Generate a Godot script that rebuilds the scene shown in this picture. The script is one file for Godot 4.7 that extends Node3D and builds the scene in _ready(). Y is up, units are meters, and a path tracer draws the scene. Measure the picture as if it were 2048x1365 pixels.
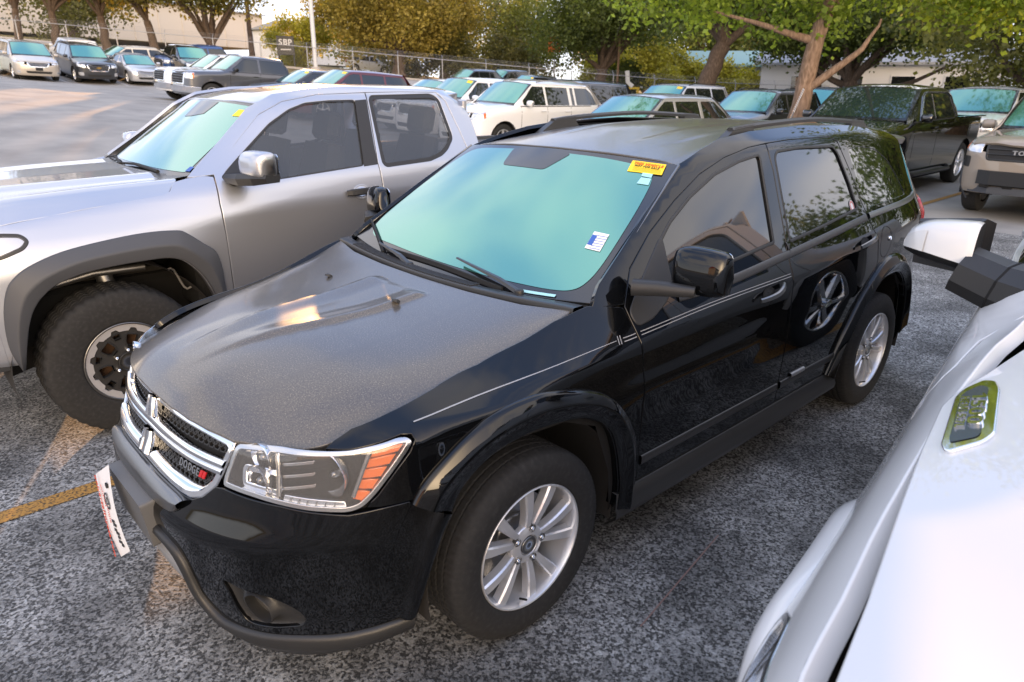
extends Node3D
# A used-car lot at sunrise: a black crossover in front, a silver pickup beside it, a white pickup at the right edge.
# Axes: the black car's front axle is at x = 0, its tail towards +x, its left side towards +z; y is up, metres.

func _ready() -> void:
	var cam := Camera3D.new()
	cam.name = "camera"
	cam.position = Vector3(-1.4438, 1.8459, 2.2991)
	cam.rotation = Vector3(-.3483, -.7516, .0084)
	cam.fov = 51.737
	cam.near = 0.05
	cam.far = 900.0
	var lens := CameraAttributesPhysical.new()
	lens.frustum_focal_length = 24.7
	lens.frustum_near = 0.05
	lens.frustum_far = 900.0
	lens.frustum_focus_distance = 2.9
	lens.exposure_aperture = 5.0
	cam.attributes = lens
	add_child(cam)
	cam.rotation = Vector3(-.3483, -.7516, .0084)
	var sun := DirectionalLight3D.new()
	sun.name = "sun"
	sun.light_color = Color(1.0, .74, .46)
	sun.light_energy = 1.5
	sun.light_angular_distance = 0.6
	sun.shadow_enabled = true
	add_child(sun)
	sun.look_at_from_position(Vector3.ZERO, -SUN)
	var env := Environment.new()
	env.background_mode = Environment.BG_SKY
	env.sky = Sky.new()
	env.sky.sky_material = sky_panorama()
	env.tonemap_mode = Environment.TONE_MAPPER_LINEAR
	env.tonemap_exposure = 2.0
	env.sdfgi_enabled = true
	env.ssao_enabled = true
	env.ssil_enabled = true
	var we := WorldEnvironment.new()
	we.name = "environment"
	we.environment = env
	add_child(we)
	materials()
	ground()
	hero()
	silver_pickup()
	white_pickup()
	lot_cars()
	trees()
	surroundings()

const SUN := Vector3(.455, .135, -.88)

func sky_panorama() -> PanoramaSkyMaterial:
	var w := 768
	var h := 384
	var im := Image.create(w, h, false, Image.FORMAT_RGBF)
	var n := FastNoiseLite.new()
	n.seed = 4; n.frequency = 1.6; n.fractal_octaves = 5
	var s := SUN.normalized()
	for j in h:
		var el := PI * (0.5 - (j + .5) / h)
		for i in w:
			var az := TAU * ((i + .5) / w)
			# Godot's panorama: u = 0.5 looks along -z ... direction of the pixel
			var d := Vector3(sin(az - PI) * cos(el), sin(el), -cos(az - PI) * cos(el))
			var c := Vector3(.24, .39, .74).lerp(Vector3(.90, .91, .92), pow(clampf(1.0 - d.y, 0, 1), 3.2))
			if d.y < 0.0: c = Vector3(.30, .29, .28)
			else:
				var q := d / (d.y + .22)
				var cl := smoothstep(.0, .5, n.get_noise_3d(q.x * .55, q.z * .55, 3.0) + .18)
				cl *= smoothstep(.0, .25, d.y)
				c = c.lerp(Vector3(1.05, .98, .94), cl * .75)
				var a := acos(clampf(d.dot(s), -1, 1))
				c += Vector3(1.0, .72, .42) * (5.0 * exp(-a * a / .06) + 4.0 * exp(-a / .34))
			c *= 1.0
			im.set_pixel(i, j, Color(c.x, c.y, c.z))
	var m := PanoramaSkyMaterial.new()
	m.panorama = ImageTexture.create_from_image(im)
	m.energy_multiplier = 1.0
	return m

# ---------------------------------------------------------------- materials
var M := {}
func mat(called: String, c: Color, rough := .5, metal := 0.0, coat := 0.0) -> StandardMaterial3D:
	var m := StandardMaterial3D.new()
	m.resource_name = called
	m.albedo_color = c.linear_to_srgb()
	m.roughness = rough
	m.metallic = metal
	if coat > 0.0:
		m.clearcoat_enabled = true; m.clearcoat = coat; m.clearcoat_roughness = .02
	M[called] = m
	return m
func paint(called: String, c: Color, flake := 0.0) -> StandardMaterial3D:
	return mat(called, c, .35 if flake > 0.0 else .5, flake, 1.0)
func noise(seed_: int, freq: float, oct := 4, size := 512, ramp := [], ty := FastNoiseLite.TYPE_SIMPLEX_SMOOTH) -> NoiseTexture2D:
	var f := FastNoiseLite.new()
	f.seed = seed_; f.frequency = freq; f.fractal_octaves = oct; f.noise_type = ty
	var t := NoiseTexture2D.new()
	t.noise = f; t.width = size; t.height = size; t.seamless = true
	if ramp.size():
		var g := Gradient.new()
		var off := PackedFloat32Array()
		var col := PackedColorArray()
		for r in ramp: off.append(r[0]); col.append(r[1])
		g.offsets = off; g.colors = col
		t.color_ramp = g
	return t
func grey(v: float) -> Color: return Color(v, v, v)

func materials() -> void:
	var bp := mat("black_paint", Color(.0025, .0028, .0034), .025, 0.0, .62)
	bp.metallic_specular = .26
	var sp := mat("silver_paint", Color(.44, .46, .50), .32, .72, 1.0)
	sp.clearcoat_roughness = .03
	mat("cladding", Color(.055, .058, .065), .55)
	mat("badge_dark", Color(.10, .115, .13), .2, .6)
	mat("pale_lens", Color(.62, .60, .56), .25, 0.0, .6)
	mat("rusty", Color(.11, .06, .035), .8, .2)
	mat("seat_cloth", grey(.03), .8)
	mat("black_trim", grey(.018), .45)
	mat("satin_trim", grey(.03), .32)
	mat("matte_black", grey(.012), .75)
	mat("void", grey(.004), .9)
	mat("chrome", grey(.82), .06, 1.0)
	mat("satin_chrome", grey(.55), .25, 1.0)
	mat("dark_chrome", grey(.22), .28, .9)
	mat("alloy", Color(.72, .73, .75), .30, .65)
	mat("steel", grey(.25), .4, .9)
	mat("grey_plastic", grey(.10), .5)
	mat("silver_plastic", grey(.38), .38, .5)
	mat("white_paint", Color(.62, .61, .59), .45, 0.0, 1.0)
	mat("red_lens", Color(.45, .008, .01), .15, 0.0, .8)
	mat("amber", Color(.62, .13, .012), .2, 0.0, .6)
	mat("reflector", Color(.75, .76, .78), .12, .9)
	mat("lamp_bowl", Color(.85, .86, .87), .28, .2)
	mat("pale_tag", Color(.33, .62, .66), .4)
	mat("yellow_card", Color(.95, .62, .01), .5)
	mat("print_red", Color(.55, .05, .01), .6)
	mat("paper", grey(.75), .6)
	mat("print_black", grey(.02), .6)
	mat("sticker_blue", Color(.03, .10, .38), .5)
	mat("pinstripe", grey(.32), .35, .3)
	# windscreens carry a green heat-reflecting coat
	mat("screen_glass", Color(.12, .36, .29), .11, .75, 1.0)
	mat("frit", Color(.012, .013, .015), .12, 0.0, .6)
	mat("tint_glass", Color(.012, .014, .015), .03, .35, 1.0)
	var cl := mat("clear_glass", Color(1, 1, 1, .06), .0)
	cl.transparency = BaseMaterial3D.TRANSPARENCY_ALPHA
	var tg := mat("tinted_window", Color(.08, .09, .10, .55), .0)
	tg.transparency = BaseMaterial3D.TRANSPARENCY_ALPHA
	# dust and dew on the panels that face up
	var du := mat("dusty_black", Color(1, 1, 1), .36, 0.0, .7)
	du.clearcoat_roughness = .12
	du.albedo_texture = noise(11, .12, 3, 1024, [[0.0, grey(.23)], [.45, Color(.29, .275, .255)], [.64, Color(.35, .33, .30)], [.78, Color(.46, .43, .38)], [.92, Color(.66, .62, .55)], [1.0, Color(.82, .78, .71)]])
	du.uv1_triplanar = true; du.uv1_scale = Vector3.ONE * 1.4
	var ru := mat("tyre", Color(1, 1, 1), .82)
	ru.albedo_texture = noise(12, .05, 4, 256, [[0.0, grey(.10)], [.6, grey(.135)], [1.0, grey(.19)]])
	ru.uv1_triplanar = true; ru.uv1_scale = Vector3.ONE * 3.0
	var li := mat("wheel_liner", Color(.02, .018, .016), .9)
	li.uv1_triplanar = true

# ---------------------------------------------------------------- ground
const FENCE_A := Vector2(-.9, -64.4)                     # the long fence, left end and right end
const FENCE_B := Vector2(56.0, -21.5)
func land_sheet(mb: MB, lift: float, keep: Callable, x0: float, x1: float, z0: float, z1: float, step: float) -> void:
	var nx := int((x1 - x0) / step)
	var nz := int((z1 - z0) / step)
	var ids := {}
	var vid := func(i: int, j: int) -> int:
		var k := i * 10000 + j
		if ids.has(k): return ids[k]
		var x := x0 + i * step
		var z := z0 + j * step
		var n := Vector3(land(x - .5, z) - land(x + .5, z), 1.0, land(x, z - .5) - land(x, z + .5)).normalized()
		ids[k] = mb.add(Vector3(x, land(x, z) + lift, z), n, Vector2(x, z))
		return ids[k]
	for i in nx:
		for j in nz:
			if not keep.call(x0 + (i + .5) * step, z0 + (j + .5) * step): continue
			mb.quad(vid.call(i, j), vid.call(i + 1, j), vid.call(i + 1, j + 1), vid.call(i, j + 1))
func beyond(x: float, z: float) -> float:                # metres past the fence line
	var d := (FENCE_B - FENCE_A).normalized()
	return (Vector2(x, z) - FENCE_A).dot(Vector2(d.y, -d.x))

func asphalt_image() -> Array:
	var n := 1024
	var cell := FastNoiseLite.new()
	cell.seed = 5; cell.noise_type = FastNoiseLite.TYPE_CELLULAR
	cell.cellular_return_type = FastNoiseLite.RETURN_CELL_VALUE
	cell.frequency = .24; cell.cellular_jitter = 1.0
	cell.domain_warp_enabled = true; cell.domain_warp_amplitude = 3.0; cell.domain_warp_frequency = .12
	var a := cell.get_seamless_image(n, n, false, false, .08)
	cell.seed = 9; cell.frequency = .33
	var b := cell.get_seamless_image(n, n, false, false, .08)
	cell.seed = 21; cell.frequency = .11; cell.cellular_return_type = FastNoiseLite.RETURN_DISTANCE2_SUB
	var soft := FastNoiseLite.new()
	soft.seed = 3; soft.frequency = .012; soft.fractal_octaves = 4
	var s := soft.get_seamless_image(n, n, false, false, .15)
	var col := Image.create(n, n, false, Image.FORMAT_RGB8)
	var hgt := Image.create(n, n, false, Image.FORMAT_L8)
	for j in n:
		for i in n:
			var p := a.get_pixel(i, j).r
			var q := b.get_pixel(i, j).r
			var r := s.get_pixel(i, j).r
			var v := .17
			var tint := 0.0
			if p > .55: v = lerpf(.54, .78, (p - .55) / .45); tint = q - .5
			elif p > .40: v = lerpf(.38, .58, q)
			else: v = lerpf(.20, .42, q * q)
			v *= lerpf(.84, 1.12, r)
			col.set_pixel(i, j, Color(v * (1.0 + .05 * tint), v, v * (.985 - .06 * tint)))
			hgt.set_pixel(i, j, grey(clampf(.3 + .5 * float(p > .4) * p + .2 * q, 0, 1)))
	return [ImageTexture.create_from_image(col), ImageTexture.create_from_image(hgt)]

func ground() -> void:
	var tex := asphalt_image()
	var m := mat("asphalt", Color(1, 1, 1), .86)
	m.albedo_texture = tex[0]
	m.uv1_scale = Vector3(.42, .42, 1)
	m.heightmap_enabled = true; m.heightmap_texture = tex[1]; m.heightmap_scale = .35
	m.detail_enabled = true
	m.detail_blend_mode = BaseMaterial3D.BLEND_MODE_MUL
	m.detail_albedo = noise(31, .006, 5, 512, [[.0, grey(.70)], [.35, grey(.86)], [.6, grey(1.0)], [1.0, grey(1.0)]])
	m.detail_uv_layer = BaseMaterial3D.DETAIL_UV_1
	var far := mat("worn_asphalt", Color(1, 1, 1), .9)
	far.albedo_texture = noise(33, .02, 6, 512, [[.0, Color(.49, .48, .465)], [.5, Color(.56, .55, .53)], [1.0, Color(.62, .605, .58)]])
	far.uv1_scale = Vector3(.06, .06, 1)
	var gm := mat("dry_grass", Color(1, 1, 1), .95)
	gm.albedo_texture = noise(35, .06, 6, 512, [[.0, Color(.30, .29, .13)], [.4, Color(.47, .40, .19)], [.7, Color(.56, .47, .24)], [1.0, Color(.40, .41, .18)]])
	gm.uv1_scale = Vector3(.12, .12, 1)
	var sheet := MB.new()
	land_sheet(sheet, -.06, func(x, z): return true, -200.0, 400.0, -400.0, 200.0, 6.0)
	structure("terrain", sheet, gm)
	var near := MB.new()
	land_sheet(near, .0, func(x, z): return Vector2(x - .5, z + 1.0).length() < 9.5, -12, 12, -14, 12, .5)
	structure("asphalt_near", near, m)
	var lot := MB.new()
	land_sheet(lot, -.004, func(x, z): return beyond(x, z) < -.6 and not Vector2(x - .5, z + 1.0).length() < 8.9, -60, 80, -80, 40, 1.0)
	structure("asphalt_lot", lot, far)
	lines()

func stripe(called: String, label: String, group: String, a: Vector2, b: Vector2, w: float, material: Material) -> void:
	var mb := MB.new()
	var d := (b - a).normalized()
	var nrm := Vector2(-d.y, d.x) * w * .5
	var n := maxi(2, int(a.distance_to(b) / .6))
	var rows := []
	for i in n + 1:
		var p := a.lerp(b, float(i) / n)
		var row := []
		for s in [-1.0, 1.0]:
			var q: Vector2 = p + nrm * s
			row.append(Vector3(q.x, land(q.x, q.y) + .005, q.y))
		rows.append(row)
	surf_rows(mb, rows)
	for i in mb.uv.size(): mb.uv[i] = Vector2(mb.v[i].x, mb.v[i].z)
	var o := put(called, mb, material)
	tag(o, label, "parking line", group)
	o.set_meta("kind", "structure")
func lines() -> void:
	var yl := mat("yellow_line", Color(1, 1, 1), .85)
	yl.albedo_texture = noise(41, .09, 4, 512, [[.0, Color(.22, .19, .15)], [.34, Color(.36, .29, .20)], [.42, Color(.62, .46, .22)], [1.0, Color(.72, .56, .30)]])
	yl.uv1_scale = Vector3(1.2, 1.2, 1)
	var wl := mat("white_line", grey(.5), .85)
	var tilt := -.10
	stripe("yellow_line", "worn yellow parking line between the silver pickup and the black crossover", "", Vector2(-2.2, -1.22), Vector2(4.2, -1.30), .105, yl)
	stripe("yellow_line", "yellow parking line between the black crossover and the white pickup", "", Vector2(-.2, 1.92), Vector2(4.6, 1.52), .105, yl)
	for k in 8:
		var z := -1.75 - 2.95 * k
		stripe("yellow_line", "yellow parking line in the row behind the aisle", "lines of the row behind the aisle", Vector2(9.6, z), Vector2(14.8, z), .105, yl)
	for k in 5:
		var x := 2.6 + 2.62 * k
		stripe("white_line", "white parking line between cars of the left row", "lines of the left row", Vector2(x - .0, -40.0), Vector2(x, -45.0), .11, wl)
	var red := mat("red_mark", Color(.24, .15, .13), .9)
	stripe("red_mark", "faint red chalk mark on the asphalt beside the front wheel", "", Vector2(.30, 1.13), Vector2(1.0, 1.02), .006, red)

# ---------------------------------------------------------------- black crossover: its surfaces
var hs: Shell
var hh: Field
var hr: Field
func hero_surfaces() -> void:
	var plan := [Vector2(-1.0, 0), Vector2(-.99, .2), Vector2(-.955, .38), Vector2(-.88, .56), Vector2(-.765, .70), Vector2(-.6, .81), Vector2(-.42, .865), Vector2(-.2, .893), Vector2(.1, .905), Vector2(.6, .912), Vector2(1.5, .916), Vector2(2.5, .912), Vector2(3.0, .90), Vector2(3.3, .875), Vector2(3.55, .825), Vector2(3.72, .73), Vector2(3.82, .58), Vector2(3.87, .35), Vector2(3.885, 0)]
	var rows := [
		[Vector2(-1.0, 0), [.17, .16, .24, .07, .36, .035, .590, .010, .665, .048, .76, .092, .90, .125, .97, .16, 1.10, .40, 1.3, .8]],
		[Vector2(-.93, .45), [.17, .14, .22, .05, .36, .024, .605, .0, .675, .034, .755, .066, .875, .115, .95, .19, 1.05, .40, 1.3, .8]],
		[Vector2(-.6, .80), [.17, .10, .21, .04, .36, .014, .64, .0, .69, .004, .74, .010, .91, .02, .985, .15, 1.05, .35, 1.3, .8]],
		[-.2, [.20, .08, .25, .04, .34, .02, .5, .015, .65, .005, .80, .0, .945, .005, 1.0, .16, 1.06, .35, 1.2, .6]],
		[.25, [.20, .08, .25, .04, .34, .02, .5, .015, .65, .005, .80, .0, .968, .005, 1.12, .11, 1.16, .14, 1.3, .3]],
		[.6, [.20, .08, .25, .04, .34, .02, .5, .015, .65, .005, .80, .0, .983, .005, 1.075, .05, 1.33, .19, 1.45, .27]],
		[1.02, [.20, .08, .25, .04, .34, .02, .5, .015, .65, .005, .80, .0, 1.0, .004, 1.095, .047, 1.56, .262, 1.66, .37]],
		[1.6, [.20, .08, .25, .04, .34, .02, .5, .015, .65, .005, .80, .0, 1.03, .004, 1.125, .047, 1.615, .25, 1.70, .37]],
		[2.4, [.20, .08, .25, .04, .34, .02, .5, .015, .65, .005, .82, .0, 1.075, .006, 1.165, .05, 1.615, .245, 1.70, .37]],
		[3.0, [.20, .08, .25, .04, .34, .02, .5, .012, .65, .005, .84, .0, 1.11, .01, 1.20, .05, 1.585, .23, 1.68, .36]],
		[3.5, [.24, .08, .30, .02, .36, .0, .5, .0, .65, .005, .86, .01, 1.13, .02, 1.22, .07, 1.55, .22, 1.63, .34]],
		[Vector2(3.78, .65), [.24, .10, .30, .03, .4, .0, .55, .0, .7, .02, .88, .04, 1.1, .05, 1.2, .1, 1.50, .33, 1.6, .45]],
		[Vector2(3.885, 0), [.24, .10, .30, .03, .4, .0, .55, .0, .7, .02, .88, .04, 1.1, .06, 1.2, .1, 1.52, .38, 1.62, .5]]]
	hs = Shell.new(plan, rows, 1.75, .07, .009, .11)
	hs.extra = func(x: float, y: float) -> float:         # the low crease pressed into the front door
		if x < -.1 or x > 1.6 or absf(y - .835) > .2: return 0.0
		var t := (y - (.822 + .02 * x)) / .03
		var k := smoothstep(.3, .55, x) * (1.0 - smoothstep(1.25, 1.5, x))
		return .008 * k * (exp(-t * t) if t > 0.0 else exp(-t * t * .12) * 1.0)
	# hood: x rows, |z| and height; the shut line runs about (.25,.78,1.138) to (-.64,.66,.88)
	hh = Field.new([
		[-.98, [0, .80, .2, .79, .4, .74, .55, .66, .68, .6, .85, .5]],
		[-.90, [0, .905, .2, .895, .4, .85, .55, .78, .68, .72, .85, .6]],
		[-.86, [0, .955, .2, .945, .4, .885, .55, .83, .68, .78, .85, .66]],
		[-.82, [0, .985, .2, .972, .4, .918, .55, .862, .68, .82, .85, .72]],
		[-.76, [0, 1.008, .2, .998, .4, .952, .55, .897, .68, .848, .85, .76]],
		[-.64, [0, 1.037, .2, 1.028, .4, .992, .55, .948, .68, .885, .85, .80]],
		[-.45, [0, 1.056, .2, 1.05, .4, 1.03, .58, .998, .71, .953, .85, .87]],
		[-.15, [0, 1.064, .2, 1.061, .4, 1.054, .60, 1.040, .74, 1.012, .85, .95]],
		[.1, [0, 1.094, .2, 1.093, .4, 1.092, .62, 1.088, .755, 1.073, .85, 1.02]],
		[.3, [0, 1.118, .2, 1.120, .4, 1.125, .62, 1.134, .79, 1.143, .9, 1.12]]], .9, .04, .045)
	var spear := Tab.new([Vector2(-.98, .055), Vector2(-.7, .085), Vector2(-.5, .116), Vector2(-.33, .152), Vector2(-.1, .168), Vector2(.1, .178), Vector2(.3, .182)], .05)
	hh.extra = func(x: float, z: float) -> float:         # two raised spears along the hood and the outer swell
		var q := absf(z)
		var k := smoothstep(-.80, -.45, x) * (1.0 - smoothstep(.05, .10, x))
		var c: float = spear.at(x)
		var t := (q - c) / .012
		return .017 * k * smoothstep(1.0, -1.0, t) * (1.0 - smoothstep(.0, 1.2, (c - q) / .10) * .75)
	hr = Field.new([
		[.9, [0, 1.578, .3, 1.572, .6, 1.55, .72, 1.50]],
		[1.05, [0, 1.603, .3, 1.596, .6, 1.568, .72, 1.51]],
		[1.6, [0, 1.668, .3, 1.660, .6, 1.625, .72, 1.54]],
		[2.3, [0, 1.682, .3, 1.674, .6, 1.635, .72, 1.55]],
		[3.0, [0, 1.655, .3, 1.648, .6, 1.612, .72, 1.53]],
		[3.7, [0, 1.59, .3, 1.585, .6, 1.555, .72, 1.47]]], .75, .1, .05)
	hr.extra = func(x: float, z: float) -> float:         # pressed ribs
		var q := absf(z)
		var k := smoothstep(1.15, 1.35, x) * (1.0 - smoothstep(3.2, 3.5, x))
		return -.004 * k * (exp(-pow((q - .24) / .012, 2)) + exp(-pow((q - .42) / .012, 2)))
func hero_shield(z: float, t: float) -> Vector3:          # windscreen: z in units of the edge half width, t up the glass
	var b := Vector3(.25 + .09 * z * z, 1.085 + .04 * z * z, .785 * z)
	var a := Vector3(.95 + .066 * z * z, 1.587 - .027 * z * z, .645 * z)
	var p := b.lerp(a, t)
	p.y += .035 * t * (1.0 - t) * 4.0 * (1.0 - z * z * .6) * .5
	return p

# ---------------------------------------------------------------- wheels (shared by the cars that show them large)
# local axes: the wheel's axis is z, its face towards +z at z = 0
func tyre_mesh(r: float, rim: float, w: float, blocks := 72, groove := .007, lug := .004, shoulder := .0) -> MB:
	var mb := MB.new()
	var prof := [Vector2(rim - .004, -.012), Vector2(rim + .004, .000), Vector2(rim + .018, .007), Vector2(lerpf(rim, r, .45), .012 + shoulder * .5), Vector2(lerpf(rim, r, .70), .009 + shoulder), Vector2(r - .022, .0 + shoulder), Vector2(r - .012, -.006), Vector2(r - .008, -.010)]
	var tw := w - .02
	prof.append(Vector2(r - .004, -.018)); prof.append(Vector2(r - .0015, -.030))
	var zs := [-.052, -.085, -.118, -.151]
	for z in zs:
		var zz: float = z / .2 * tw
		prof.append_array([Vector2(r, zz + .006), Vector2(r, zz + .006), Vector2(r - groove, zz + .0045), Vector2(r - groove, zz + .0045), Vector2(r - groove, zz - .0045), Vector2(r - groove, zz - .0045), Vector2(r, zz - .006), Vector2(r, zz - .006)])
	prof.append_array([Vector2(r - .0015, -w + .03), Vector2(r - .012, -w + .008), Vector2(r - .022, -w), Vector2(lerpf(rim, r, .5), -w - .010), Vector2(rim + .01, -w - .004), Vector2(rim - .004, -w + .012)])
	var n := blocks * 3
	var rows := []
	for i in n:
		var a := TAU * i / n
		var row := []
		for q in prof.size():
			var p: Vector2 = prof[q]
			if i % 3 == 0 and p.x > r - .013 and (p.x > r - .003): p.x -= lug
			if i % 3 == 0 and q >= 6 and q <= 8: p.x -= lug * .6
			row.append(Vector3(cos(a) * p.x, sin(a) * p.x, p.y))
		rows.append(row)
	surf_rows(mb, rows, false, true)
	return mb

func wheel_hero(parent: Node3D, at: Vector3, side: float, turn := .12) -> Node3D:
	var w := Node3D.new()
	w.name = "wheel"
	parent.add_child(w, true)
	w.position = at
	w.transform.basis = Basis(Vector3(side, 0, 0), Vector3.UP, Vector3(0, 0, side))
	var t := tyre_mesh(.352, .232, .222, 90, .008, .0035)
	put("tyre", t, M.tyre, w)
	var rim := MB.new()
	lathe(rim, [Vector2(.233, -.006), Vector2(.2335, .0), Vector2(.231, .003), Vector2(.228, .003), Vector2(.2255, .000), Vector2(.2255, .000), Vector2(.221, -.010), Vector2(.217, -.030), Vector2(.213, -.07), Vector2(.200, -.10), Vector2(.196, -.19), Vector2(.21, -.20)], 72)
	put("rim", rim, M.alloy, w)
	var sp := MB.new()
	for k in 5:
		for s in [-1.0, 1.0]:
			var c: float = deg_to_rad(3.0 + 72.0 * k)
			var pts := []
			var ups := []
			var sc := []
			for i in 9:
				var q := i / 8.0
				var r := lerpf(.040, .224, q)
				var a: float = c + s * deg_to_rad(lerpf(13.0, 15.6, smoothstep(.1, 1.0, q)))
				var z := -.030 + .020 * sin(q * PI * .62) - .004 * q
				pts.append(Vector3(cos(a) * r, sin(a) * r, z)); ups.append(Vector3(0, 0, 1))
				sc.append(Vector2(lerpf(.75, 1.25, smoothstep(.1, 1.0, q)), 1.0))
			sweep(sp, pts, [Vector2(-.0125, 0), Vector2(.0125, 0), Vector2(.0165, -.007), Vector2(.0185, -.034), Vector2(-.0185, -.034), Vector2(-.0165, -.007)], ups, sc)
	put("spokes", sp, M.alloy, w)
	var hub := MB.new()
	lathe(hub, [Vector2(.074, -.05), Vector2(.074, -.034), Vector2(.070, -.026), Vector2(.048, -.020), Vector2(.040, -.019), Vector2(.040, -.019), Vector2(.036, -.026), Vector2(.036, -.026), Vector2(.001, -.026)], 40)
	put("hub", hub, M.alloy, w)
	var cap := MB.new()
	lathe(cap, [Vector2(.034, -.028), Vector2(.034, -.020), Vector2(.032, -.017), Vector2(.030, -.017), Vector2(.029, -.019), Vector2(.0, -.018)], 32)
	put("centre_cap", cap, M.dark_chrome, w)
	for k in 5:
		var a := deg_to_rad(3.0 + 72.0 * k)
		var lug := MB.new()
		var hole := MB.new()
		lathe(hole, [Vector2(.0145, -.0185), Vector2(.0140, -.0200), Vector2(.0125, -.035), Vector2(.0, -.035)], 16, 0, TAU, Transform3D(Basis.IDENTITY, Vector3(cos(a) * .0635, sin(a) * .0635, .0005)))
		put("lug_seat", hole, M.dark_chrome, w)
		lathe(lug, [Vector2(.0095, -.035), Vector2(.0095, -.022), Vector2(.0075, -.017), Vector2(.0, -.0165)], 6, 0, TAU, Transform3D(Basis.IDENTITY, Vector3(cos(a) * .0635, sin(a) * .0635, .002)))
		put("lug_nut", lug, M.chrome, w)
	var disc := MB.new()
	lathe(disc, [Vector2(.168, -.115), Vector2(.168, -.100), Vector2(.168, -.100), Vector2(.09, -.100), Vector2(.09, -.100), Vector2(.085, -.08), Vector2(.0, -.08)], 48)
	put("brake_disc", disc, M.steel, w)
	var cal := MB.new()
	lathe(cal, [Vector2(.178, -.14), Vector2(.178, -.086), Vector2(.172, -.080), Vector2(.125, -.080), Vector2(.12, -.086)], 10, deg_to_rad(150), deg_to_rad(212))
	put("brake_caliper", cal, M.steel, w)
	var back := MB.new()
	lathe(back, [Vector2(.198, -.16), Vector2(.0, -.16)], 32)
	put("backing_plate", back, M.void, w)
	var vs := MB.new()
	tube(vs, [Vector3(-.04, -.205, -.02), Vector3(-.037, -.192, .012)], .004, 6)
	put("valve_stem", vs, M.matte_black, w)
	return w

# half tunnel over a wheel; f gives the body side at (s, y)
func liner(parent: Node3D, x: float, y: float, r: float, z_in: float, z_out: float, side: float, material: Material) -> void:
	var mb := MB.new()
	var rows := []
	for i in 25:
		var a := lerpf(-.25, PI + .25, i / 24.0)
		var row := []
		for z in [z_out, z_in]: row.append(Vector3(x + cos(a) * r, y + sin(a) * r, z * side))
		row.append(Vector3(x + cos(a) * r, y + sin(a) * r, z_in * side))
		row.append(Vector3(x, y, z_in * side))
		rows.append(row)
	surf_rows(mb, rows)
	put("wheel_liner", mb, material, parent)

func mir(p: PackedVector2Array) -> PackedVector2Array:
	var o := PackedVector2Array()
	for q in p: o.append(Vector2(-q.x, q.y))
	return o
func both(p: PackedVector2Array) -> PackedVector2Array:  # a half outline from the centre line, made whole
	var o := p.duplicate()
	for i in range(p.size() - 1, -1, -1):
		if absf(p[i].x) > 1e-4: o.append(Vector2(-p[i].x, p[i].y))
	return o
func off(f: Callable, d: float, sgn := 1.0) -> Callable:  # the surface moved d along its normal
	return func(u, v): return f.call(u, v) + normal_at(f, u, v, .008, sgn) * d

func seam_panel(called: String, f: Callable, poly: PackedVector2Array, material: Material, parent: Node, cell := .045, sgn := 1.0, holes := [], er := .004, depth := .018) -> MeshInstance3D:
	var mb := MB.new()
	panel(mb, f, poly, cell, cell, sgn, holes, er, depth)
	return put(called, mb, material, parent)
func trim_band(mb: MB, f: Callable, line: PackedVector2Array, w0: float, w1: float, lift: float, sgn := 1.0, round_ := true) -> void:
	# a raised strip along a line on f, from w0 to w1 across
	var A := PackedVector2Array()
	var B := PackedVector2Array()
	var k := line.size()
	for i in k:
		var t := (line[mini(i + 1, k - 1)] - line[maxi(i - 1, 0)]).normalized()
		var n := Vector2(-t.y, t.x)
		A.append(line[i] + n * w0); B.append(line[i] + n * w1)
	var pr := [Vector2(0, -.002), Vector2(0, lift * .6), Vector2(.15, lift), Vector2(.5, lift * 1.15), Vector2(.85, lift), Vector2(1, lift * .6), Vector2(1, -.002)] if round_ else [Vector2(0, lift), Vector2(1, lift)]
	band2(mb, f, A, B, pr, sgn)

func text_mesh(s: String, size: float, depth: float, font := "Droid Sans", bold := true) -> TextMesh:
	var t := TextMesh.new()
	var f := SystemFont.new()
	f.font_names = PackedStringArray([font])
	if bold: f.font_weight = 700
	t.font = f
	t.text = s
	t.font_size = 32
	t.pixel_size = size / 32.0
	t.depth = depth
	return t
func lettering(called: String, s: String, size: float, depth: float, xf: Transform3D, material: Material, parent: Node, font := "Droid Sans", bold := true) -> MeshInstance3D:
	var o := put(called, text_mesh(s, size, depth, font, bold), material, parent)
	o.transform = xf
	return o
func frame_on(f: Callable, u: float, v: float, sgn: float, lift: float, along := Vector2(1, 0)) -> Transform3D:
	# x along the given direction of the surface, z outward
	var p: Vector3 = f.call(u, v)
	var n := normal_at(f, u, v, .008, sgn)
	var x: Vector3 = (f.call(u + along.x * .01, v + along.y * .01) - p).normalized()
	x = (x - n * x.dot(n)).normalized()
	return Transform3D(Basis(x, n.cross(x), n), p + n * lift)

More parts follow.
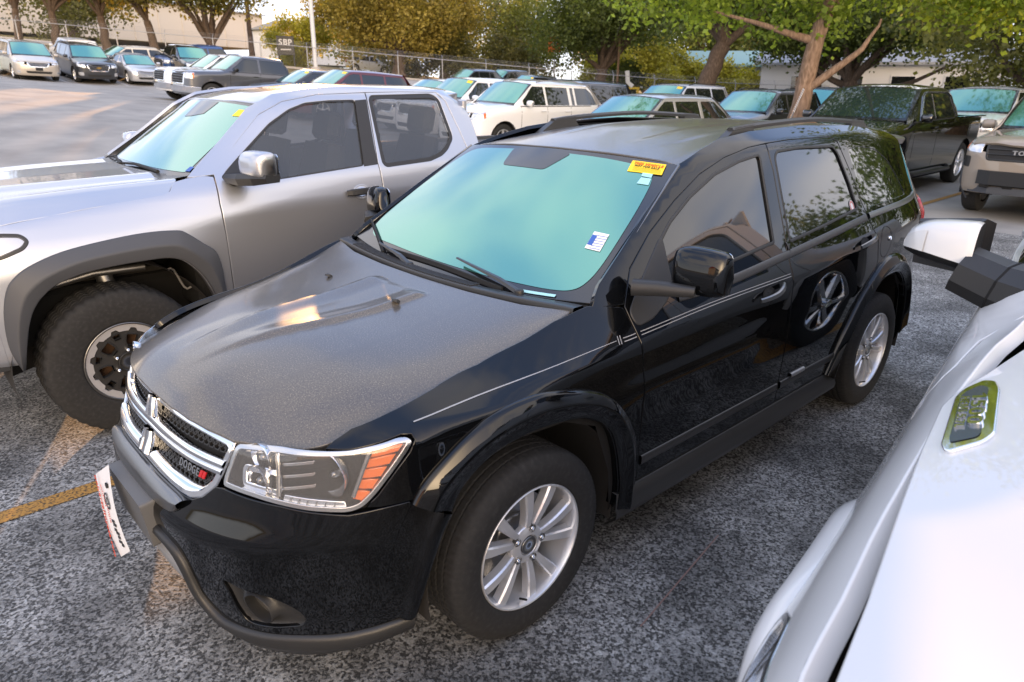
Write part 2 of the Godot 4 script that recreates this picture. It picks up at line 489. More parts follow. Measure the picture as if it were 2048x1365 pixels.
# ---------------------------------------------------------------- black crossover
func hero() -> void:
	hero_surfaces()
	var car := thing("black_crossover", "glossy black crossover with dusty hood and roof, nearest car in front", "car")
	var S := func(s, y): return hs.at(s, y)
	var H := func(x, z): return hh.at(x, z)
	var R := func(x, z): return hr.at(x, z)
	var W := func(z, t): return hero_shield(z, t)
	var P: Material = M.black_paint
	# --- dark core behind the seams
	var core := MB.new()
	cbox(core, Vector3(1.45, .46, 0), Vector3(4.5, .36, 1.02), .02)
	cbox(core, Vector3(1.5, .62, 0), Vector3(1.9, .5, 1.62), .02)
	cbox(core, Vector3(-.15, .70, 0), Vector3(1.0, .34, 1.0), .05)
	cbox(core, Vector3(3.45, .75, 0), Vector3(.5, .6, 1.3), .05)
	put("underbody", core, M["void"], car)
	var inner := MB.new()
	panel(inner, off(S, -.03), both(pv([0, .34, .38, .30, 1.05, .36, 1.17, .55, 1.28, .74, 1.36, .79, 1.5, .80, 1.7, .79, 1.86, .72, 1.96, .50, 1.99, .30, 3.7, .30, 3.9, .50, 4.1, .74, 4.4, .83, 4.6, .80, 4.8, .66, 4.9, .40, 5.2, .35, hs.S, .35, hs.S, 1.48, 5.2, 1.5, 4.8, 1.585, 4.28, 1.63, 3.69, 1.645, 3.188, 1.635, 2.93, 1.61, 2.75, 1.57, 2.584, 1.53, 2.3, 1.375, 1.9, 1.11, 1.8, 1.085, 1.25, .965, .9, .90, .5, .86, 0, .88])), .06, .06)
	put("inner_shell", inner, M["void"], car)

	# --- bonnet
	var hood_half := pv([.190, 0, .195, .3, .215, .567, .250, .72, .262, .762, .15, .752, .068, .744, -.119, .734, -.288, .720, -.44, .705, -.565, .680, -.62, .666, -.645, .655, -.678, .635, -.725, .585, -.772, .524, -.808, .466, -.842, .36, -.863, .268, -.876, .168, -.882, 0])
	var hood := hood_half.duplicate()
	for i in range(hood_half.size() - 2, 0, -1): hood.append(Vector2(hood_half[i].x, -hood_half[i].y))
	var hood_o := seam_panel("hood", H, hood, M.dusty_black, car, .014, -1.0, [], .006, .02)
	for q in [[-.034, -.36], [-.05, .17]]:
		var nz := MB.new()
		var b := hh.at(q[0], q[1])
		sweep(nz, [b + Vector3(.012, 0, 0), b + Vector3(0, .008, 0), b + Vector3(-.012, .012, 0)], [Vector2(-.011, -.004), Vector2(.011, -.004), Vector2(.008, .008), Vector2(-.008, .008)], [Vector3.UP], [1.0, 1.0, .6])
		put("washer_nozzle", nz, M.black_trim, hood_o)
	# --- fenders, bumper, doors, sides
	var arch_f := spline(pv([1.215, .66, 1.266, .735, 1.319, .783, 1.394, .814, 1.494, .828, 1.605, .826, 1.741, .805, 1.845, .757, 1.912, .691, 1.958, .592, 1.985, .496, 1.997, .425, 1.995, .33]), 3)
	var fender := pv([1.838, 1.128, 1.74, 1.108, 1.617, 1.071, 1.433, 1.024, 1.247, .992, 1.073, .967, .94, .945, .885, .925, .862, .912, .93, .911, 1.017, .922, 1.08, .932, 1.112, .930, 1.118, .915, 1.10, .88, 1.06, .835, 1.0, .765, .965, .737, 1.001, .733, 1.119, .733, 1.225, .728])
	fender.append_array(arch_f)
	fender.append_array(pv([2.096, .33, 2.098, .47, 2.080, .726, 2.072, .868, 2.058, .993, 2.046, 1.068, 2.036, 1.108, 1.99, 1.118, 1.94, 1.130, 1.885, 1.135]))
	var arch_r := spline(pv([3.87, .34, 3.90, .48, 3.96, .61, 4.086, .735, 4.251, .823, 4.433, .849, 4.60, .82, 4.76, .72, 4.86, .568, 4.90, .40]), 3)
	var side := pv([1.905, 1.132, 1.971, 1.194, 2.106, 1.276, 2.295, 1.393, 2.456, 1.487, 2.584, 1.556, 2.749, 1.601, 2.93, 1.639, 3.188, 1.661, 3.691, 1.672, 4.28, 1.656, 4.786, 1.608, 5.03, 1.565, 5.16, 1.40, 5.20, 1.22, 5.18, 1.05, 5.16, .90, 5.12, .62, 4.96, .60])
	var ar2 := arch_r.duplicate(); ar2.reverse()
	for p in ar2:
		if p.y > .58: side.append(p)
	side.append_array(pv([3.965, .60, 4.00, .655, 4.108, .80, 4.168, .905, 4.178, .965, 4.135, 1.088, 4.082, 1.214, 4.05, 1.292, 4.010, 1.444, 3.950, 1.590, 3.869, 1.618, 3.447, 1.621, 3.225, 1.614, 3.078, 1.604, 2.872, 1.571, 2.675, 1.516, 2.478, 1.432, 2.286, 1.334, 2.13, 1.230, 2.045, 1.122, 1.985, 1.126]))
	var quarter_glass := rounded(pv([4.045, 1.548, 4.206, 1.556, 4.415, 1.532, 4.547, 1.470, 4.644, 1.376, 4.705, 1.262, 4.40, 1.255, 4.095, 1.247, 4.063, 1.40]), .03)
	var door_f := pv([2.108, .415, 2.104, .47, 2.090, .726, 2.082, .868, 2.068, .993, 2.056, 1.068, 2.050, 1.112, 2.134, 1.224, 2.286, 1.327, 2.478, 1.425, 2.675, 1.509, 2.872, 1.564, 3.078, 1.597, 3.216, 1.606, 3.222, 1.495, 3.186, 1.221, 3.172, 1.158, 3.166, .959, 3.176, .812, 3.176, .638, 3.184, .415])
	var glass_f := rounded(pv([2.150, 1.146, 2.30, 1.276, 2.419, 1.358, 2.578, 1.436, 2.777, 1.508, 2.975, 1.549, 3.134, 1.567, 3.142, 1.547, 3.085, 1.20, 2.6, 1.160]), .012)
	var door_r := pv([3.194, .415, 3.186, .638, 3.186, .812, 3.176, .959, 3.182, 1.158, 3.196, 1.221, 3.232, 1.495, 3.226, 1.607, 3.447, 1.614, 3.869, 1.611, 3.941, 1.584, 4.001, 1.442, 4.041, 1.290, 4.073, 1.212, 4.126, 1.086, 4.168, .965, 4.158, .91, 4.098, .80, 3.99, .66, 3.93, .56, 3.88, .415])
	var glass_r := rounded(pv([3.268, 1.55, 3.30, 1.574, 3.518, 1.580, 3.875, 1.570, 3.915, 1.535, 3.965, 1.38, 3.985, 1.255, 3.6, 1.218, 3.222, 1.187]), .02)
	for m in 2:
		var F := func(p: PackedVector2Array) -> PackedVector2Array: return p if m == 0 else mir(p)
		seam_panel("front_fender", S, F.call(fender), P, car, .032)
		seam_panel("body_side", S, F.call(side), P, car, .04, 1.0, [F.call(quarter_glass)])
		var df := seam_panel("front_door", S, F.call(door_f), P, car, .032, 1.0, [F.call(glass_f)])
		var dr := seam_panel("rear_door", S, F.call(door_r), P, car, .036, 1.0, [F.call(glass_r)])
		var Sg := off(S, -.007)
		seam_panel("window_glass", Sg, F.call(glass_f), M.tint_glass, df, .06, 1.0, [], 0, 0)
		seam_panel("window_glass", Sg, F.call(glass_r), M.tint_glass, dr, .06, 1.0, [], 0, 0)
		seam_panel("quarter_window", off(S, -.003), F.call(quarter_glass), M.tint_glass, car, .06, 1.0, [], 0, 0)
		for g in [[glass_f, df], [glass_r, dr]]:
			var seal := MB.new()
			var l: PackedVector2Array = densify(F.call(g[0]), .05)
			l.append(l[0]); l.append(l[1])
			trim_band(seal, S, l, -.006, .007, .0015)
			put("window_seal", seal, M.black_trim, g[1])
		# belt strip
		var belt := MB.new()
		trim_band(belt, S, spline(F.call(pv([2.33, 1.115, 2.66, 1.118, 3.15, 1.152, 3.18, 1.154])), 5), -.034 if m == 0 else .034, 0, .006)
		put("belt_moulding", belt, M.satin_trim, df)
		belt = MB.new()
		trim_band(belt, S, spline(F.call(pv([3.19, 1.154, 3.6, 1.184, 3.9, 1.208, 4.055, 1.220])), 5), -.034 if m == 0 else .034, 0, .006)
		put("belt_moulding", belt, M.satin_trim, dr)
		belt = MB.new()
		trim_band(belt, S, spline(F.call(pv([4.09, 1.222, 4.4, 1.235, 4.68, 1.244, 4.82, 1.252, 4.88, 1.262])), 5), -.030 if m == 0 else .030, 0, .007)
		put("belt_moulding", belt, M.dark_chrome, car)
		# low door moulding and sill
		var lo := MB.new()
		trim_band(lo, S, F.call(pv([2.115, .497, 2.5, .497, 3.17, .496])), -.02, .02, .007)
		put("door_moulding", lo, M.satin_trim, df)
		lo = MB.new()
		trim_band(lo, S, F.call(pv([3.20, .496, 3.5, .495, 3.87, .492])), -.02, .02, .007)
		put("door_moulding", lo, M.satin_trim, dr)
		if m == 0:
			var bright := MB.new()
			trim_band(bright, S, pv([3.30, .520, 3.44, .519]), -.012, .012, .010)
			put("reflector_strip", bright, M.silver_plastic, dr)
		var sill := MB.new()
		var sa := densify(F.call(pv([1.985, .395, 3.89, .395])), .1, false)
		var sb := densify(F.call(pv([1.985, .20, 3.89, .20])), .1, false)
		band2(sill, S, sa, sb, [Vector2(0, -.02), Vector2(0, .004), Vector2(.32, .006), Vector2(.42, .018), Vector2(.55, .020), Vector2(.60, .012), Vector2(1, -.02)])
		put("sill", sill, M.satin_trim, car)
		# wheel arch flares
		var ao := spline(F.call(pv([1.092, .722, 1.124, .772, 1.178, .822, 1.272, .888, 1.378, .932, 1.527, .948, 1.656, .930, 1.802, .886, 1.892, .835, 1.954, .780, 2.012, .705, 2.053, .618, 2.070, .50, 2.072, .33])), 4)
		var ai := spline(F.call(pv([1.215, .66, 1.250, .725, 1.319, .783, 1.394, .814, 1.494, .828, 1.605, .826, 1.741, .805, 1.815, .775, 1.87, .733, 1.912, .691, 1.958, .592, 1.985, .496, 1.997, .425, 1.995, .33])), 4)
		var fl := MB.new()
		var prof := [Vector2(0, -.004), Vector2(0, .006), Vector2(.04, .014), Vector2(.10, .020), Vector2(.36, .034), Vector2(.42, .036), Vector2(.47, .035), Vector2(.62, .024), Vector2(.85, .014), Vector2(.97, .012), Vector2(1.0, .006), Vector2(1.0, .006), Vector2(1.02, -.05)]
		band2(fl, S, ao, ai, prof)
		put("front_arch_flare", fl, P, car)
		var lowo := F.call(pv([1.092, .716, 1.05, .64, 1.02, .55, 1.00, .45, .985, .33]))
		var lowi := F.call(pv([1.215, .655, 1.185, .60, 1.155, .52, 1.125, .43, 1.092, .325]))
		fl = MB.new()
		band2(fl, S, spline(lowo, 4), spline(lowi, 4), [Vector2(0, .001), Vector2(.5, .004), Vector2(.62, .020), Vector2(.8, .026), Vector2(.95, .022), Vector2(1.0, .01), Vector2(1.0, .01), Vector2(1.02, -.05)])
		put("bumper_flare", fl, P, car)
		ao = spline(F.call(pv([3.74, .40, 3.79, .49, 3.872, .628, 4.014, .797, 4.177, .910, 4.307, .957, 4.466, .960, 4.641, .898, 4.80, .78, 4.93, .61, 4.99, .45])), 4)
		ai = spline(F.call(pv([3.87, .34, 3.90, .48, 3.96, .61, 4.086, .735, 4.251, .823, 4.433, .849, 4.60, .82, 4.76, .72, 4.86, .568, 4.90, .40, 4.905, .36])), 4)
		fl = MB.new()
		band2(fl, S, ao, ai, prof)
		put("rear_arch_flare", fl, P, car)
		var sd := 1.0 if m == 0 else -1.0
		liner(car, 0.0, .38, .44, .50, .86, sd, M.wheel_liner)
		liner(car, 2.89, .38, .45, .50, .86, sd, M.wheel_liner)
		wheel_hero(car, Vector3(0, .351, .868 * sd), sd)
		wheel_hero(car, Vector3(2.89, .351, .868 * sd), sd)
		# pinstripe
		var st := MB.new()
		trim_band(st, S, spline(F.call(pv([1.130, .947, 1.439, .978, 1.749, 1.006, 1.950, 1.019])), 4), -.0010, .0010, .0012, 1.0, false)
		put("pinstripe", st, M.pinstripe, car)
		st = MB.new()
		for o in [0.0, -.011]:
			trim_band(st, S, spline(F.call(pv([1.985, 1.021 + o, 2.02, 1.022 + o, 2.052, 1.024 + o])), 4), -.0014, .0014, .0012, 1.0, false)
		for o in [1.957, 1.969]:
			trim_band(st, S, F.call(pv([o, 1.005, o + .004, 1.032])), -.002, .002, .0012, 1.0, false)
		put("pinstripe", st, M.pinstripe, car)
		st = MB.new()
		for o in [0.0, -.011]:
			trim_band(st, S, spline(F.call(pv([2.078, 1.025 + o, 2.442, 1.043 + o, 2.80, 1.052 + o, 3.155, 1.058 + o])), 5), -.0014, .0014, .0012, 1.0, false)
		put("pinstripe", st, M.pinstripe, df)
		hero_handle(df, S, 2.965, 1.005, m)
		hero_handle(dr, S, 3.985, 1.085, m)
		hero_mirror(df, sd)
		var sail := MB.new()
		panel(sail, off(S, .004), F.call(rounded(pv([2.060, 1.09, 2.13, 1.15, 2.345, 1.315, 2.322, 1.15, 2.27, 1.10, 2.16, 1.055, 2.075, 1.045]), .03)), .04, .04, 1.0, [], .006, .012)
		put("mirror_sail", sail, M.black_trim, df)
		if m == 0:
			var fuel := MB.new()
			var fc := circle(Vector2(4.262, 1.052), .085, 36)
			panel(fuel, off(S, .001), fc, .03, .03, 1.0, [circle(Vector2(4.262, 1.052), .0825, 36)], 0, 0)
			put("fuel_door_gap", fuel, M["void"], car)
			var knob := MB.new()
			lathe(knob, [Vector2(.014, 0), Vector2(.013, .008), Vector2(.0, .011)], 14, 0, TAU, frame_on(S, 4.31, 1.065, 1.0, .0))
			put("fuel_door_catch", knob, M.chrome, car)
			var badge := MB.new()
			panel(badge, off(S, -.004), circle(Vector2(3.935, 1.272), .026, 20, .030), .02, .02, 1.0, [], 0, 0)
			put("round_sticker", badge, M.paper, dr)
			badge = MB.new()
			panel(badge, off(S, -.003), circle(Vector2(3.935, 1.272), .023, 20, .027), .02, .02, 1.0, [circle(Vector2(3.935, 1.272), .015, 20, .018)], 0, 0)
			put("round_sticker_ring", badge, M.red_lens, dr)
		# tail lamp
		var tl := MB.new()
		panel(tl, off(S, .012), F.call(rounded(pv([5.02, .97, 5.06, 1.19, 5.20, 1.21, 5.34, 1.17, 5.36, 1.0, 5.2, .94]), .03)), .03, .03, 1.0, [], .012, .03)
		put("tail_lamp", tl, M.red_lens, car)
		# roof rail
		hero_rail(car, sd)
	# bumper
	var bump := pv([0, .698, .2, .693, .33, .687, .37, .690, .42, .712, .464, .748, .496, .752, .714, .739, .804, .727, .909, .715, 1.001, .722, 1.085, .724])
	bump.append_array(pv([1.185, .60, 1.155, .52, 1.125, .43, 1.088, .325, .886, .304, .737, .300, .602, .290, .50, .288, .44, .295, .385, .335, .355, .40, .335, .46, .293, .515, .194, .543, 0, .548]))
	var fog := spline(pv([.492, .470, .568, .455, .664, .442, .735, .405, .760, .367, .745, .340, .697, .328, .630, .316, .560, .318, .527, .357, .505, .42]), 4, true)
	var bo := seam_panel("front_bumper", S, both(bump), P, car, .03, 1.0, [fog, mir(fog)], .004, .02)
	var fr := MB.new()
	var fa := spline(both_line(pv([1.087, .322, .886, .301, .737, .297, .602, .287, .50, .284, .43, .292, .375, .335, .345, .40, .325, .46, .285, .512, .194, .540, 0, .545])), 3)
	var fb := spline(both_line(pv([1.083, .25, .96, .225, .76, .20, .62, .205, .52, .215, .42, .245, .345, .30, .305, .36, .280, .43, .25, .475, .17, .500, 0, .505])), 3)
	band2(fr, S, fa, fb, [Vector2(0, -.02), Vector2(0, .004), Vector2(.15, .014), Vector2(.45, .018), Vector2(.75, .010), Vector2(1, -.015), Vector2(1, -.015), Vector2(1.1, -.08)])
	put("bumper_lower_frame", fr, M.black_trim, car)
	var low := MB.new()
	panel(low, off(S, -.05), both(pv([0, .52, .2, .51, .3, .46, .33, .40, .3, .38, 0, .385])), .05, .05)
	put("lower_grille_back", low, M["void"], car)
	for k in 5:
		var sl := MB.new()
		var yy := .405 + k * .022
		trim_band(sl, off(S, -.04), densify(pv([-.29, yy, .29, yy]), .1, false), -.004, .004, .01)
		put("lower_grille_slat", sl, M.black_trim, car)
	var skid := MB.new()
	var ka := densify(both_line(pv([.375, .325, .30, .365, .22, .388, 0, .392])), .06, false)
	var kb := []
	band2(skid, S, spline(both_line(pv([.40, .275, .33, .355, .24, .392, 0, .396])), 4), spline(both_line(pv([.40, .235, .33, .235, .24, .235, 0, .235])), 4), [Vector2(0, -.03), Vector2(.05, -.012), Vector2(.4, -.012), Vector2(.75, -.03), Vector2(1, -.08)])
	put("skid_plate", skid, M.silver_plastic, car)
	var strip := MB.new()
	var ta := spline(both_line(pv([.345, .682, .30, .690, .2, .696, 0, .700])), 5)
	var tb := spline(both_line(pv([.318, .650, .285, .632, .19, .626, 0, .628])), 5)
	band2(strip, S, ta, tb, [Vector2(0, -.01), Vector2(0, .012), Vector2(.1, .020), Vector2(.45, .026), Vector2(.6, .024), Vector2(.95, .010), Vector2(1, .004), Vector2(1, -.01)])
	put("bumper_top_strip", strip, M.dark_chrome, bo)
	for m in 2:
		var F := func(p: PackedVector2Array) -> PackedVector2Array: return p if m == 0 else mir(p)
		var fg := MB.new()
		var cup := spline(pv([.574, .434, .602, .447, .631, .428, .650, .385, .645, .350, .614, .352, .584, .383, .572, .412]), 4, true)
		# bezel sinking towards the lamp
		var k := cup.size()
		var outer := densify(fog, .02)
		var A := PackedVector2Array()
		for i in k:
			var bestp := outer[0]
			var c := Vector2(.612, .398)
			var dirv := (cup[i] - c).normalized()
			var bd := -9.0
			for o in outer:
				var sc := (o - c).normalized().dot(dirv)
				if sc > bd: bd = sc; bestp = o
			A.append(bestp)
		A.append(A[0])
		var B := cup.duplicate(); B.append(cup[0])
		band2(fg, S, F.call(A), F.call(B), [Vector2(0, -.002), Vector2(.05, -.012), Vector2(.5, -.022), Vector2(.8, -.012), Vector2(.92, .004), Vector2(1.0, .006), Vector2(1.0, .006), Vector2(1.02, -.004), Vector2(1.02, -.045)])
		put("fog_lamp_bezel", fg, M.black_trim, car)
		var gl := MB.new()
		panel(gl, off(S, -.03), F.call(cup), .02, .02)
		put("fog_lamp", gl, M.dark_chrome, car)
		hero_headlamp(car, S, F, m)
	hero_grille(car, S)
	# plate bracket and the card hung on it
	var plate := MB.new()
	var pb := Basis(Vector3(0, 0, 1), Vector3(-.12, .99, 0).normalized(), Vector3(-.99, -.12, 0).normalized())
	prism(plate, rounded(pv([-.172, -.082, .172, -.082, .172, .082, -.172, .082]), .012), -.045, 0.0, Transform3D(pb, Vector3(-1.006, .545, 0)))
	put("plate_bracket", plate, M.grey_plastic, car)
	# the card: four corners (height, across) in a plane just ahead of the bracket, hung by one bolt
	var TL := Vector3(-1.050, .586, -.205)
	var TR := Vector3(-1.036, .690, -.035)
	var BR := Vector3(-1.040, .398, .035)
	var BL := Vector3(-1.046, .305, -.098)
	var rows := []
	for i in 13:
		var t := i / 12.0
		var row := []
		for e in [0.0, .03, .5, .97, 1.0]:
			var p := TL.lerp(BL, t).lerp(TR.lerp(BR, t), e)
			p.x += -.012 * sin(PI * t) + (.0 if e > .01 and e < .99 else .001)
			row.append(p)
		rows.append(row)
	var cardm := MB.new()
	surf_rows(cardm, rows)
	var card := put("dealer_card", cardm, M.paper, null)
	tag(card, "white dealer card with red lettering hung by one bolt from the black car's plate bracket", "card")
	var cx := (BR - TR).normalized()
	var cn := cx.cross((TR - TL).normalized()).normalized()
	if cn.x > 0.0: cn = -cn
	var cb := Basis(cx, cn.cross(cx).normalized(), cn)
	var cm := func(u: float, v: float) -> Vector3: return TL.lerp(BL, u).lerp(TR.lerp(BR, u), v) + cn * .013 * (sin(PI * u) + .12)
	lettering("print", "universaltoyota.com", .030, .0006, Transform3D(cb, cm.call(.50, .17)), M.print_red, card)
	lettering("print", "UNIVERSAL", .016, .0006, Transform3D(cb, cm.call(.28, .40)), M.print_red, card, "Droid Sans", false)
	lettering("print", "TOYOTA", .018, .0006, Transform3D(cb, cm.call(.50, .50)), M.print_red, card, "Droid Sans", false)
	var bolt := MB.new()
	lathe(bolt, [Vector2(.010, 0), Vector2(.010, .004), Vector2(.0, .006)], 12, 0, TAU, Transform3D(cb, cm.call(.20, .80)))
	put("bolt", bolt, M.matte_black, card)
	var ring := MB.new()
	for q in [[.030, .024, 1.0], [.014, .009, 1.0]]:
		lathe(ring, [Vector2(q[0], 0), Vector2(q[0], .0012), Vector2(q[1], .0012), Vector2(q[1], 0)], 24, 0, TAU, Transform3D(cb * Basis.from_scale(Vector3(1, .75, 1)), cm.call(.36, .62)))
	put("print_emblem", ring, M.print_black, card)
	for k in 7:
		var bl := MB.new()
		var p: Vector3 = cm.call(.60 + .05 * k, .66 + .04 * sin(k * 2.3))
		cbox(bl, p, Vector3(.010, .022 + .006 * (k % 2), .0012), .0, cb)
		put("print_mark", bl, M.print_black, card)
	# roof
	var roof := MB.new()
	var rp := PackedVector2Array()
	for i in 13:
		var q := -1.0 + i / 6.0
		rp.append(Vector2(.965 + .066 * q * q, .63 * q))
	for i in 40:
		var x := lerpf(1.10, 3.55, i / 39.0)
		rp.append(Vector2(x, lerp_tab([1.05, 1.3, 1.6, 2.3, 3.0, 3.6], [.635, .638, .645, .648, .640, .60], x)))
	for i in 7:
		var q := 1.0 - i / 3.0
		rp.append(Vector2(3.66 - .06 * q * q, .58 * q))
	for i in 40:
		var x := lerpf(3.55, 1.10, i / 39.0)
		rp.append(Vector2(x, -lerp_tab([1.05, 1.3, 1.6, 2.3, 3.0, 3.6], [.635, .638, .645, .648, .640, .60], x)))
	panel(roof, R, rp, .05, .04, -1.0, [], .005, .03)
	put("roof", roof, M.dusty_black, car)
	var ant := MB.new()
	tube(ant, [Vector3(3.20, 1.66, 0), Vector3(3.24, 1.72, 0), Vector3(3.325, 1.845, 0)], [.007, .0055, .0045], 8)
	put("antenna", ant, M.grey_plastic, car)
	var coil := MB.new()
	var cp := []
	for i in 90:
		var t := i / 89.0
		var c := Vector3(3.225, 1.70, 0).lerp(Vector3(3.325, 1.845, 0), t)
		var ax := Vector3(.1, .145, 0).normalized()
		var u := ax.cross(Vector3.BACK).normalized()
		cp.append(c + (u * cos(t * 75) + Vector3.BACK * sin(t * 75)) * .0065)
	tube(coil, cp, .002, 5)
	put("antenna_coil", coil, M.paper, car)
	# windscreen
	var ws := MB.new()
	var wp := pv([-1.0, .03, -.6, .03, 0, .03, .6, .03, 1.0, .03, 1.0, .985, .5, .985, 0, .985, -.5, .985, -1.0, .985])
	panel(ws, W, wp, .1, .06, 1.0, [], .003, .02)
	var wso := put("windscreen", ws, M.frit, car)
	var wg := MB.new()
	var clear := spline(pv([-.93, .17, -.955, .30, -.945, .65, -.915, .83, -.82, .935, -.5, .952, 0, .955, .5, .952, .80, .925, .893, .86, .925, .69, .935, .45, .932, .25, .91, .14, .86, .088, .75, .076, .5, .085, 0, .10, -.5, .10, -.78, .09, -.89, .12]), 4, true)
	panel(wg, off(W, .002), clear, .05, .05, 1.0)
	put("glass", wg, M.screen_glass, wso)
	var se := MB.new()
	panel(se, off(W, .0035), rounded(pv([-.36, .955, .22, .955, .115, .805, -.295, .806]), .03), .05, .05)
	put("sensor_shade", se, M.frit, wso)
	var edge := MB.new()
	for q in [-1.0, 1.0]:
		trim_band(edge, W, densify(pv([q, .03, q, .985]), .06, false), -.006, .006, .004)
	put("screen_edge", edge, M.dark_chrome, wso)
	hero_cowl(car, W, H)
	hero_stickers(car, W)
	# tailgate, rear bumper
	var tgp := both_rear(pv([5.19, .60, 5.20, .95, 5.24, 1.25, 5.20, 1.42, 5.08, 1.56]))
	seam_panel("tailgate", S, tgp, P, car, .06, 1.0, [])
	var rb := both_rear(pv([4.925, .32, 4.97, .50, 4.99, .58, 5.18, .59]))
	var rb2 := pv([4.91, .30, 4.93, .58, 5.19, .59])
	var rq := PackedVector2Array()
	for p in rb2: rq.append(p)
	rq.append(Vector2(hs.S, .59)); rq.append(Vector2(hs.S, .30))
	seam_panel("rear_bumper", S, rq, P, car, .06)
	seam_panel("rear_bumper", S, mir(rq), P, car, .06)

func both_rear(p: PackedVector2Array) -> PackedVector2Array:
	# an outline on the left closed at the tail's centre line
	var o := p.duplicate()
	o.append(Vector2(hs.S, p[p.size() - 1].y)); o.append(Vector2(hs.S, p[0].y))
	return o
func both_line(p: PackedVector2Array) -> PackedVector2Array:   # right half (outside to centre) continued to the left
	var o := p.duplicate()
	for i in range(p.size() - 2, -1, -1): o.append(Vector2(-p[i].x, p[i].y))
	return o

func hero_handle(parent: Node3D, S: Callable, s: float, y: float, m: int) -> void:
	var k := 1.0 if m == 0 else -1.0
	var cup := MB.new()
	var ring := circle(Vector2(s * k - .018 * k, y), .052, 28, .030)
	var A := ring.duplicate(); A.append(ring[0])
	var B := PackedVector2Array()
	for p in A: B.append(Vector2(s * k - .018 * k, y))
	band2(cup, S, A, B, [Vector2(0, .0006), Vector2(.1, .0004), Vector2(1, .0006)])
	put("handle_cup", cup, M["void"], parent)
	var h := MB.new()
	var pts := []
	var ups := []
	var sc := []
	for i in 11:
		var q := i / 10.0
		var x := s - .115 + .215 * q
		var yy := y - .010 + .028 * q
		var lift := .010 + .032 * sin(PI * clampf(q * .9 + .08, 0, 1))
		var n := normal_at(S, x * k, yy, .008, 1.0)
		pts.append(S.call(x * k, yy) + n * lift); ups.append(n)
		sc.append(Vector2(lerpf(.7, 1.1, q), lerpf(.8, 1.0, sin(PI * q))))
	sweep(h, pts, [Vector2(-.013, -.006), Vector2(.013, -.006), Vector2(.015, .0), Vector2(.010, .007), Vector2(-.010, .007), Vector2(-.015, .0)], ups, sc)
	put("door_handle", h, M.dark_chrome, parent)

func hero_mirror(parent: Node3D, sd: float) -> void:
	# shell of the door mirror: superellipse slices along z
	var sh := MB.new()
	var rows := []
	for i in 15:
		var t := i / 14.0
		var z := lerpf(.915, 1.125, t)
		var r := pow(1.0 - pow(absf(t * 2.0 - 1.0), 3.2), .45)
		var row := []
		var cx := .635 + .045 * t
		var cy := 1.250 - .012 * t
		for j in 28:
			var a := TAU * j / 28
			var e := .62
			var ca := signf(cos(a)) * pow(absf(cos(a)), e)
			var sa := signf(sin(a)) * pow(absf(sin(a)), e)
			var hx := .062 * r
			var hy := (.088 if sa > 0 else .078) * lerpf(.55, 1.0, r)
			var front := 1.0 if ca < 0 else .55
			row.append(Vector3(cx + ca * hx * front * lerpf(1.0, .8, maxf(sa, 0)), cy + sa * hy * (r * .25 + .75) * minf(1.0, r * 2.0), z * sd))
		row.append(row[0])
		rows.append(row)
	surf_rows(sh, rows, sd > 0)
	put("mirror_shell", sh, M.black_paint, parent)
	var g := MB.new()
	prism(g, rounded(pv([-.085, -.062, .085, -.062, .085, .07, -.075, .07]), .03), 0, .004, Transform3D(Basis(Vector3(.1, 0, sd).normalized(), Vector3.UP, Vector3(1, 0, -.1 * sd).normalized()), Vector3(.685, 1.250, 1.022 * sd)))
	put("mirror_glass", g, M.chrome, parent)
	var arm := MB.new()
	sweep(arm, [Vector3(.50, 1.185, .84 * sd), Vector3(.545, 1.188, .92 * sd), Vector3(.60, 1.188, 1.03 * sd)], [Vector2(-.04, -.022), Vector2(.0, -.027), Vector2(.04, -.022), Vector2(.046, 0), Vector2(.038, .02), Vector2(.0, .028), Vector2(-.038, .02), Vector2(-.046, 0)], [Vector3.UP], [1.0, .9, .65], true, false)
	put("mirror_arm", arm, M.black_trim, parent)

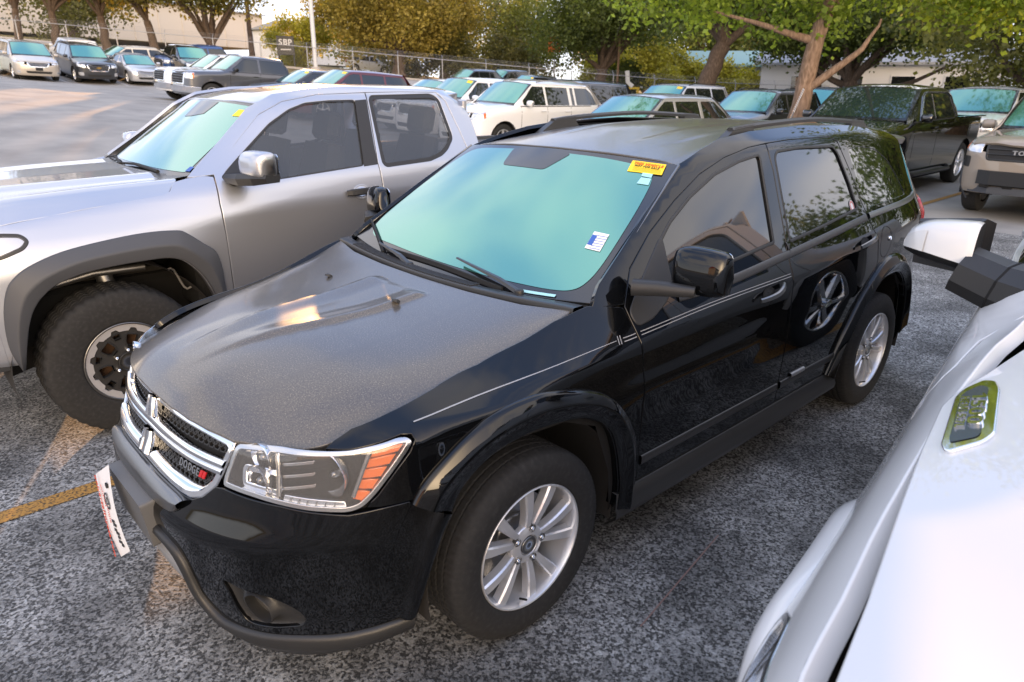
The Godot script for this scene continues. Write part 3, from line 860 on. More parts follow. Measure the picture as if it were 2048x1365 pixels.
func hero_rail(parent: Node3D, sd: float) -> void:
	var b := MB.new()
	var pts := []
	var sc := []
	var k := 15
	for i in k:
		var q := i / (k - 1.0)
		var x := lerpf(1.52, 2.95, q)
		pts.append(Vector3(x, hr.y(x, .555) + .046 + .012 * sin(PI * q), .555 * sd))
		sc.append(Vector2(1, 1))
	var sec := [Vector2(-.016, -.010), Vector2(.016, -.010), Vector2(.018, .004), Vector2(.010, .014), Vector2(-.010, .014), Vector2(-.018, .004)]
	sweep(b, pts, sec, [Vector3.UP], sc)
	put("roof_rail", b, M.satin_trim, parent)
	for e in [[1.40, 1.54, 1.70], [3.07, 2.93, 2.78]]:
		var f := MB.new()
		var y0 := hr.y(e[0], .555)
		var y1 := hr.y(e[1], .555)
		var y2 := hr.y(e[2], .555)
		for s2 in [-.022, .022]:
			var a := Vector3(e[0], y0 - .005, .555 * sd + s2)
			var bq := Vector3(e[1], y1 + .058, .555 * sd + s2 * .75)
			var c := Vector3(e[2], y2 + .060, .555 * sd + s2 * .75)
			var d := Vector3(e[2], y2 + .030, .555 * sd + s2 * .75)
			var d2 := Vector3(e[2] + (e[2] - e[1]) * .2, y2 - .008, .555 * sd + s2)
			f.flat([a, bq, c, d, d2], Vector3(0, 0, s2))
		for pr in [[0, 1], [1, 2], [2, 3], [3, 4]]:
			var L := []
			for s2 in [-.022, .022]:
				L.append([Vector3(e[0], y0 - .005, .555 * sd + s2), Vector3(e[1], y1 + .058, .555 * sd + s2 * .75), Vector3(e[2], y2 + .060, .555 * sd + s2 * .75), Vector3(e[2], y2 + .030, .555 * sd + s2 * .75), Vector3(e[2] + (e[2] - e[1]) * .2, y2 - .008, .555 * sd + s2)])
			f.flat([L[0][pr[0]], L[0][pr[1]], L[1][pr[1]], L[1][pr[0]]], Vector3(0, 1, 0) if pr[0] < 2 else Vector3(signf(e[2] - e[1]), 0, 0))
		put("rail_foot", f, M.satin_trim, parent)

func hero_headlamp(car: Node3D, S: Callable, F: Callable, m: int) -> void:
	var lamp := Node3D.new()
	lamp.name = "headlight"
	car.add_child(lamp, true)
	var outline := pv([.538, .886, .62, .897, .712, .904, .844, .904, .930, .907, 1.017, .917, 1.07, .925, 1.094, .923, 1.105, .912, 1.092, .890, 1.052, .842, .990, .772, .950, .737, .909, .727, .804, .735, .714, .746, .612, .757, .495, .763, .497, .787, .518, .847])
	outline = rounded(outline, .02)
	var inset := Geometry2D.offset_polygon(outline, -.010)[0] as PackedVector2Array
	var bez := MB.new()
	panel(bez, off(S, -.002), F.call(outline), .03, .03, 1.0, [F.call(inset)], .003, .03)
	put("bezel", bez, M.satin_chrome, lamp)
	var bowl := MB.new()
	panel(bowl, off(S, -.034), F.call(outline), .03, .03)
	put("housing", bowl, M.lamp_bowl, lamp)
	var wall := MB.new()
	var l := densify(F.call(inset), .03); l.append(l[0])
	band2(wall, S, l, l, [Vector2(0, -.004), Vector2(0, -.034)])
	put("housing_wall", wall, M.satin_chrome, lamp)
	# inner turn lamp with a square frame, main reflector, amber lenses
	var fr := MB.new()
	var a := rounded(pv([.555, .832, .700, .834, .705, .765, .560, .772]), .02)
	var a2 := Geometry2D.offset_polygon(a, -.012)[0] as PackedVector2Array
	panel(fr, off(S, -.018), F.call(a), .02, .02, 1.0, [F.call(a2)], .004, .03)
	put("lamp_frame", fr, M.chrome, lamp)
	for c in [[Vector2(.63, .80), .030, .048, "reflector_bowl"], [Vector2(.64, .868), .024, .045, "reflector_bowl"], [Vector2(.875, .835), .050, .062, "reflector_bowl"]]:
		var rb := MB.new()
		var p: Vector2 = c[0]
		if m == 1: p.x = -p.x
		var x := frame_on(S, p.x, p.y, 1.0, -.018)
		# lamps look forward, not along the skin
		var fw := Vector3(-1, .05, .12 if m == 0 else -.12).normalized()
		x.basis = Basis(fw.cross(Vector3.UP).normalized() * -1.0, Vector3.UP, fw).orthonormalized()
		var R: float = c[2]
		lathe(rb, [Vector2(R, .012), Vector2(R * .97, .006), Vector2(R * .8, -.012), Vector2(R * .5, -.026), Vector2(R * .2, -.032), Vector2(0.0, -.033)], 28, 0, TAU, x)
		put(c[3], rb, M.reflector, lamp)
		var bulb := MB.new()
		lathe(bulb, [Vector2(.010, -.03), Vector2(.011, .0), Vector2(.007, .008), Vector2(.0, .010)], 12, 0, TAU, x)
		put("bulb", bulb, M.dark_chrome, lamp)
	# ribs of the side reflector
	for k in 3:
		var rib := MB.new()
		var yy := .795 + .034 * k
		trim_band(rib, S, densify(F.call(pv([.715, yy - .004, .82, yy + .012])), .04, false), -.004, .004, -.012)
		put("rib", rib, M.satin_chrome, lamp)
	var dv := MB.new()
	trim_band(dv, S, densify(F.call(pv([.705, .90, .707, .84, .706, .765])), .03, false), -.007, .007, -.010)
	put("divider", dv, M.satin_chrome, lamp)
	dv = MB.new()
	trim_band(dv, S, densify(F.call(pv([.985, .905, .965, .86, .925, .765])), .03, false), -.006, .006, -.010)
	put("divider", dv, M.satin_chrome, lamp)
	for k in 5:
		var am := MB.new()
		var t0 := k / 5.0 + .030
		var t1 := (k + 1) / 5.0 - .030
		var L0 := Vector2(1.000, .906).lerp(Vector2(.925, .757), t0)
		var L1 := Vector2(1.000, .906).lerp(Vector2(.925, .757), t1)
		var R0 := Vector2(1.088, .916).lerp(Vector2(.950, .748), t0)
		var R1 := Vector2(1.088, .916).lerp(Vector2(.950, .748), t1)
		panel(am, off(S, -.012), F.call(PackedVector2Array([L0, R0, R1, L1])), .03, .03, 1.0, [], .003, .01)
		put("amber_reflector", am, M.amber, lamp)
	var low := MB.new()
	panel(low, off(S, -.010), F.call(pv([.722, .770, .900, .752, .905, .733, .804, .741, .716, .752])), .03, .03, 1.0, [], .003, .01)
	put("lower_reflector", low, M.reflector, lamp)
	for k in 6:
		var rib := MB.new()
		var x := .745 + .026 * k
		trim_band(rib, S, F.call(pv([x, .766 - .0025 * k, x - .008, .748 - .0025 * k])), -.0015, .0015, -.007)
		put("rib", rib, M.satin_chrome, lamp)
	var gl := MB.new()
	panel(gl, off(S, .001), F.call(inset), .03, .03)
	put("lens", gl, M.clear_glass, lamp)

func hero_grille(car: Node3D, S: Callable) -> void:
	var g := Node3D.new()
	g.name = "grille"
	car.add_child(g, true)
	var half := pv([0, .906, .135, .903, .253, .898, .371, .893, .50, .886, .522, .882, .505, .840, .488, .800, .466, .758, .44, .735, .41, .712, .36, .697, .30, .697, .2, .703, 0, .708])
	var outer := both(half)
	var back := MB.new()
	panel(back, off(S, -.045), outer, .05, .04)
	put("grille_back", back, M["void"], g)
	var ih := pv([0, .896, .135, .893, .253, .888, .371, .883, .49, .876, .506, .868, .49, .835, .472, .800, .452, .764, .43, .745, .40, .726, .352, .712, .295, .712, .2, .718, 0, .722])
	var ring := MB.new()
	panel(ring, off(S, .002), outer, .03, .03, 1.0, [both(ih)], .006, .04)
	put("grille_surround", ring, M.chrome, g)
	# crosshair
	var bar := MB.new()
	var A := densify(pv([-.500, .832, -.31, .832, -.13, .836, 0, .838, .13, .836, .31, .832, .500, .832]), .05, false)
	var B := densify(pv([-.483, .786, -.31, .786, -.13, .788, 0, .790, .13, .788, .31, .786, .483, .786]), .05, false)
	var pr := [Vector2(0, -.03), Vector2(0, .002), Vector2(.08, .008), Vector2(.40, .012), Vector2(.46, .004), Vector2(.46, .004), Vector2(.60, .002), Vector2(.60, .002), Vector2(.66, .008), Vector2(.92, .006), Vector2(1, .0), Vector2(1, -.03)]
	band2(bar, S, A, B, pr)
	put("crosshair_bar", bar, M.chrome, g)
	for q in [[Vector2(-.030, .896), Vector2(-.036, .838), Vector2(.030, .896), Vector2(.036, .838)], [Vector2(-.036, .790), Vector2(-.046, .718), Vector2(.036, .790), Vector2(.046, .718)]]:
		var v := MB.new()
		var a := densify(PackedVector2Array([q[0], q[1]]), .02, false)
		var b := densify(PackedVector2Array([q[2], q[3]]), .02, false)
		band2(v, S, a, b, [Vector2(0, -.03), Vector2(0, .006), Vector2(.1, .014), Vector2(.38, .018), Vector2(.42, .008), Vector2(.42, .008), Vector2(.58, .008), Vector2(.58, .008), Vector2(.62, .018), Vector2(.9, .014), Vector2(1, .006), Vector2(1, -.03)])
		put("crosshair_post", v, M.chrome, g)
	# bright sill under the lower openings
	for m in 2:
		var F := func(p: PackedVector2Array) -> PackedVector2Array: return p if m == 0 else mir(p)
		var ls := MB.new()
		band2(ls, S, densify(F.call(pv([.070, .742, .2, .738, .37, .736, .425, .742])), .04, false), densify(F.call(pv([.055, .718, .2, .714, .352, .710, .40, .724])), .04, false), [Vector2(0, -.02), Vector2(0, -.006), Vector2(.3, .006), Vector2(1, .008)])
		put("lower_bar", ls, M.chrome, g)
	# honeycomb: one hexagon ring per cell
	var hexes := MB.new()
	var cells := []
	var dx := .030
	var dyh := .0125
	for j in 20:
		for i in 44:
			var c := Vector2(-.51 + dx * i + (dx * .5 if j % 2 else 0.0), .705 + dyh * j)
			var q := Vector2(absf(c.x), c.y)
			var inside := Geometry2D.is_point_in_polygon(c, both(ih))
			if not inside: continue
			if q.y < .845 and q.y > .778: continue
			if q.y < .742: continue
			if q.x < .034: continue
			cells.append(c)
	for c in cells:
		var o := PackedVector2Array()
		var n := PackedVector2Array()
		for k in 6:
			var a := TAU * k / 6.0
			o.append(c + Vector2(cos(a) * .0195, sin(a) * .0145)); n.append(c + Vector2(cos(a) * .0150, sin(a) * .0105))
		o.append(o[0]); n.append(n[0])
		var f := off(S, -.018)
		var base := hexes.v.size()
		for k in 7:
			var nn := normal_at(S, o[k].x, o[k].y, .008, 1.0)
			var po: Vector3 = f.call(o[k].x, o[k].y)
			var pn: Vector3 = f.call(n[k].x, n[k].y)
			var cen: Vector3 = f.call(c.x, c.y)
			hexes.add(po, nn); hexes.add(pn + nn * .001, nn)
			hexes.add(pn + nn * .001, (cen - pn).normalized()); hexes.add(pn - nn * .018, (cen - pn).normalized())
		for k in 6:
			var b := base + 4 * k
			hexes.quad(b, b + 1, b + 5, b + 4)
			hexes.quad(b + 2, b + 3, b + 7, b + 6)
	var hx := put("honeycomb", hexes, M.black_trim, g)
	hx.set_meta("kind", "stuff")
	lettering("badge", "DODGE", .034, .004, frame_on(S, .30, .764, 1.0, -.012), M.satin_chrome, g)
	for k in 2:
		var sl := MB.new()
		prism(sl, pv([-.008, -.011, .004, -.011, .010, .011, -.002, .011]), 0, .004, frame_on(S, .372 + .017 * k, .764, 1.0, -.012))
		put("badge_slash", sl, M.red_lens, g)

func hero_cowl(car: Node3D, W: Callable, H: Callable) -> void:
	var cow := MB.new()
	var rows := []
	for i in 41:
		var q := -1.0 + i / 20.0
		var z := .775 * q
		var xb := .203 + .060 * pow(absf(q), 1.9)
		var g := hero_shield(q, .05)
		var hy := hh.y(minf(xb, .29), minf(absf(z), .77)) + .004
		var row := []
		row.append(Vector3(xb, hy - .03, z)); row.append(Vector3(xb, hy + .003, z)); row.append(Vector3(xb + .006, hy + .008, z))
		row.append(Vector3(lerpf(xb, g.x, .45), hy + .008, z)); row.append(Vector3(lerpf(xb, g.x, .60), hy - .012, z)); row.append(Vector3(lerpf(xb, g.x, .8), hy - .018, z)); row.append(Vector3(g.x + .02, g.y + .006, z))
		rows.append(row)
	surf_rows(cow, rows)
	put("cowl_panel", cow, M.satin_trim, car)
	for i in 62:                                          # louvres
		var q := lerpf(-.80, .36, i / 61.0)
		var z := .775 * q
		var xb := .203 + .060 * pow(absf(q), 1.9)
		var hy := hh.y(minf(xb, .29), absf(z)) + .013
		var g := hero_shield(q, .05)
		var mb := MB.new()
		cbox(mb, Vector3(xb + .030, hy + .0005, z), Vector3(.048, .006, .0065), .001, Basis(Vector3.UP, -.12))
		put("cowl_louvre", mb, M.black_trim, car)
	# wipers: arm, blade
	for w in [[.62, .030, .10, .118, -.56, .056, .50, .030], [-.22, .030, -.62, .05, -1.0, .16, -.55, .028]]:
		var wn := Node3D.new()
		wn.name = "wiper"
		car.add_child(wn, true)
		var f := off(W, .022)
		var arm := MB.new()
		sweep(arm, [f.call(w[0], w[1] - .01), f.call(lerpf(w[0], w[2], .3), lerpf(w[1], w[3], .3)) + Vector3(0, .012, 0), f.call(w[2], w[3]) + Vector3(0, .012, 0)], [Vector2(-.009, -.004), Vector2(.009, -.004), Vector2(.006, .005), Vector2(-.006, .005)], [Vector3.UP], [1.5, 1.2, .6])
		put("wiper_arm", arm, M.satin_trim, wn)
		var bl := MB.new()
		var pts := []
		for i in 13:
			var t := i / 12.0
			var z: float = lerpf(w[4], w[6], t)
			pts.append(off(W, .012).call(z, lerpf(w[5], w[7], t) + .035 * sin(PI * t) * (1.0 if w[0] > 0 else .2)))
		sweep(bl, pts, [Vector2(-.005, -.010), Vector2(.005, -.010), Vector2(.004, .008), Vector2(-.004, .008)], [Vector3.UP])
		put("wiper_blade", bl, M.matte_black, wn)
		var piv := MB.new()
		var pp: Vector3 = f.call(w[0], w[1] - .01)
		lathe(piv, [Vector2(.018, -.02), Vector2(.018, .006), Vector2(.014, .012), Vector2(0, .013)], 16, 0, TAU, Transform3D(Basis(Vector3.RIGHT, -PI / 2), pp))
		put("wiper_pivot", piv, M.black_trim, wn)

func hero_stickers(car: Node3D, W: Callable) -> void:
	var f := off(W, .0045)
	var yc := MB.new()
	panel(yc, f, pv([.700, .962, .928, .968, .941, .884, .716, .876]), .04, .03, 1.0)
	var o := put("yellow_card", yc, M.yellow_card, null)
	tag(o, "yellow card in the windscreen of the black crossover lettered not for sale", "card")
	var x := frame_on(W, .824, .944, 1.0, .006)
	var sk := x.basis
	lettering("print", "THIS VEHICLE", .0205, .0006, Transform3D(sk, x.origin), M.print_red, o)
	x = frame_on(W, .822, .925, 1.0, .006)
	lettering("print", "NOT FOR SALE", .0165, .0006, Transform3D(sk, x.origin), M.print_black, o)
	for k in 4:
		var ln := MB.new()
		panel(ln, off(W, .0050), pv([.735 + .003 * k, .911 - .0075 * k, .92 + .003 * k, .916 - .0075 * k, .92 + .003 * k, .9145 - .0075 * k, .735 + .003 * k, .9095 - .0075 * k]), .05, .01)
		put("print_line", ln, M.print_red, o)
	for t in [[.819, .880, .887, .881, .892, .852, .825, .855], [.830, .846, .894, .847, .904, .797, .828, .797]]:
		var mb := MB.new()
		panel(mb, f, pv(t), .03, .02)
		var s := put("white_tag", mb, M["pale_tag"], null)
		tag(s, "small pale tag under the yellow card" if t[1] > .87 else "larger pale tag below the small tag in the windscreen", "tag", "tags under the yellow card")
	var reg := MB.new()
	panel(reg, f, pv([.780, .440, .872, .433, .880, .322, .787, .332]), .04, .03)
	var r := put("registration_sticker", reg, M.paper, null)
	tag(r, "white and blue registration sticker low in the black crossover's windscreen", "sticker")
	reg = MB.new()
	panel(reg, off(W, .0055), pv([.783, .418, .813, .416, .817, .352, .787, .355]), .02, .02)
	put("sticker_field", reg, M.sticker_blue, r)
	for k in 6:
		reg = MB.new()
		var v := .418 - .016 * k
		panel(reg, off(W, .0052), pv([.812, v, .874, v - .003, .874, v - .006, .812, v - .003]), .03, .01)
		put("sticker_line", reg, M.sticker_blue, r)
	var vin := MB.new()
	panel(vin, f, pv([.60, .052, .80, .050, .80, .036, .60, .038]), .05, .02)
	put("vin_plate", vin, M["pale_tag"], car)

# ---------------------------------------------------------------- silver pickup: its surfaces (local axes like the black car's, origin under its front axle)
var ss: Shell
var sh: Field
var sr: Field
const SILVER_AT := Vector3(-.53, 0, -2.70)
func silver_surfaces() -> void:
	var plan := [Vector2(-.98, 0), Vector2(-.97, .45), Vector2(-.90, .74), Vector2(-.74, .885), Vector2(-.45, .95), Vector2(0, .958), Vector2(.6, .952), Vector2(1.5, .95), Vector2(3.0, .95), Vector2(4.30, .945), Vector2(4.42, .90), Vector2(4.45, .75), Vector2(4.46, 0)]
	var rows := [
		[Vector2(-.98, 0), [.40, .15, .5, .02, .7, .0, .95, .0, 1.05, .03, 1.17, .06, 1.24, .12, 1.4, .5]],
		[Vector2(-.74, .885), [.45, .1, .52, .02, .75, .0, .95, .0, 1.05, .005, 1.17, .04, 1.22, .10, 1.35, .4]],
		[-.2, [.45, .08, .52, .02, .75, .0, .98, -.012, 1.09, .018, 1.22, .085, 1.30, .16, 1.4, .35]],
		[.35, [.45, .08, .52, .02, .75, .005, .98, -.008, 1.11, .016, 1.27, .080, 1.34, .14, 1.5, .3]],
		[.75, [.45, .08, .52, .02, .75, .016, .96, .012, 1.15, .0, 1.28, .035, 1.53, .225, 1.65, .36]],
		[1.1, [.45, .08, .52, .02, .72, .022, .93, .016, 1.17, .0, 1.29, .03, 1.78, .255, 1.86, .40]],
		[1.6, [.45, .08, .52, .02, .72, .022, .93, .014, 1.17, .0, 1.31, .03, 1.80, .250, 1.88, .40]],
		[2.5, [.45, .08, .52, .02, .72, .012, .95, .010, 1.17, .0, 1.34, .035, 1.80, .245, 1.88, .40]],
		[2.9, [.45, .08, .52, .02, .75, .010, .95, .005, 1.16, .0, 1.32, .03, 1.36, .06, 1.5, .4]],
		[Vector2(4.46, 0), [.45, .08, .52, .02, .75, .010, .95, .005, 1.16, .0, 1.32, .03, 1.36, .06, 1.5, .4]]]
	ss = Shell.new(plan, rows, 1.95, .06, .022, .14)
	sh = Field.new([
		[-1.0, [0, 1.14, .45, 1.13, .70, 1.08, .80, 1.04, .95, .9]],
		[-.85, [0, 1.22, .45, 1.21, .66, 1.185, .76, 1.14, .95, 1.0]],
		[-.6, [0, 1.265, .5, 1.27, .72, 1.265, .80, 1.21, .95, 1.08]],
		[-.4, [0, 1.285, .5, 1.292, .76, 1.305, .82, 1.25, .95, 1.11]],
		[0, [0, 1.30, .5, 1.310, .77, 1.330, .84, 1.275, .95, 1.16]],
		[.45, [0, 1.315, .5, 1.320, .775, 1.343, .84, 1.29, .95, 1.19]]], .98, .06, .022)
	sh.extra = func(x: float, z: float) -> float:         # raised centre of the bonnet
		var q := absf(z)
		return .028 * smoothstep(.52, .40, q + .10 * smoothstep(.2, -.8, x)) * smoothstep(-.8, -.4, x)
	sr = Field.new([
		[.95, [0, 1.745, .35, 1.740, .6, 1.715, .75, 1.66]],
		[1.2, [0, 1.805, .35, 1.800, .62, 1.775, .75, 1.70]],
		[1.7, [0, 1.850, .35, 1.845, .64, 1.805, .75, 1.72]],
		[2.4, [0, 1.850, .35, 1.845, .64, 1.805, .75, 1.72]],
		[2.62, [0, 1.835, .35, 1.83, .64, 1.79, .75, 1.71]]], .78, .08, .04)
func silver_shield(z: float, t: float) -> Vector3:
	var b := Vector3(.40 + .085 * z * z, 1.300 + .02 * z * z, .735 * z)
	var a := Vector3(.97 + .07 * z * z, 1.752 - .025 * z * z, .640 * z)
	var p := b.lerp(a, t)
	p.y += .045 * t * (1.0 - t) * (1.0 - z * z * .6)
	return p

# ---------------------------------------------------------------- silver pickup
func ring_poly(p: PackedVector2Array, by: float) -> PackedVector2Array:
	var r := Geometry2D.offset_polygon(p, by)
	return r[0] if r.size() else p

func seat(parent: Node3D, at: Vector3, material: Material) -> void:
	var s := Node3D.new()
	s.name = "seat"
	parent.add_child(s, true)
	s.position = at
	var mb := MB.new()
	cbox(mb, Vector3(0, .10, 0), Vector3(.50, .16, .48), .05)
	put("cushion", mb, material, s)
	mb = MB.new()
	sweep(mb, [Vector3(.20, .14, 0), Vector3(.27, .42, 0), Vector3(.36, .74, 0)], [Vector2(-.24, -.06), Vector2(.24, -.06), Vector2(.26, .0), Vector2(.20, .07), Vector2(-.20, .07), Vector2(-.26, .0)], [Vector3.LEFT], [1.0, 1.0, .82])
	put("backrest", mb, material, s)
	mb = MB.new()
	cbox(mb, Vector3(.39, .86, 0), Vector3(.10, .19, .27), .04, Basis(Vector3.BACK, -.25))
	put("headrest", mb, material, s)

func wheel_silver(parent: Node3D, at: Vector3, side: float) -> void:
	var w := Node3D.new()
	w.name = "wheel"
	parent.add_child(w, true)
	w.position = at
	w.transform.basis = Basis(Vector3(side, 0, 0), Vector3.UP, Vector3(0, 0, side))
	put("tyre", tyre_mesh(.408, .222, .265, 44, .011, .010, .004), M.tyre, w)
	var rim := MB.new()
	lathe(rim, [Vector2(.224, -.006), Vector2(.2245, .0), Vector2(.221, .003), Vector2(.216, .003), Vector2(.2135, .0), Vector2(.2135, .0), Vector2(.208, -.02), Vector2(.204, -.10), Vector2(.20, -.22)], 64)
	put("rim", rim, M.dark_chrome, w)
	var ringp := circle(Vector2.ZERO, .212, 96)
	var inner := PackedVector2Array()
	for i in 96:
		var a := TAU * i / 96
		var k := absf(fposmod(a / (TAU / 12) , 1.0) - .5) * 2.0
		inner.append(Vector2(cos(a), sin(a)) * (.176 if k > .30 else .192))
	var mb := MB.new()
	# ring as strips between the two outlines
	for i in 96:
		var j := (i + 1) % 96
		mb.flat([Vector3(ringp[i].x, ringp[i].y, -.004), Vector3(ringp[j].x, ringp[j].y, -.004), Vector3(inner[j].x, inner[j].y, -.008), Vector3(inner[i].x, inner[i].y, -.008)], Vector3.BACK)
		mb.flat([Vector3(inner[i].x, inner[i].y, -.008), Vector3(inner[j].x, inner[j].y, -.008), Vector3(inner[j].x, inner[j].y, -.04), Vector3(inner[i].x, inner[i].y, -.04)], -Vector3(inner[i].x, inner[i].y, 0))
	put("bead_ring", mb, M.alloy, w)
	var holes := []
	for k in 6:
		var a := TAU * k / 6 + .26
		var h := PackedVector2Array()
		for q in [[.088, -.20], [.088, .20], [.112, .27], [.150, .22], [.158, .16], [.158, -.16], [.150, -.22], [.112, -.27]]:
			h.append(Vector2(cos(a + q[1]), sin(a + q[1])) * q[0])
		holes.append(h)
		var b := a + TAU / 12
		h = PackedVector2Array()
		for q in [[.140, -.12], [.140, .12], [.170, .13], [.170, -.13]]:
			h.append(Vector2(cos(b + q[1]), sin(b + q[1])) * q[0])
		holes.append(h)
	mb = MB.new()
	prism(mb, circle(Vector2.ZERO, .186, 60), -.055, -.014, Transform3D.IDENTITY, holes)
	put("wheel_face", mb, M.satin_trim, w)
	for k in 12:                                          # raised borders of the openings
		var l: PackedVector2Array = holes[k]
		mb = MB.new()
		var pts := []
		for p in l: pts.append(Vector3(p.x, p.y, -.014))
		pts.append(pts[0]); pts.append(pts[1])
		sweep(mb, pts, [Vector2(-.005, 0), Vector2(.005, 0), Vector2(.003, .005), Vector2(-.003, .005)], [Vector3.BACK], [], false)
		put("opening_border", mb, M.black_trim, w)
	mb = MB.new()
	lathe(mb, [Vector2(.058, -.02), Vector2(.056, .000), Vector2(.050, .004), Vector2(.046, -.004), Vector2(.046, -.004), Vector2(.0, -.004)], 32)
	put("centre_cap", mb, M.black_trim, w)
	for k in 6:
		var a := TAU * k / 6 + .52
		mb = MB.new()
		lathe(mb, [Vector2(.011, -.014), Vector2(.011, .006), Vector2(.008, .012), Vector2(.0, .013)], 6, 0, TAU, Transform3D(Basis.IDENTITY, Vector3(cos(a) * .070, sin(a) * .070, 0)))
		put("lug_nut", mb, M.chrome, w)
	mb = MB.new()
	lathe(mb, [Vector2(.17, -.13), Vector2(.17, -.115), Vector2(.17, -.115), Vector2(.0, -.115)], 40)
	put("brake_disc", mb, M.rusty, w)
	mb = MB.new()
	lathe(mb, [Vector2(.205, -.20), Vector2(.0, -.20)], 24)
	put("backing_plate", mb, M["void"], w)

func silver_pickup() -> void:
	silver_surfaces()
	var car := thing("silver_pickup", "silver crew cab pickup with grey wheel arch cladding beside the black crossover", "pickup", SILVER_AT)
	var S := func(s, y): return ss.at(s, y)
	var H := func(x, z): return sh.at(x, z)
	var R := func(x, z): return sr.at(x, z)
	var W := func(z, t): return silver_shield(z, t)
	var P: Material = M.silver_paint
	var core := MB.new()
	cbox(core, Vector3(1.6, .62, 0), Vector3(4.9, .3, 1.1), .03)
	cbox(core, Vector3(1.45, .75, 0), Vector3(2.0, .35, 1.72), .03)
	cbox(core, Vector3(-.15, .95, 0), Vector3(1.2, .30, 1.0), .05)
	put("underbody", core, M["void"], car)
	# bonnet
	var hh2 := pv([.405, 0, .415, .42, .447, .73, .435, .775, .40, .81, .36, .855, .02, .868, -.21, .868, -.42, .862, -.62, .84, -.78, .76, -.88, .55, -.92, .3, -.93, 0])
	var hp := hh2.duplicate()
	for i in range(hh2.size() - 2, 0, -1): hp.append(Vector2(hh2[i].x, -hh2[i].y))
	seam_panel("hood", H, hp, P, car, .035, -1.0, [], .005, .02)
	var arch := spline(pv([1.24, .50, 1.285, .677, 1.315, .762, 1.364, .836, 1.449, .900, 1.581, .938, 1.741, .952, 1.908, .955, 2.014, .945, 2.085, .908, 2.15, .836, 2.19, .765, 2.23, .66, 2.255, .50]), 3)
	var fender := pv([2.12, 1.330, 2.085, 1.285, 2.05, 1.272, 1.732, 1.244, 1.501, 1.218, 1.282, 1.193, 1.10, 1.175, 1.14, 1.12, 1.16, 1.0, 1.17, .80, 1.18, .50])
	fender.append_array(arch)
	fender.append_array(pv([2.33, .50, 2.326, .792, 2.322, 1.001, 2.316, 1.111, 2.316, 1.201, 2.326, 1.300, 2.330, 1.345, 2.28, 1.352, 2.2, 1.345]))
	var gf := rounded(pv([2.40, 1.352, 2.584, 1.490, 2.748, 1.616, 2.889, 1.692, 3.006, 1.729, 3.170, 1.742, 3.360, 1.745, 3.290, 1.358, 2.778, 1.323, 2.43, 1.300]), .02)
	var gr := rounded(pv([3.495, 1.755, 3.992, 1.765, 4.03, 1.742, 4.056, 1.502, 3.993, 1.438, 3.930, 1.402, 3.826, 1.374, 3.46, 1.356]), .02)
	var df := pv([2.342, .56, 2.338, .792, 2.332, 1.001, 2.328, 1.111, 2.328, 1.201, 2.338, 1.300, 2.346, 1.366, 2.513, 1.508, 2.700, 1.670, 2.862, 1.743, 3.106, 1.783, 3.455, 1.795, 3.440, 1.656, 3.396, 1.365, 3.398, 1.260, 3.398, .56])
	var dr := pv([3.410, .56, 3.410, 1.260, 3.408, 1.365, 3.453, 1.656, 3.468, 1.795, 3.745, 1.800, 4.05, 1.797, 4.10, 1.74, 4.15, 1.55, 4.19, 1.36, 4.20, 1.20, 4.13, .98, 4.05, .70, 4.0, .56])
	var arch2 := spline(pv([4.60, .50, 4.64, .72, 4.74, .87, 4.90, .94, 5.10, .945, 5.26, .90, 5.38, .78, 5.45, .62, 5.47, .50]), 3)
	var cabside := pv([2.2, 1.352, 2.35, 1.36, 2.513, 1.514, 2.700, 1.677, 2.862, 1.750, 3.106, 1.790, 3.46, 1.803, 3.745, 1.807, 4.06, 1.804, 4.11, 1.745, 4.16, 1.55, 4.20, 1.36, 4.21, 1.20, 4.20, 1.0, 4.24, .56, 4.30, .56, 4.31, 1.30, 4.30, 1.55, 4.27, 1.81, 3.4, 1.835, 3.1, 1.825, 2.83, 1.788, 2.66, 1.71, 2.45, 1.54])
	for m in 2:
		var F := func(p: PackedVector2Array) -> PackedVector2Array: return p if m == 0 else mir(p)
		var sd := 1.0 if m == 0 else -1.0
		seam_panel("front_fender", S, F.call(fender), P, car, .04)
		seam_panel("cab_side", S, F.call(cabside), P, car, .05)
		var d1 := seam_panel("front_door", S, F.call(df), P, car, .04, 1.0, [F.call(ring_poly(gf, .012))])
		var d2 := seam_panel("rear_door", S, F.call(dr), P, car, .05, 1.0, [F.call(ring_poly(gr, .03))])
		var bd := MB.new()
		panel(bd, off(S, -.004), F.call(ring_poly(gr, .034)), .06, .06, 1.0, [F.call(gr)], 0, 0)
		put("window_border", bd, M.black_trim, d2)
		bd = MB.new()
		panel(bd, off(S, -.004), F.call(ring_poly(gf, .014)), .06, .06, 1.0, [F.call(gf)], 0, 0)
		put("window_border", bd, M.black_trim, d1)
		bd = MB.new()
		panel(bd, off(S, .0015), F.call(pv([3.362, 1.75, 3.45, 1.755, 3.408, 1.46, 3.397, 1.352, 3.29, 1.345])), .06, .06)
		put("pillar_cover", bd, M.black_trim, d1)
		seam_panel("window_glass", off(S, -.012), F.call(gf), M.tinted_window, d1, .08, 1.0, [], 0, 0)
		seam_panel("window_glass", off(S, -.012), F.call(gr), M.tinted_window, d2, .08, 1.0, [], 0, 0)
		var sail := MB.new()
		panel(sail, off(S, .002), F.call(rounded(pv([2.375, 1.340, 2.52, 1.450, 2.585, 1.480, 2.60, 1.310, 2.42, 1.290]), .015)), .05, .05, 1.0, [], .004, .01)
		put("mirror_sail", sail, M.black_trim, d1)
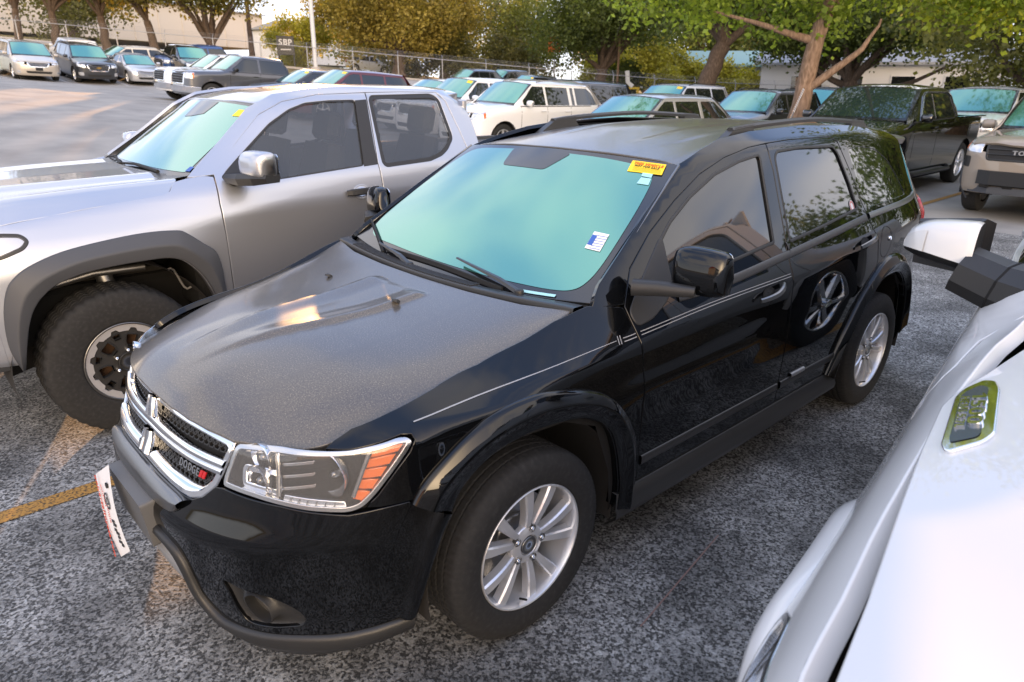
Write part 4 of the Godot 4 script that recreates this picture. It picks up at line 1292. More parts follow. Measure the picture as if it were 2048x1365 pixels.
		for h in [[3.245, 1.190, d1], [4.0, 1.20, d2]]:
			var cup := MB.new()
			var k: float = sd
			var c := Vector2(h[0] * k, h[1])
			var ring := circle(c + Vector2(-.01 * k, .0), .062, 28, .048)
			var ra := ring.duplicate(); ra.append(ring[0])
			var rb := PackedVector2Array()
			for q in ra: rb.append(c)
			band2(cup, S, ra, rb, [Vector2(0, .001), Vector2(.05, .004), Vector2(.12, .002), Vector2(1, .0015)])
			put("handle_cup", cup, P, h[2])
			var hd := MB.new()
			var pts := []
			var ups := []
			for i in 9:
				var q := i / 8.0
				var x: float = (h[0] - .125 + .25 * q) * k
				var n := normal_at(S, x, h[1], .008, 1.0)
				pts.append(S.call(x, h[1] + .006 * q) + n * (.018 + .022 * sin(PI * clampf(q, .0, 1.0)))); ups.append(n)
			sweep(hd, pts, [Vector2(-.020, -.008), Vector2(.020, -.008), Vector2(.022, .002), Vector2(.015, .010), Vector2(-.015, .010), Vector2(-.022, .002)], ups, [.8, 1.0, 1.0, 1.0, 1.0, 1.0, 1.0, 1.0, .8])
			put("door_handle", hd, M.black_trim, h[2])
		# cladding round the front wheel
		var fo := spline(F.call(pv([1.214, .515, 1.197, .580, 1.194, .669, 1.207, .79, 1.235, .890, 1.272, .948, 1.348, 1.000, 1.494, 1.049, 1.688, 1.078, 1.894, 1.094, 2.056, 1.088, 2.109, 1.066, 2.190, .998, 2.250, .945, 2.276, .855, 2.280, .768, 2.29, .62, 2.30, .48])), 4)
		var fi := spline(F.call(pv([1.24, .49, 1.262, .58, 1.285, .677, 1.315, .762, 1.345, .813, 1.378, .850, 1.449, .900, 1.581, .938, 1.741, .952, 1.908, .955, 1.99, .950, 2.05, .93, 2.095, .900, 2.15, .836, 2.19, .765, 2.225, .67, 2.243, .58, 2.255, .48])), 4)
		var fl := MB.new()
		band2(fl, S, fo, fi, [Vector2(0, -.005), Vector2(0, .008), Vector2(.06, .018), Vector2(.48, .040), Vector2(.55, .044), Vector2(.62, .042), Vector2(.95, .030), Vector2(1.0, .022), Vector2(1.0, .022), Vector2(1.02, -.06)])
		put("arch_cladding", fl, M.cladding, car)
		if m == 0:
			for k in 3:
				var vent := MB.new()
				panel(vent, off(S, .016), pv([1.212, .60 + .065 * k, 1.245, .605 + .065 * k, 1.252, .655 + .065 * k, 1.212, .652 + .065 * k]), .03, .03, 1.0, [], .002, .004)
				put("cladding_vent", vent, M.matte_black, car)
		var fo2 := spline(F.call(pv([4.52, .48, 4.54, .72, 4.64, .93, 4.82, 1.06, 5.0, 1.085, 5.18, 1.075, 5.36, .98, 5.49, .82, 5.54, .62, 5.55, .48])), 4)
		var fi2 := spline(F.call(pv([4.60, .48, 4.62, .70, 4.71, .85, 4.86, .93, 5.0, .95, 5.13, .945, 5.29, .88, 5.39, .77, 5.45, .62, 5.47, .48])), 4)
		fl = MB.new()
		band2(fl, S, fo2, fi2, [Vector2(0, -.005), Vector2(0, .008), Vector2(.06, .018), Vector2(.55, .042), Vector2(.95, .030), Vector2(1.0, .022), Vector2(1.0, .022), Vector2(1.02, -.06)])
		put("arch_cladding", fl, M.cladding, car)
		liner(car, 0, .42, .53, .45, .92, sd, M.wheel_liner)
		liner(car, 3.35, .42, .53, .45, .92, sd, M.wheel_liner)
		wheel_silver(car, Vector3(0, .405, .945 * sd), sd)
		wheel_silver(car, Vector3(3.35, .405, .945 * sd), sd)
		if m == 0:                                        # what shows above the tyre
			for b in [[Vector3(-.30, .80, .62), Vector3(.22, .86, .70), .022, "control_arm"], [Vector3(.05, .55, .66), Vector3(.0, .97, .60), .045, "damper"], [Vector3(-.32, .74, .60), Vector3(-.27, .95, .64), .016, "hose_bracket"]]:
				var su := MB.new()
				tube(su, [b[0], (b[0] + b[1]) * .5 + Vector3(0, .03, .02), b[1]], b[2], 8)
				put(b[3], su, M.steel, car)
			var hose := MB.new()
			var hp2 := []
			for i in 9:
				var q := i / 8.0
				hp2.append(Vector3(.33 + .12 * q, .83 - .14 * q + .03 * sin(q * 7.0), .74))
			tube(hose, hp2, .007, 6)
			put("brake_hose", hose, M.silver_plastic, car)
		# bed
		var bed := pv([4.32, .56, 4.325, 1.325, 4.9, 1.325, 5.5, 1.328, 6.02, 1.33, 6.06, .56, 5.55, .50])
		var a2 := arch2.duplicate(); a2.reverse()
		bed.append_array(a2); bed.append(Vector2(4.52, .50))
		seam_panel("bed_side", S, F.call(bed), P, car, .06)
		var cap := MB.new()
		sweep(cap, [S.call(4.33 * sd, 1.325) + Vector3(0, .0, -.02 * sd), S.call(6.0 * sd, 1.33) + Vector3(0, .0, -.02 * sd)], [Vector2(-.05, -.015), Vector2(.05, -.015), Vector2(.04, .018), Vector2(-.04, .018)], [Vector3.UP])
		put("bed_rail", cap, M.black_trim, car)
		# mirror
		silver_mirror(d1, sd)
		# head lamp
		var lampo := rounded(pv([1.02, 1.155, 1.273, 1.160, 1.351, 1.150, 1.380, 1.117, 1.350, 1.082, 1.250, 1.048, 1.04, 1.02, .85, 1.02, .83, 1.10]), .02)
		var la := Node3D.new()
		la.name = "headlight"
		car.add_child(la, true)
		var mb := MB.new()
		panel(mb, off(S, .004), F.call(lampo), .04, .04, 1.0, [F.call(ring_poly(lampo, -.012))], .004, .03)
		put("bezel", mb, M.black_trim, la)
		mb = MB.new()
		panel(mb, off(S, -.02), F.call(ring_poly(lampo, -.010)), .04, .04)
		put("housing", mb, M.lamp_bowl, la)
		mb = MB.new()
		panel(mb, off(S, -.008), F.call(pv([1.15, 1.095, 1.33, 1.110, 1.345, 1.09, 1.25, 1.060, 1.12, 1.04])), .04, .04, 1.0, [], .003, .01)
		put("amber_reflector", mb, M.amber, la)
		mb = MB.new()
		panel(mb, off(S, .004), F.call(ring_poly(lampo, -.012)), .04, .04)
		put("lens", mb, M.clear_glass, la)
	# front end
	var nose := both(pv([0, .62, .55, .62, 1.0, .52, 1.175, .50, 1.165, .80, 1.155, 1.0, 1.10, 1.018, .85, 1.01, .7, .98, 0, .98]))
	seam_panel("front_bumper", S, nose, P, car, .05)
	var lowb := both(pv([0, .44, .6, .44, 1.0, .45, 1.172, .47, 1.17, .495, 1.0, .512, .55, .61, 0, .61]))
	seam_panel("bumper_skirt", S, lowb, M.cladding, car, .06)
	var grille := both(pv([0, .99, .7, .99, .83, 1.02, .80, 1.18, 0, 1.20]))
	var gb := MB.new()
	panel(gb, off(S, -.04), grille, .06, .06)
	put("grille", gb, M.matte_black, car)
	for k in 6:
		var sl := MB.new()
		trim_band(sl, off(S, -.03), densify(pv([-.72, 1.02 + .028 * k, .72, 1.02 + .028 * k]), .1, false), -.006, .006, .02)
		put("grille_bar", sl, M.black_trim, car)
	# roof
	var rp := PackedVector2Array()
	for i in 13:
		var q := -1.0 + i / 6.0
		rp.append(Vector2(.985 + .07 * q * q, .622 * q))
	for x in [1.3, 1.7, 2.1, 2.5]: rp.append(Vector2(x, .638))
	rp.append(Vector2(2.60, .60)); rp.append(Vector2(2.62, 0)); rp.append(Vector2(2.60, -.60))
	for x in [2.5, 2.1, 1.7, 1.3]: rp.append(Vector2(x, -.638))
	seam_panel("roof", R, rp, P, car, .06, -1.0, [], .01, .03)
	# windscreen
	var ws := MB.new()
	panel(ws, W, pv([-1, .03, 0, .03, 1, .03, 1, .99, 0, .99, -1, .99]), .1, .06, 1.0, [], .003, .02)
	var wo := put("windscreen", ws, M.frit, car)
	var wg := MB.new()
	panel(wg, off(W, .002), rounded(pv([-.95, .10, 0, .13, .95, .10, .965, .5, .94, .955, .4, .965, -.4, .965, -.94, .955, -.965, .5]), .06), .06, .06)
	put("glass", wg, M.screen_glass, wo)
	var se := MB.new()
	panel(se, off(W, .004), pv([-.12, .96, .34, .96, .30, .79, .10, .745, -.06, .73]), .05, .05)
	put("sensor_shade", se, M.frit, wo)
	for w in [[.60, .06, .05, .10, -.45, .055], [-.30, .06, -.75, .09, -1.0, .04]]:
		var wp := MB.new()
		var f := off(W, .02)
		tube(wp, [f.call(w[0], w[1]), f.call(w[2], w[3]), f.call(w[4], w[5])], [.012, .009, .006], 6)
		put("wiper", wp, M.matte_black, car)
	var cow := MB.new()
	var rows := []
	for i in 21:
		var q := -1.0 + i / 10.0
		var g := silver_shield(q, .06)
		rows.append([Vector3(.395 + .045 * q * q, sh.y(.40 + .03 * q * q, .73 * absf(q)) - .004, .74 * q), Vector3(.41 + .045 * q * q, sh.y(.40, .73 * absf(q)) + .004, .735 * q), g + Vector3(.02, .004, 0)])
	surf_rows(cow, rows)
	put("cowl_panel", cow, M.satin_trim, car)
	# cabin
	var fl2 := MB.new()
	cbox(fl2, Vector3(1.6, .92, 0), Vector3(2.3, .06, 1.6), .01)
	put("cabin_floor", fl2, M.matte_black, car)
	var dash := MB.new()
	cbox(dash, Vector3(.62, 1.14, 0), Vector3(.42, .24, 1.5), .06)
	put("dashboard", dash, M.matte_black, car)
	for z in [-.40, .40]:
		seat(car, Vector3(1.22, .72, z), M.seat_cloth)
		seat(car, Vector3(2.02, .74, z), M.seat_cloth)
	var stw := MB.new()
	var sp := []
	for i in 25: sp.append(Vector3(.95, 1.28, .40) + Basis(Vector3.BACK, -.45) * Vector3(0, sin(TAU * i / 24) * .18, cos(TAU * i / 24) * .18))
	tube(stw, sp, .014, 6)
	put("steering_wheel", stw, M.matte_black, car)
	# back of cab, tailgate, bed floor
	var bk := MB.new()
	bk.flat([Vector3(2.60, .8, -.90), Vector3(2.60, .8, .90), Vector3(2.60, 1.36, .90), Vector3(2.60, 1.36, -.90)], Vector3(1, 0, 0))
	cbox(bk, Vector3(2.58, 1.55, .68), Vector3(.04, .40, .10), .01)
	cbox(bk, Vector3(2.58, 1.55, -.68), Vector3(.04, .40, .10), .01)
	cbox(bk, Vector3(2.58, 1.765, 0), Vector3(.05, .06, 1.22), .01)
	put("cab_back", bk, P, car)
	var rg := MB.new()
	rg.flat([Vector3(2.58, 1.36, -.62), Vector3(2.58, 1.36, .62), Vector3(2.57, 1.76, .60), Vector3(2.57, 1.76, -.60)], Vector3(1, 0, 0))
	put("rear_window", rg, M.tinted_window, car)
	var tail := MB.new()
	cbox(tail, Vector3(4.42, .98, 0), Vector3(.07, .66, 1.72), .02)
	cbox(tail, Vector3(3.5, .80, 0), Vector3(1.8, .05, 1.6), .01)
	put("tailgate", tail, P, car)
	# things stuck to or lying in the windscreen
	var yc := MB.new()
	panel(yc, off(W, .0045), pv([.80, .895, .975, .90, 1.0, .815, .795, .805]), .04, .03)
	var o := put("yellow_card", yc, M.yellow_card, null)
	o.position = SILVER_AT
	tag(o, "plain yellow card high in the silver pickup's windscreen", "card")
	var bs := MB.new()
	panel(bs, off(W, .005), pv([.93, .165, .985, .165, .985, .11, .92, .11]), .03, .02)
	var bo := put("blue_sticker", bs, M.sticker_blue, null)
	bo.position = SILVER_AT
	tag(bo, "small blue sticker low in the silver pickup's windscreen", "sticker")

func silver_mirror(parent: Node3D, sd: float) -> void:
	var sh2 := MB.new()
	var rows := []
	for i in 13:
		var t := i / 12.0
		var z := lerpf(1.00, 1.245, t)
		var r := pow(1.0 - pow(absf(t * 2.0 - 1.0), 3.5), .42)
		var row := []
		for j in 24:
			var a := TAU * j / 24
			var ca := signf(cos(a)) * pow(absf(cos(a)), .6)
			var sa := signf(sin(a)) * pow(absf(sin(a)), .7)
			row.append(Vector3(.775 + .03 * t + ca * .075 * r * (1.25 if ca < 0 else .55), 1.405 + sa * (.095 if sa > 0 else .05) * (r * .3 + .7) * minf(1, 2 * r), z * sd))
		row.append(row[0])
		rows.append(row)
	surf_rows(sh2, rows, sd > 0)
	put("mirror_shell", sh2, M.silver_paint, parent)
	var lo := MB.new()
	sweep(lo, [Vector3(.71, 1.335, .88 * sd), Vector3(.74, 1.338, 1.02 * sd), Vector3(.775, 1.348, 1.14 * sd), Vector3(.80, 1.355, 1.235 * sd)], [Vector2(-.06, -.03), Vector2(.06, -.03), Vector2(.075, .01), Vector2(.06, .035), Vector2(-.06, .035), Vector2(-.075, .01)], [Vector3.UP], [.7, 1.0, 1.0, .7])
	put("mirror_base", lo, M.black_trim, parent)
	var g := MB.new()
	prism(g, rounded(pv([-.095, -.045, .095, -.045, .095, .085, -.085, .085]), .03), 0, .004, Transform3D(Basis(Vector3(.1, 0, sd).normalized(), Vector3.UP, Vector3(1, 0, -.1 * sd).normalized()), Vector3(.835, 1.40, 1.125 * sd)))
	put("mirror_glass", g, M.chrome, parent)

# ---------------------------------------------------------------- white pickup at the right edge
var wsl: Shell
var wh: Field
var wr: Field
const WHITE_AT := Vector3(-.05, 0, 2.88)
const WHITE_TURN := .105
func white_surfaces() -> void:
	var plan := [Vector2(-1.0, 0), Vector2(-.99, .4), Vector2(-.94, .72), Vector2(-.80, .92), Vector2(-.55, 1.0), Vector2(-.2, 1.035), Vector2(.1, 1.042), Vector2(.5, 1.037), Vector2(1.2, 1.03), Vector2(2.5, 1.03), Vector2(4.75, 1.03), Vector2(4.85, .98), Vector2(4.89, .8), Vector2(4.9, 0)]
	var rows := [
		[Vector2(-1.0, 0), [.40, .15, .5, .02, .75, .0, .90, .0, .98, .03, 1.05, .06, 1.10, .12, 1.3, .5]],
		[Vector2(-.80, .92), [.45, .1, .55, .02, .80, .0, .92, .0, 1.0, .02, 1.08, .06, 1.12, .10, 1.3, .45]],
		[-.3, [.45, .08, .58, .02, .84, .0, .93, -.012, .99, .022, 1.10, .075, 1.175, .135, 1.35, .42]],
		[.1, [.45, .08, .58, .02, .84, .0, .93, -.012, .99, .022, 1.12, .07, 1.20, .125, 1.35, .36]],
		[.6, [.45, .08, .58, .02, .80, .012, .92, .010, 1.05, .012, 1.16, .06, 1.24, .115, 1.40, .30]],
		[.95, [.45, .08, .58, .02, .80, .015, .95, .010, 1.10, .008, 1.24, .055, 1.30, .20, 1.45, .33]],
		[1.3, [.45, .08, .58, .02, .80, .015, .95, .008, 1.12, .0, 1.28, .04, 1.60, .24, 1.75, .38]],
		[1.65, [.45, .08, .58, .02, .80, .015, .95, .006, 1.12, .0, 1.30, .035, 1.90, .27, 1.99, .42]],
		[3.1, [.45, .08, .58, .02, .80, .010, .95, .004, 1.12, .0, 1.32, .035, 1.90, .27, 1.99, .42]],
		[3.3, [.45, .08, .58, .02, .80, .0, .95, .0, 1.15, .0, 1.38, .03, 1.42, .06, 1.6, .4]],
		[Vector2(4.9, 0), [.45, .08, .58, .02, .80, .0, .95, .0, 1.15, .0, 1.38, .03, 1.42, .06, 1.6, .4]]]
	wsl = Shell.new(plan, rows, 2.05, .06, .022, .12)
	wh = Field.new([
		[-1.02, [0, 1.06, .5, 1.04, .72, .98, .88, .88, 1.1, .7]],
		[-.85, [0, 1.18, .5, 1.17, .70, 1.12, .86, 1.06, 1.1, .92]],
		[-.6, [0, 1.245, .5, 1.24, .68, 1.205, .87, 1.13, 1.1, 1.02]],
		[-.3, [0, 1.285, .5, 1.28, .68, 1.245, .89, 1.168, 1.1, 1.07]],
		[0, [0, 1.31, .5, 1.305, .68, 1.272, .905, 1.195, 1.1, 1.1]],
		[.4, [0, 1.34, .5, 1.335, .70, 1.297, .92, 1.228, 1.1, 1.13]],
		[.75, [0, 1.36, .5, 1.352, .72, 1.315, .90, 1.25, 1.1, 1.16]],
		[1.05, [0, 1.37, .5, 1.362, .72, 1.328, .84, 1.275, 1.1, 1.2]]], 1.1, .07, .03)
	wr = Field.new([
		[1.6, [0, 1.90, .4, 1.895, .66, 1.865, .80, 1.80]],
		[1.9, [0, 1.955, .4, 1.95, .68, 1.915, .80, 1.85]],
		[3.15, [0, 1.955, .4, 1.95, .68, 1.915, .80, 1.85]]], .85, .08, .04)
func white_shield(z: float, t: float) -> Vector3:
	var b := Vector3(.86 + .10 * z * z, 1.31 - .005 * z * z, .80 * z)
	var a := Vector3(1.62 + .06 * z * z, 1.905 - .03 * z * z, .68 * z)
	return b.lerp(a, t) + Vector3(0, .05 * t * (1.0 - t), 0)
func white_pickup() -> void:
	white_surfaces()
	var car := thing("white_pickup", "white pickup at the right edge with chrome bonnet badge and large tow mirror", "pickup", WHITE_AT)
	car.rotation.y = WHITE_TURN
	var S := func(s, y): return wsl.at(s, y)
	var H := func(x, z): return wh.at(x, z)
	var R := func(x, z): return wr.at(x, z)
	var W := func(z, t): return white_shield(z, t)
	var P: Material = M.white_paint
	var core := MB.new()
	cbox(core, Vector3(1.9, .66, 0), Vector3(5.2, .3, 1.2), .03)
	cbox(core, Vector3(1.9, .85, 0), Vector3(2.3, .5, 1.9), .03)
	cbox(core, Vector3(-.1, .90, 0), Vector3(1.2, .30, 1.1), .05)
	put("underbody", core, M["void"], car)
	var hl := pv([.80, -.79, .663, -.838, .477, -.888, .40, -.915, .349, -.928, .297, -.935, .093, -.925, -.099, -.910, -.376, -.885, -.539, -.875, -.72, -.84, -.85, -.70, -.93, -.45, -.96, 0])
	var hood := hl.duplicate()
	for i in range(hl.size() - 2, -1, -1): hood.append(Vector2(hl[i].x, -hl[i].y))
	for i in hood.size():
		if absf(hood[i].y) > .6 and hood[i].x < .7: hood[i].y -= signf(hood[i].y) * .016
	hood.append(Vector2(.77, .4)); hood.append(Vector2(.75, 0)); hood.append(Vector2(.77, -.4))
	seam_panel("hood", H, hood, P, car, .035, -1.0, [], .006, .03)
	var arch := spline(pv([1.29, .48, 1.34, .70, 1.45, .86, 1.60, .945, 1.76, .96, 1.93, .945, 2.09, .86, 2.20, .70, 2.24, .48]), 4)
	var fender := pv([2.62, 1.300, 2.55, 1.288, 2.448, 1.264, 2.267, 1.242, 2.19, 1.230, 2.14, 1.222, 2.083, 1.212, 1.86, 1.190, 1.665, 1.168, 1.40, 1.140, 1.24, 1.116, 1.16, 1.105, 1.20, 1.06, 1.34, 1.035, 1.46, 1.03, 1.525, .99, 1.50, .95, 1.40, .90, 1.28, .86, 1.22, .84, 1.22, .50])
	fender.append_array(arch)
	fender.append_array(pv([2.34, .50, 2.35, .90, 2.37, 1.15, 2.42, 1.20, 2.55, 1.24, 2.62, 1.275]))
	var gf := rounded(pv([2.68, 1.36, 2.85, 1.53, 3.05, 1.72, 3.22, 1.825, 3.33, 1.85, 3.72, 1.855, 3.68, 1.36, 2.72, 1.325]), .04)
	var gr := rounded(pv([3.83, 1.855, 4.55, 1.855, 4.66, 1.80, 4.66, 1.37, 3.83, 1.36]), .05)
	var df := pv([2.352, .56, 2.362, .90, 2.382, 1.14, 2.43, 1.19, 2.56, 1.232, 2.63, 1.29, 2.80, 1.51, 3.02, 1.735, 3.20, 1.855, 3.33, 1.885, 3.77, 1.89, 3.77, .56])
	var dr := pv([3.782, .56, 3.782, 1.89, 4.56, 1.89, 4.72, 1.84, 4.74, 1.40, 4.72, 1.2, 4.66, .56])
	var arch2 := spline(pv([4.96, .48, 5.01, .70, 5.12, .86, 5.27, .945, 5.43, .96, 5.60, .945, 5.76, .86, 5.87, .70, 5.91, .48]), 4)
	var cab := pv([2.63, 1.30, 2.83, 1.54, 3.05, 1.765, 3.24, 1.895, 3.34, 1.925, 4.85, 1.925, 4.90, 1.5, 4.91, .56, 4.68, .56, 4.74, 1.2, 4.76, 1.40, 4.74, 1.85, 4.57, 1.90, 3.33, 1.897, 3.19, 1.866, 3.01, 1.745, 2.79, 1.52, 2.645, 1.296])
	var bed := pv([4.93, .50, 4.93, 1.40, 6.45, 1.40, 6.50, .50, 5.95, .50])
	var a2 := arch2.duplicate(); a2.reverse()
	for p in a2:
		if p.y > .5: bed.append(p)
	for m in 2:
		var F := func(p: PackedVector2Array) -> PackedVector2Array: return p if m == 0 else mir(p)
		var sd := 1.0 if m == 0 else -1.0
		seam_panel("front_fender", S, F.call(fender), P, car, .035, 1.0, [], .005, .03)
		seam_panel("cab_side", S, F.call(cab), P, car, .06)
		var d1 := seam_panel("front_door", S, F.call(df), P, car, .05, 1.0, [F.call(gf)])
		var d2 := seam_panel("rear_door", S, F.call(dr), P, car, .06, 1.0, [F.call(gr)])
		seam_panel("window_glass", off(S, -.012), F.call(gf), M.tint_glass, d1, .08, 1.0, [], 0, 0)
		seam_panel("window_glass", off(S, -.012), F.call(gr), M.tint_glass, d2, .08, 1.0, [], 0, 0)
		for h in [[3.6, 1.22, d1], [4.5, 1.22, d2]]:
			var hd := MB.new()
			var pts := []
			for i in 7:
				var q := i / 6.0
				pts.append(S.call((h[0] - .13 + .26 * q) * sd, h[1]) + Vector3(0, 0, (.015 + .03 * sin(PI * q)) * sd))
			sweep(hd, pts, [Vector2(-.018, -.008), Vector2(.018, -.008), Vector2(.016, .008), Vector2(-.016, .008)], [Vector3(0, 0, sd)])
			put("door_handle", hd, P, h[2])
		seam_panel("bed_side", S, F.call(bed), P, car, .08)
		var fo := spline(F.call(pv([1.235, .48, 1.29, .72, 1.42, .91, 1.59, 1.005, 1.77, 1.020, 1.95, 1.00, 2.12, .90, 2.25, .71, 2.29, .48])), 4)
		var fi := spline(F.call(pv([1.29, .48, 1.34, .70, 1.45, .86, 1.60, .945, 1.76, .96, 1.93, .945, 2.09, .86, 2.20, .70, 2.24, .48])), 4)
		var pf := [Vector2(0, -.004), Vector2(.0, .001), Vector2(.35, .014), Vector2(.7, .022), Vector2(1.0, .018), Vector2(1.0, .018), Vector2(1.02, -.06)]
		var fl := MB.new()
		band2(fl, S, fo, fi, pf)
		put("arch_lip", fl, P, car)
		fl = MB.new()
		var sh_ := func(p: PackedVector2Array) -> PackedVector2Array:
			var o := PackedVector2Array()
			for q in p: o.append(Vector2(q.x + 3.67 * sd, q.y))
			return o
		band2(fl, S, sh_.call(fo), sh_.call(fi), pf)
		put("arch_lip", fl, P, car)
		liner(car, 0, .45, .50, .5, .98, sd, M.wheel_liner)
		liner(car, 3.67, .45, .50, .5, .98, sd, M.wheel_liner)
		for x in [0.0, 3.67]:
			var w := Node3D.new()
			w.name = "wheel"
			car.add_child(w, true)
			w.position = Vector3(x, .405, 1.0 * sd)
			w.transform.basis = Basis(Vector3(sd, 0, 0), Vector3.UP, Vector3(0, 0, sd))
			put("tyre", tyre_mesh(.405, .26, .275, 40, .009, .006), M.tyre, w)
			var rim := MB.new()
			lathe(rim, [Vector2(.262, -.006), Vector2(.262, .0), Vector2(.255, .004), Vector2(.245, .0), Vector2(.235, -.03), Vector2(.22, -.2)], 48)
			put("rim", rim, M.chrome, w)
			var sp := MB.new()
			for k in 6:
				var a := TAU * k / 6
				var pts := []
				for r in [.04, .10, .17, .25]: pts.append(Vector3(cos(a) * r, sin(a) * r, -.01 - .02 * (1.0 - r / .25)))
				sweep(sp, pts, [Vector2(-.030, 0), Vector2(.030, 0), Vector2(.042, -.03), Vector2(-.042, -.03)], [Vector3.BACK], [.9, .8, .85, 1.2])
			put("spokes", sp, M.chrome, w)
			var cp := MB.new()
			lathe(cp, [Vector2(.06, -.04), Vector2(.058, .0), Vector2(.05, .006), Vector2(0, .008)], 28)
			put("centre_cap", cp, M.chrome, w)
			var bk := MB.new()
			lathe(bk, [Vector2(.235, -.12), Vector2(0, -.12)], 28)
			put("backing_plate", bk, M["void"], w)
		# lamp that wraps round the corner
		var lo := rounded(pv([1.205, 1.055, 1.34, 1.030, 1.455, 1.025, 1.518, .99, 1.495, .955, 1.40, .905, 1.28, .865, 1.10, .86, .95, .88, .93, 1.0, 1.05, 1.06]), .02)
		var la := Node3D.new()
		la.name = "headlight"
		car.add_child(la, true)
		var mb := MB.new()
		panel(mb, off(S, -.015), F.call(lo), .04, .04)
		put("housing", mb, M.lamp_bowl, la)
		mb = MB.new()
		panel(mb, off(S, .002), F.call(lo), .04, .04, 1.0, [F.call(ring_poly(lo, -.010))], .004, .03)
		put("bezel", mb, M.satin_chrome, la)
		mb = MB.new()
		panel(mb, off(S, .003), F.call(ring_poly(lo, -.010)), .04, .04)
		put("lens", mb, M.clear_glass, la)
		mb = MB.new()
		trim_band(mb, off(S, .003), F.call(pv([1.395, 1.026, 1.385, .905])), -.0015, .0015, .001)
		put("lens_joint", mb, M.black_trim, la)
		mb = MB.new()
		panel(mb, off(S, -.010), F.call(pv([1.41, 1.02, 1.50, 1.0, 1.49, .97, 1.41, .93])), .03, .03)
		put("side_reflector", mb, M.satin_chrome, la)
		white_mirror(d1, sd)
	# front end
	seam_panel("front_bumper", S, both(pv([0, .50, .9, .50, 1.20, .50, 1.20, .82, .92, .845, .5, .82, 0, .82])), M.chrome, car, .06)
	var gb := MB.new()
	panel(gb, off(S, -.03), both(pv([0, .83, .5, .83, .91, .86, .91, 1.0, .85, 1.05, 0, 1.09])), .06, .06)
	put("grille", gb, M.matte_black, car)
	for k in 5:
		var sl := MB.new()
		trim_band(sl, off(S, -.025), densify(pv([-.85, .86 + .045 * k, .85, .86 + .045 * k]), .1, false), -.008, .008, .025)
		put("grille_bar", sl, M.chrome, car)
	# roof, windscreen, back
	seam_panel("roof", R, pv([1.685, -.66, 1.64, -.3, 1.63, 0, 1.64, .3, 1.685, .66, 3.12, .66, 3.13, 0, 3.12, -.66]), P, car, .08, -1.0, [], .01, .03)
	var ws := MB.new()
	panel(ws, W, pv([-1, .01, 0, .01, 1, .01, 1, .99, 0, .99, -1, .99]), .1, .08, 1.0, [], .003, .02)
	var wo := put("windscreen", ws, M.frit, car)
	var wg := MB.new()
	panel(wg, off(W, .002), rounded(pv([-.94, .08, .94, .08, .95, .95, -.95, .95]), .06), .08, .08)
	put("glass", wg, M.screen_glass, wo)
	var cow := MB.new()
	var rows := []
	for i in 21:
		var q := -1.0 + i / 10.0
		var g := white_shield(q, .03)
		rows.append([Vector3(.755 + .04 * q * q, wh.y(.76, .79 * absf(q)) - .03, .79 * q), Vector3(.76 + .04 * q * q, wh.y(.76, .79 * absf(q)) - .006, .79 * q), g + Vector3(.01, .004, 0)])
	surf_rows(cow, rows)
	put("cowl_panel", cow, M.satin_trim, car)
	var bk := MB.new()
	cbox(bk, Vector3(3.10, 1.05, 0), Vector3(.05, .7, 1.9), .02)
	cbox(bk, Vector3(3.12, 1.90, 0), Vector3(.05, .10, 1.30), .02)
	for z in [-.74, .74]: cbox(bk, Vector3(3.11, 1.62, z), Vector3(.05, .56, .14), .02)
	put("cab_back", bk, P, car)
	var rg := MB.new()
	rg.flat([Vector3(3.11, 1.38, -.72), Vector3(3.11, 1.38, .72), Vector3(3.11, 1.86, .68), Vector3(3.11, 1.86, -.68)], Vector3(1, 0, 0))
	put("rear_window", rg, M.tint_glass, car)
	var tg := MB.new()
	cbox(tg, Vector3(4.84, 1.08, 0), Vector3(.07, .62, 1.86), .02)
	cbox(tg, Vector3(4.0, .86, 0), Vector3(1.7, .06, 1.8), .01)
	put("tailgate", tg, P, car)
	# badge on both flanks of the bonnet
	for sd in [-1.0, 1.0]:
		var bo := rounded(pv([.070, -.868 * -sd, .10, -.880 * -sd, .327, -.900 * -sd, .372, -.893 * -sd, .418, -.868 * -sd, .412, -.850 * -sd, .365, -.836 * -sd, .15, -.812 * -sd, .115, -.822 * -sd]), .012)
		var b := Node3D.new()
		b.name = "badge"
		car.add_child(b, true)
		var mb := MB.new()
		panel(mb, off(H, .008, -1.0), bo, .02, .02, -1.0, [], .004, .012)
		put("badge_plate", mb, M.chrome, b)
		mb = MB.new()
		panel(mb, off(H, .0095, -1.0), rounded(pv([.10, -.868 * -sd, .12, -.873 * -sd, .325, -.892 * -sd, .352, -.887 * -sd, .385, -.868 * -sd, .37, -.853 * -sd, .14, -.829 * -sd, .125, -.832 * -sd]), .008), .02, .02, -1.0)
		put("badge_field", mb, M.badge_dark, b)
		var along := Vector2(-1, .104 * sd * -1.0) if sd < 0 else Vector2(1, .104)
		if sd < 0:
			along = Vector2(-1, .10)
			lettering("letters", "HEMI 5.7L", .0225, .006, frame_on(H, .235, -.873, -1.0, .011, along).scaled_local(Vector3(1.45, 1, 1)), M.chrome, b)
			lettering("letters", "1500", .036, .008, frame_on(H, .25, -.852, -1.0, .011, along).scaled_local(Vector3(2.0, 1, 1)), M.chrome, b)
		else:
			lettering("letters", "HEMI 5.7L", .0225, .006, frame_on(H, .235, .873, -1.0, .011, Vector2(1, .10)).scaled_local(Vector3(1.45, 1, 1)), M.chrome, b)
			lettering("letters", "1500", .036, .008, frame_on(H, .25, .852, -1.0, .011, Vector2(1, .10)).scaled_local(Vector3(2.0, 1, 1)), M.chrome, b)

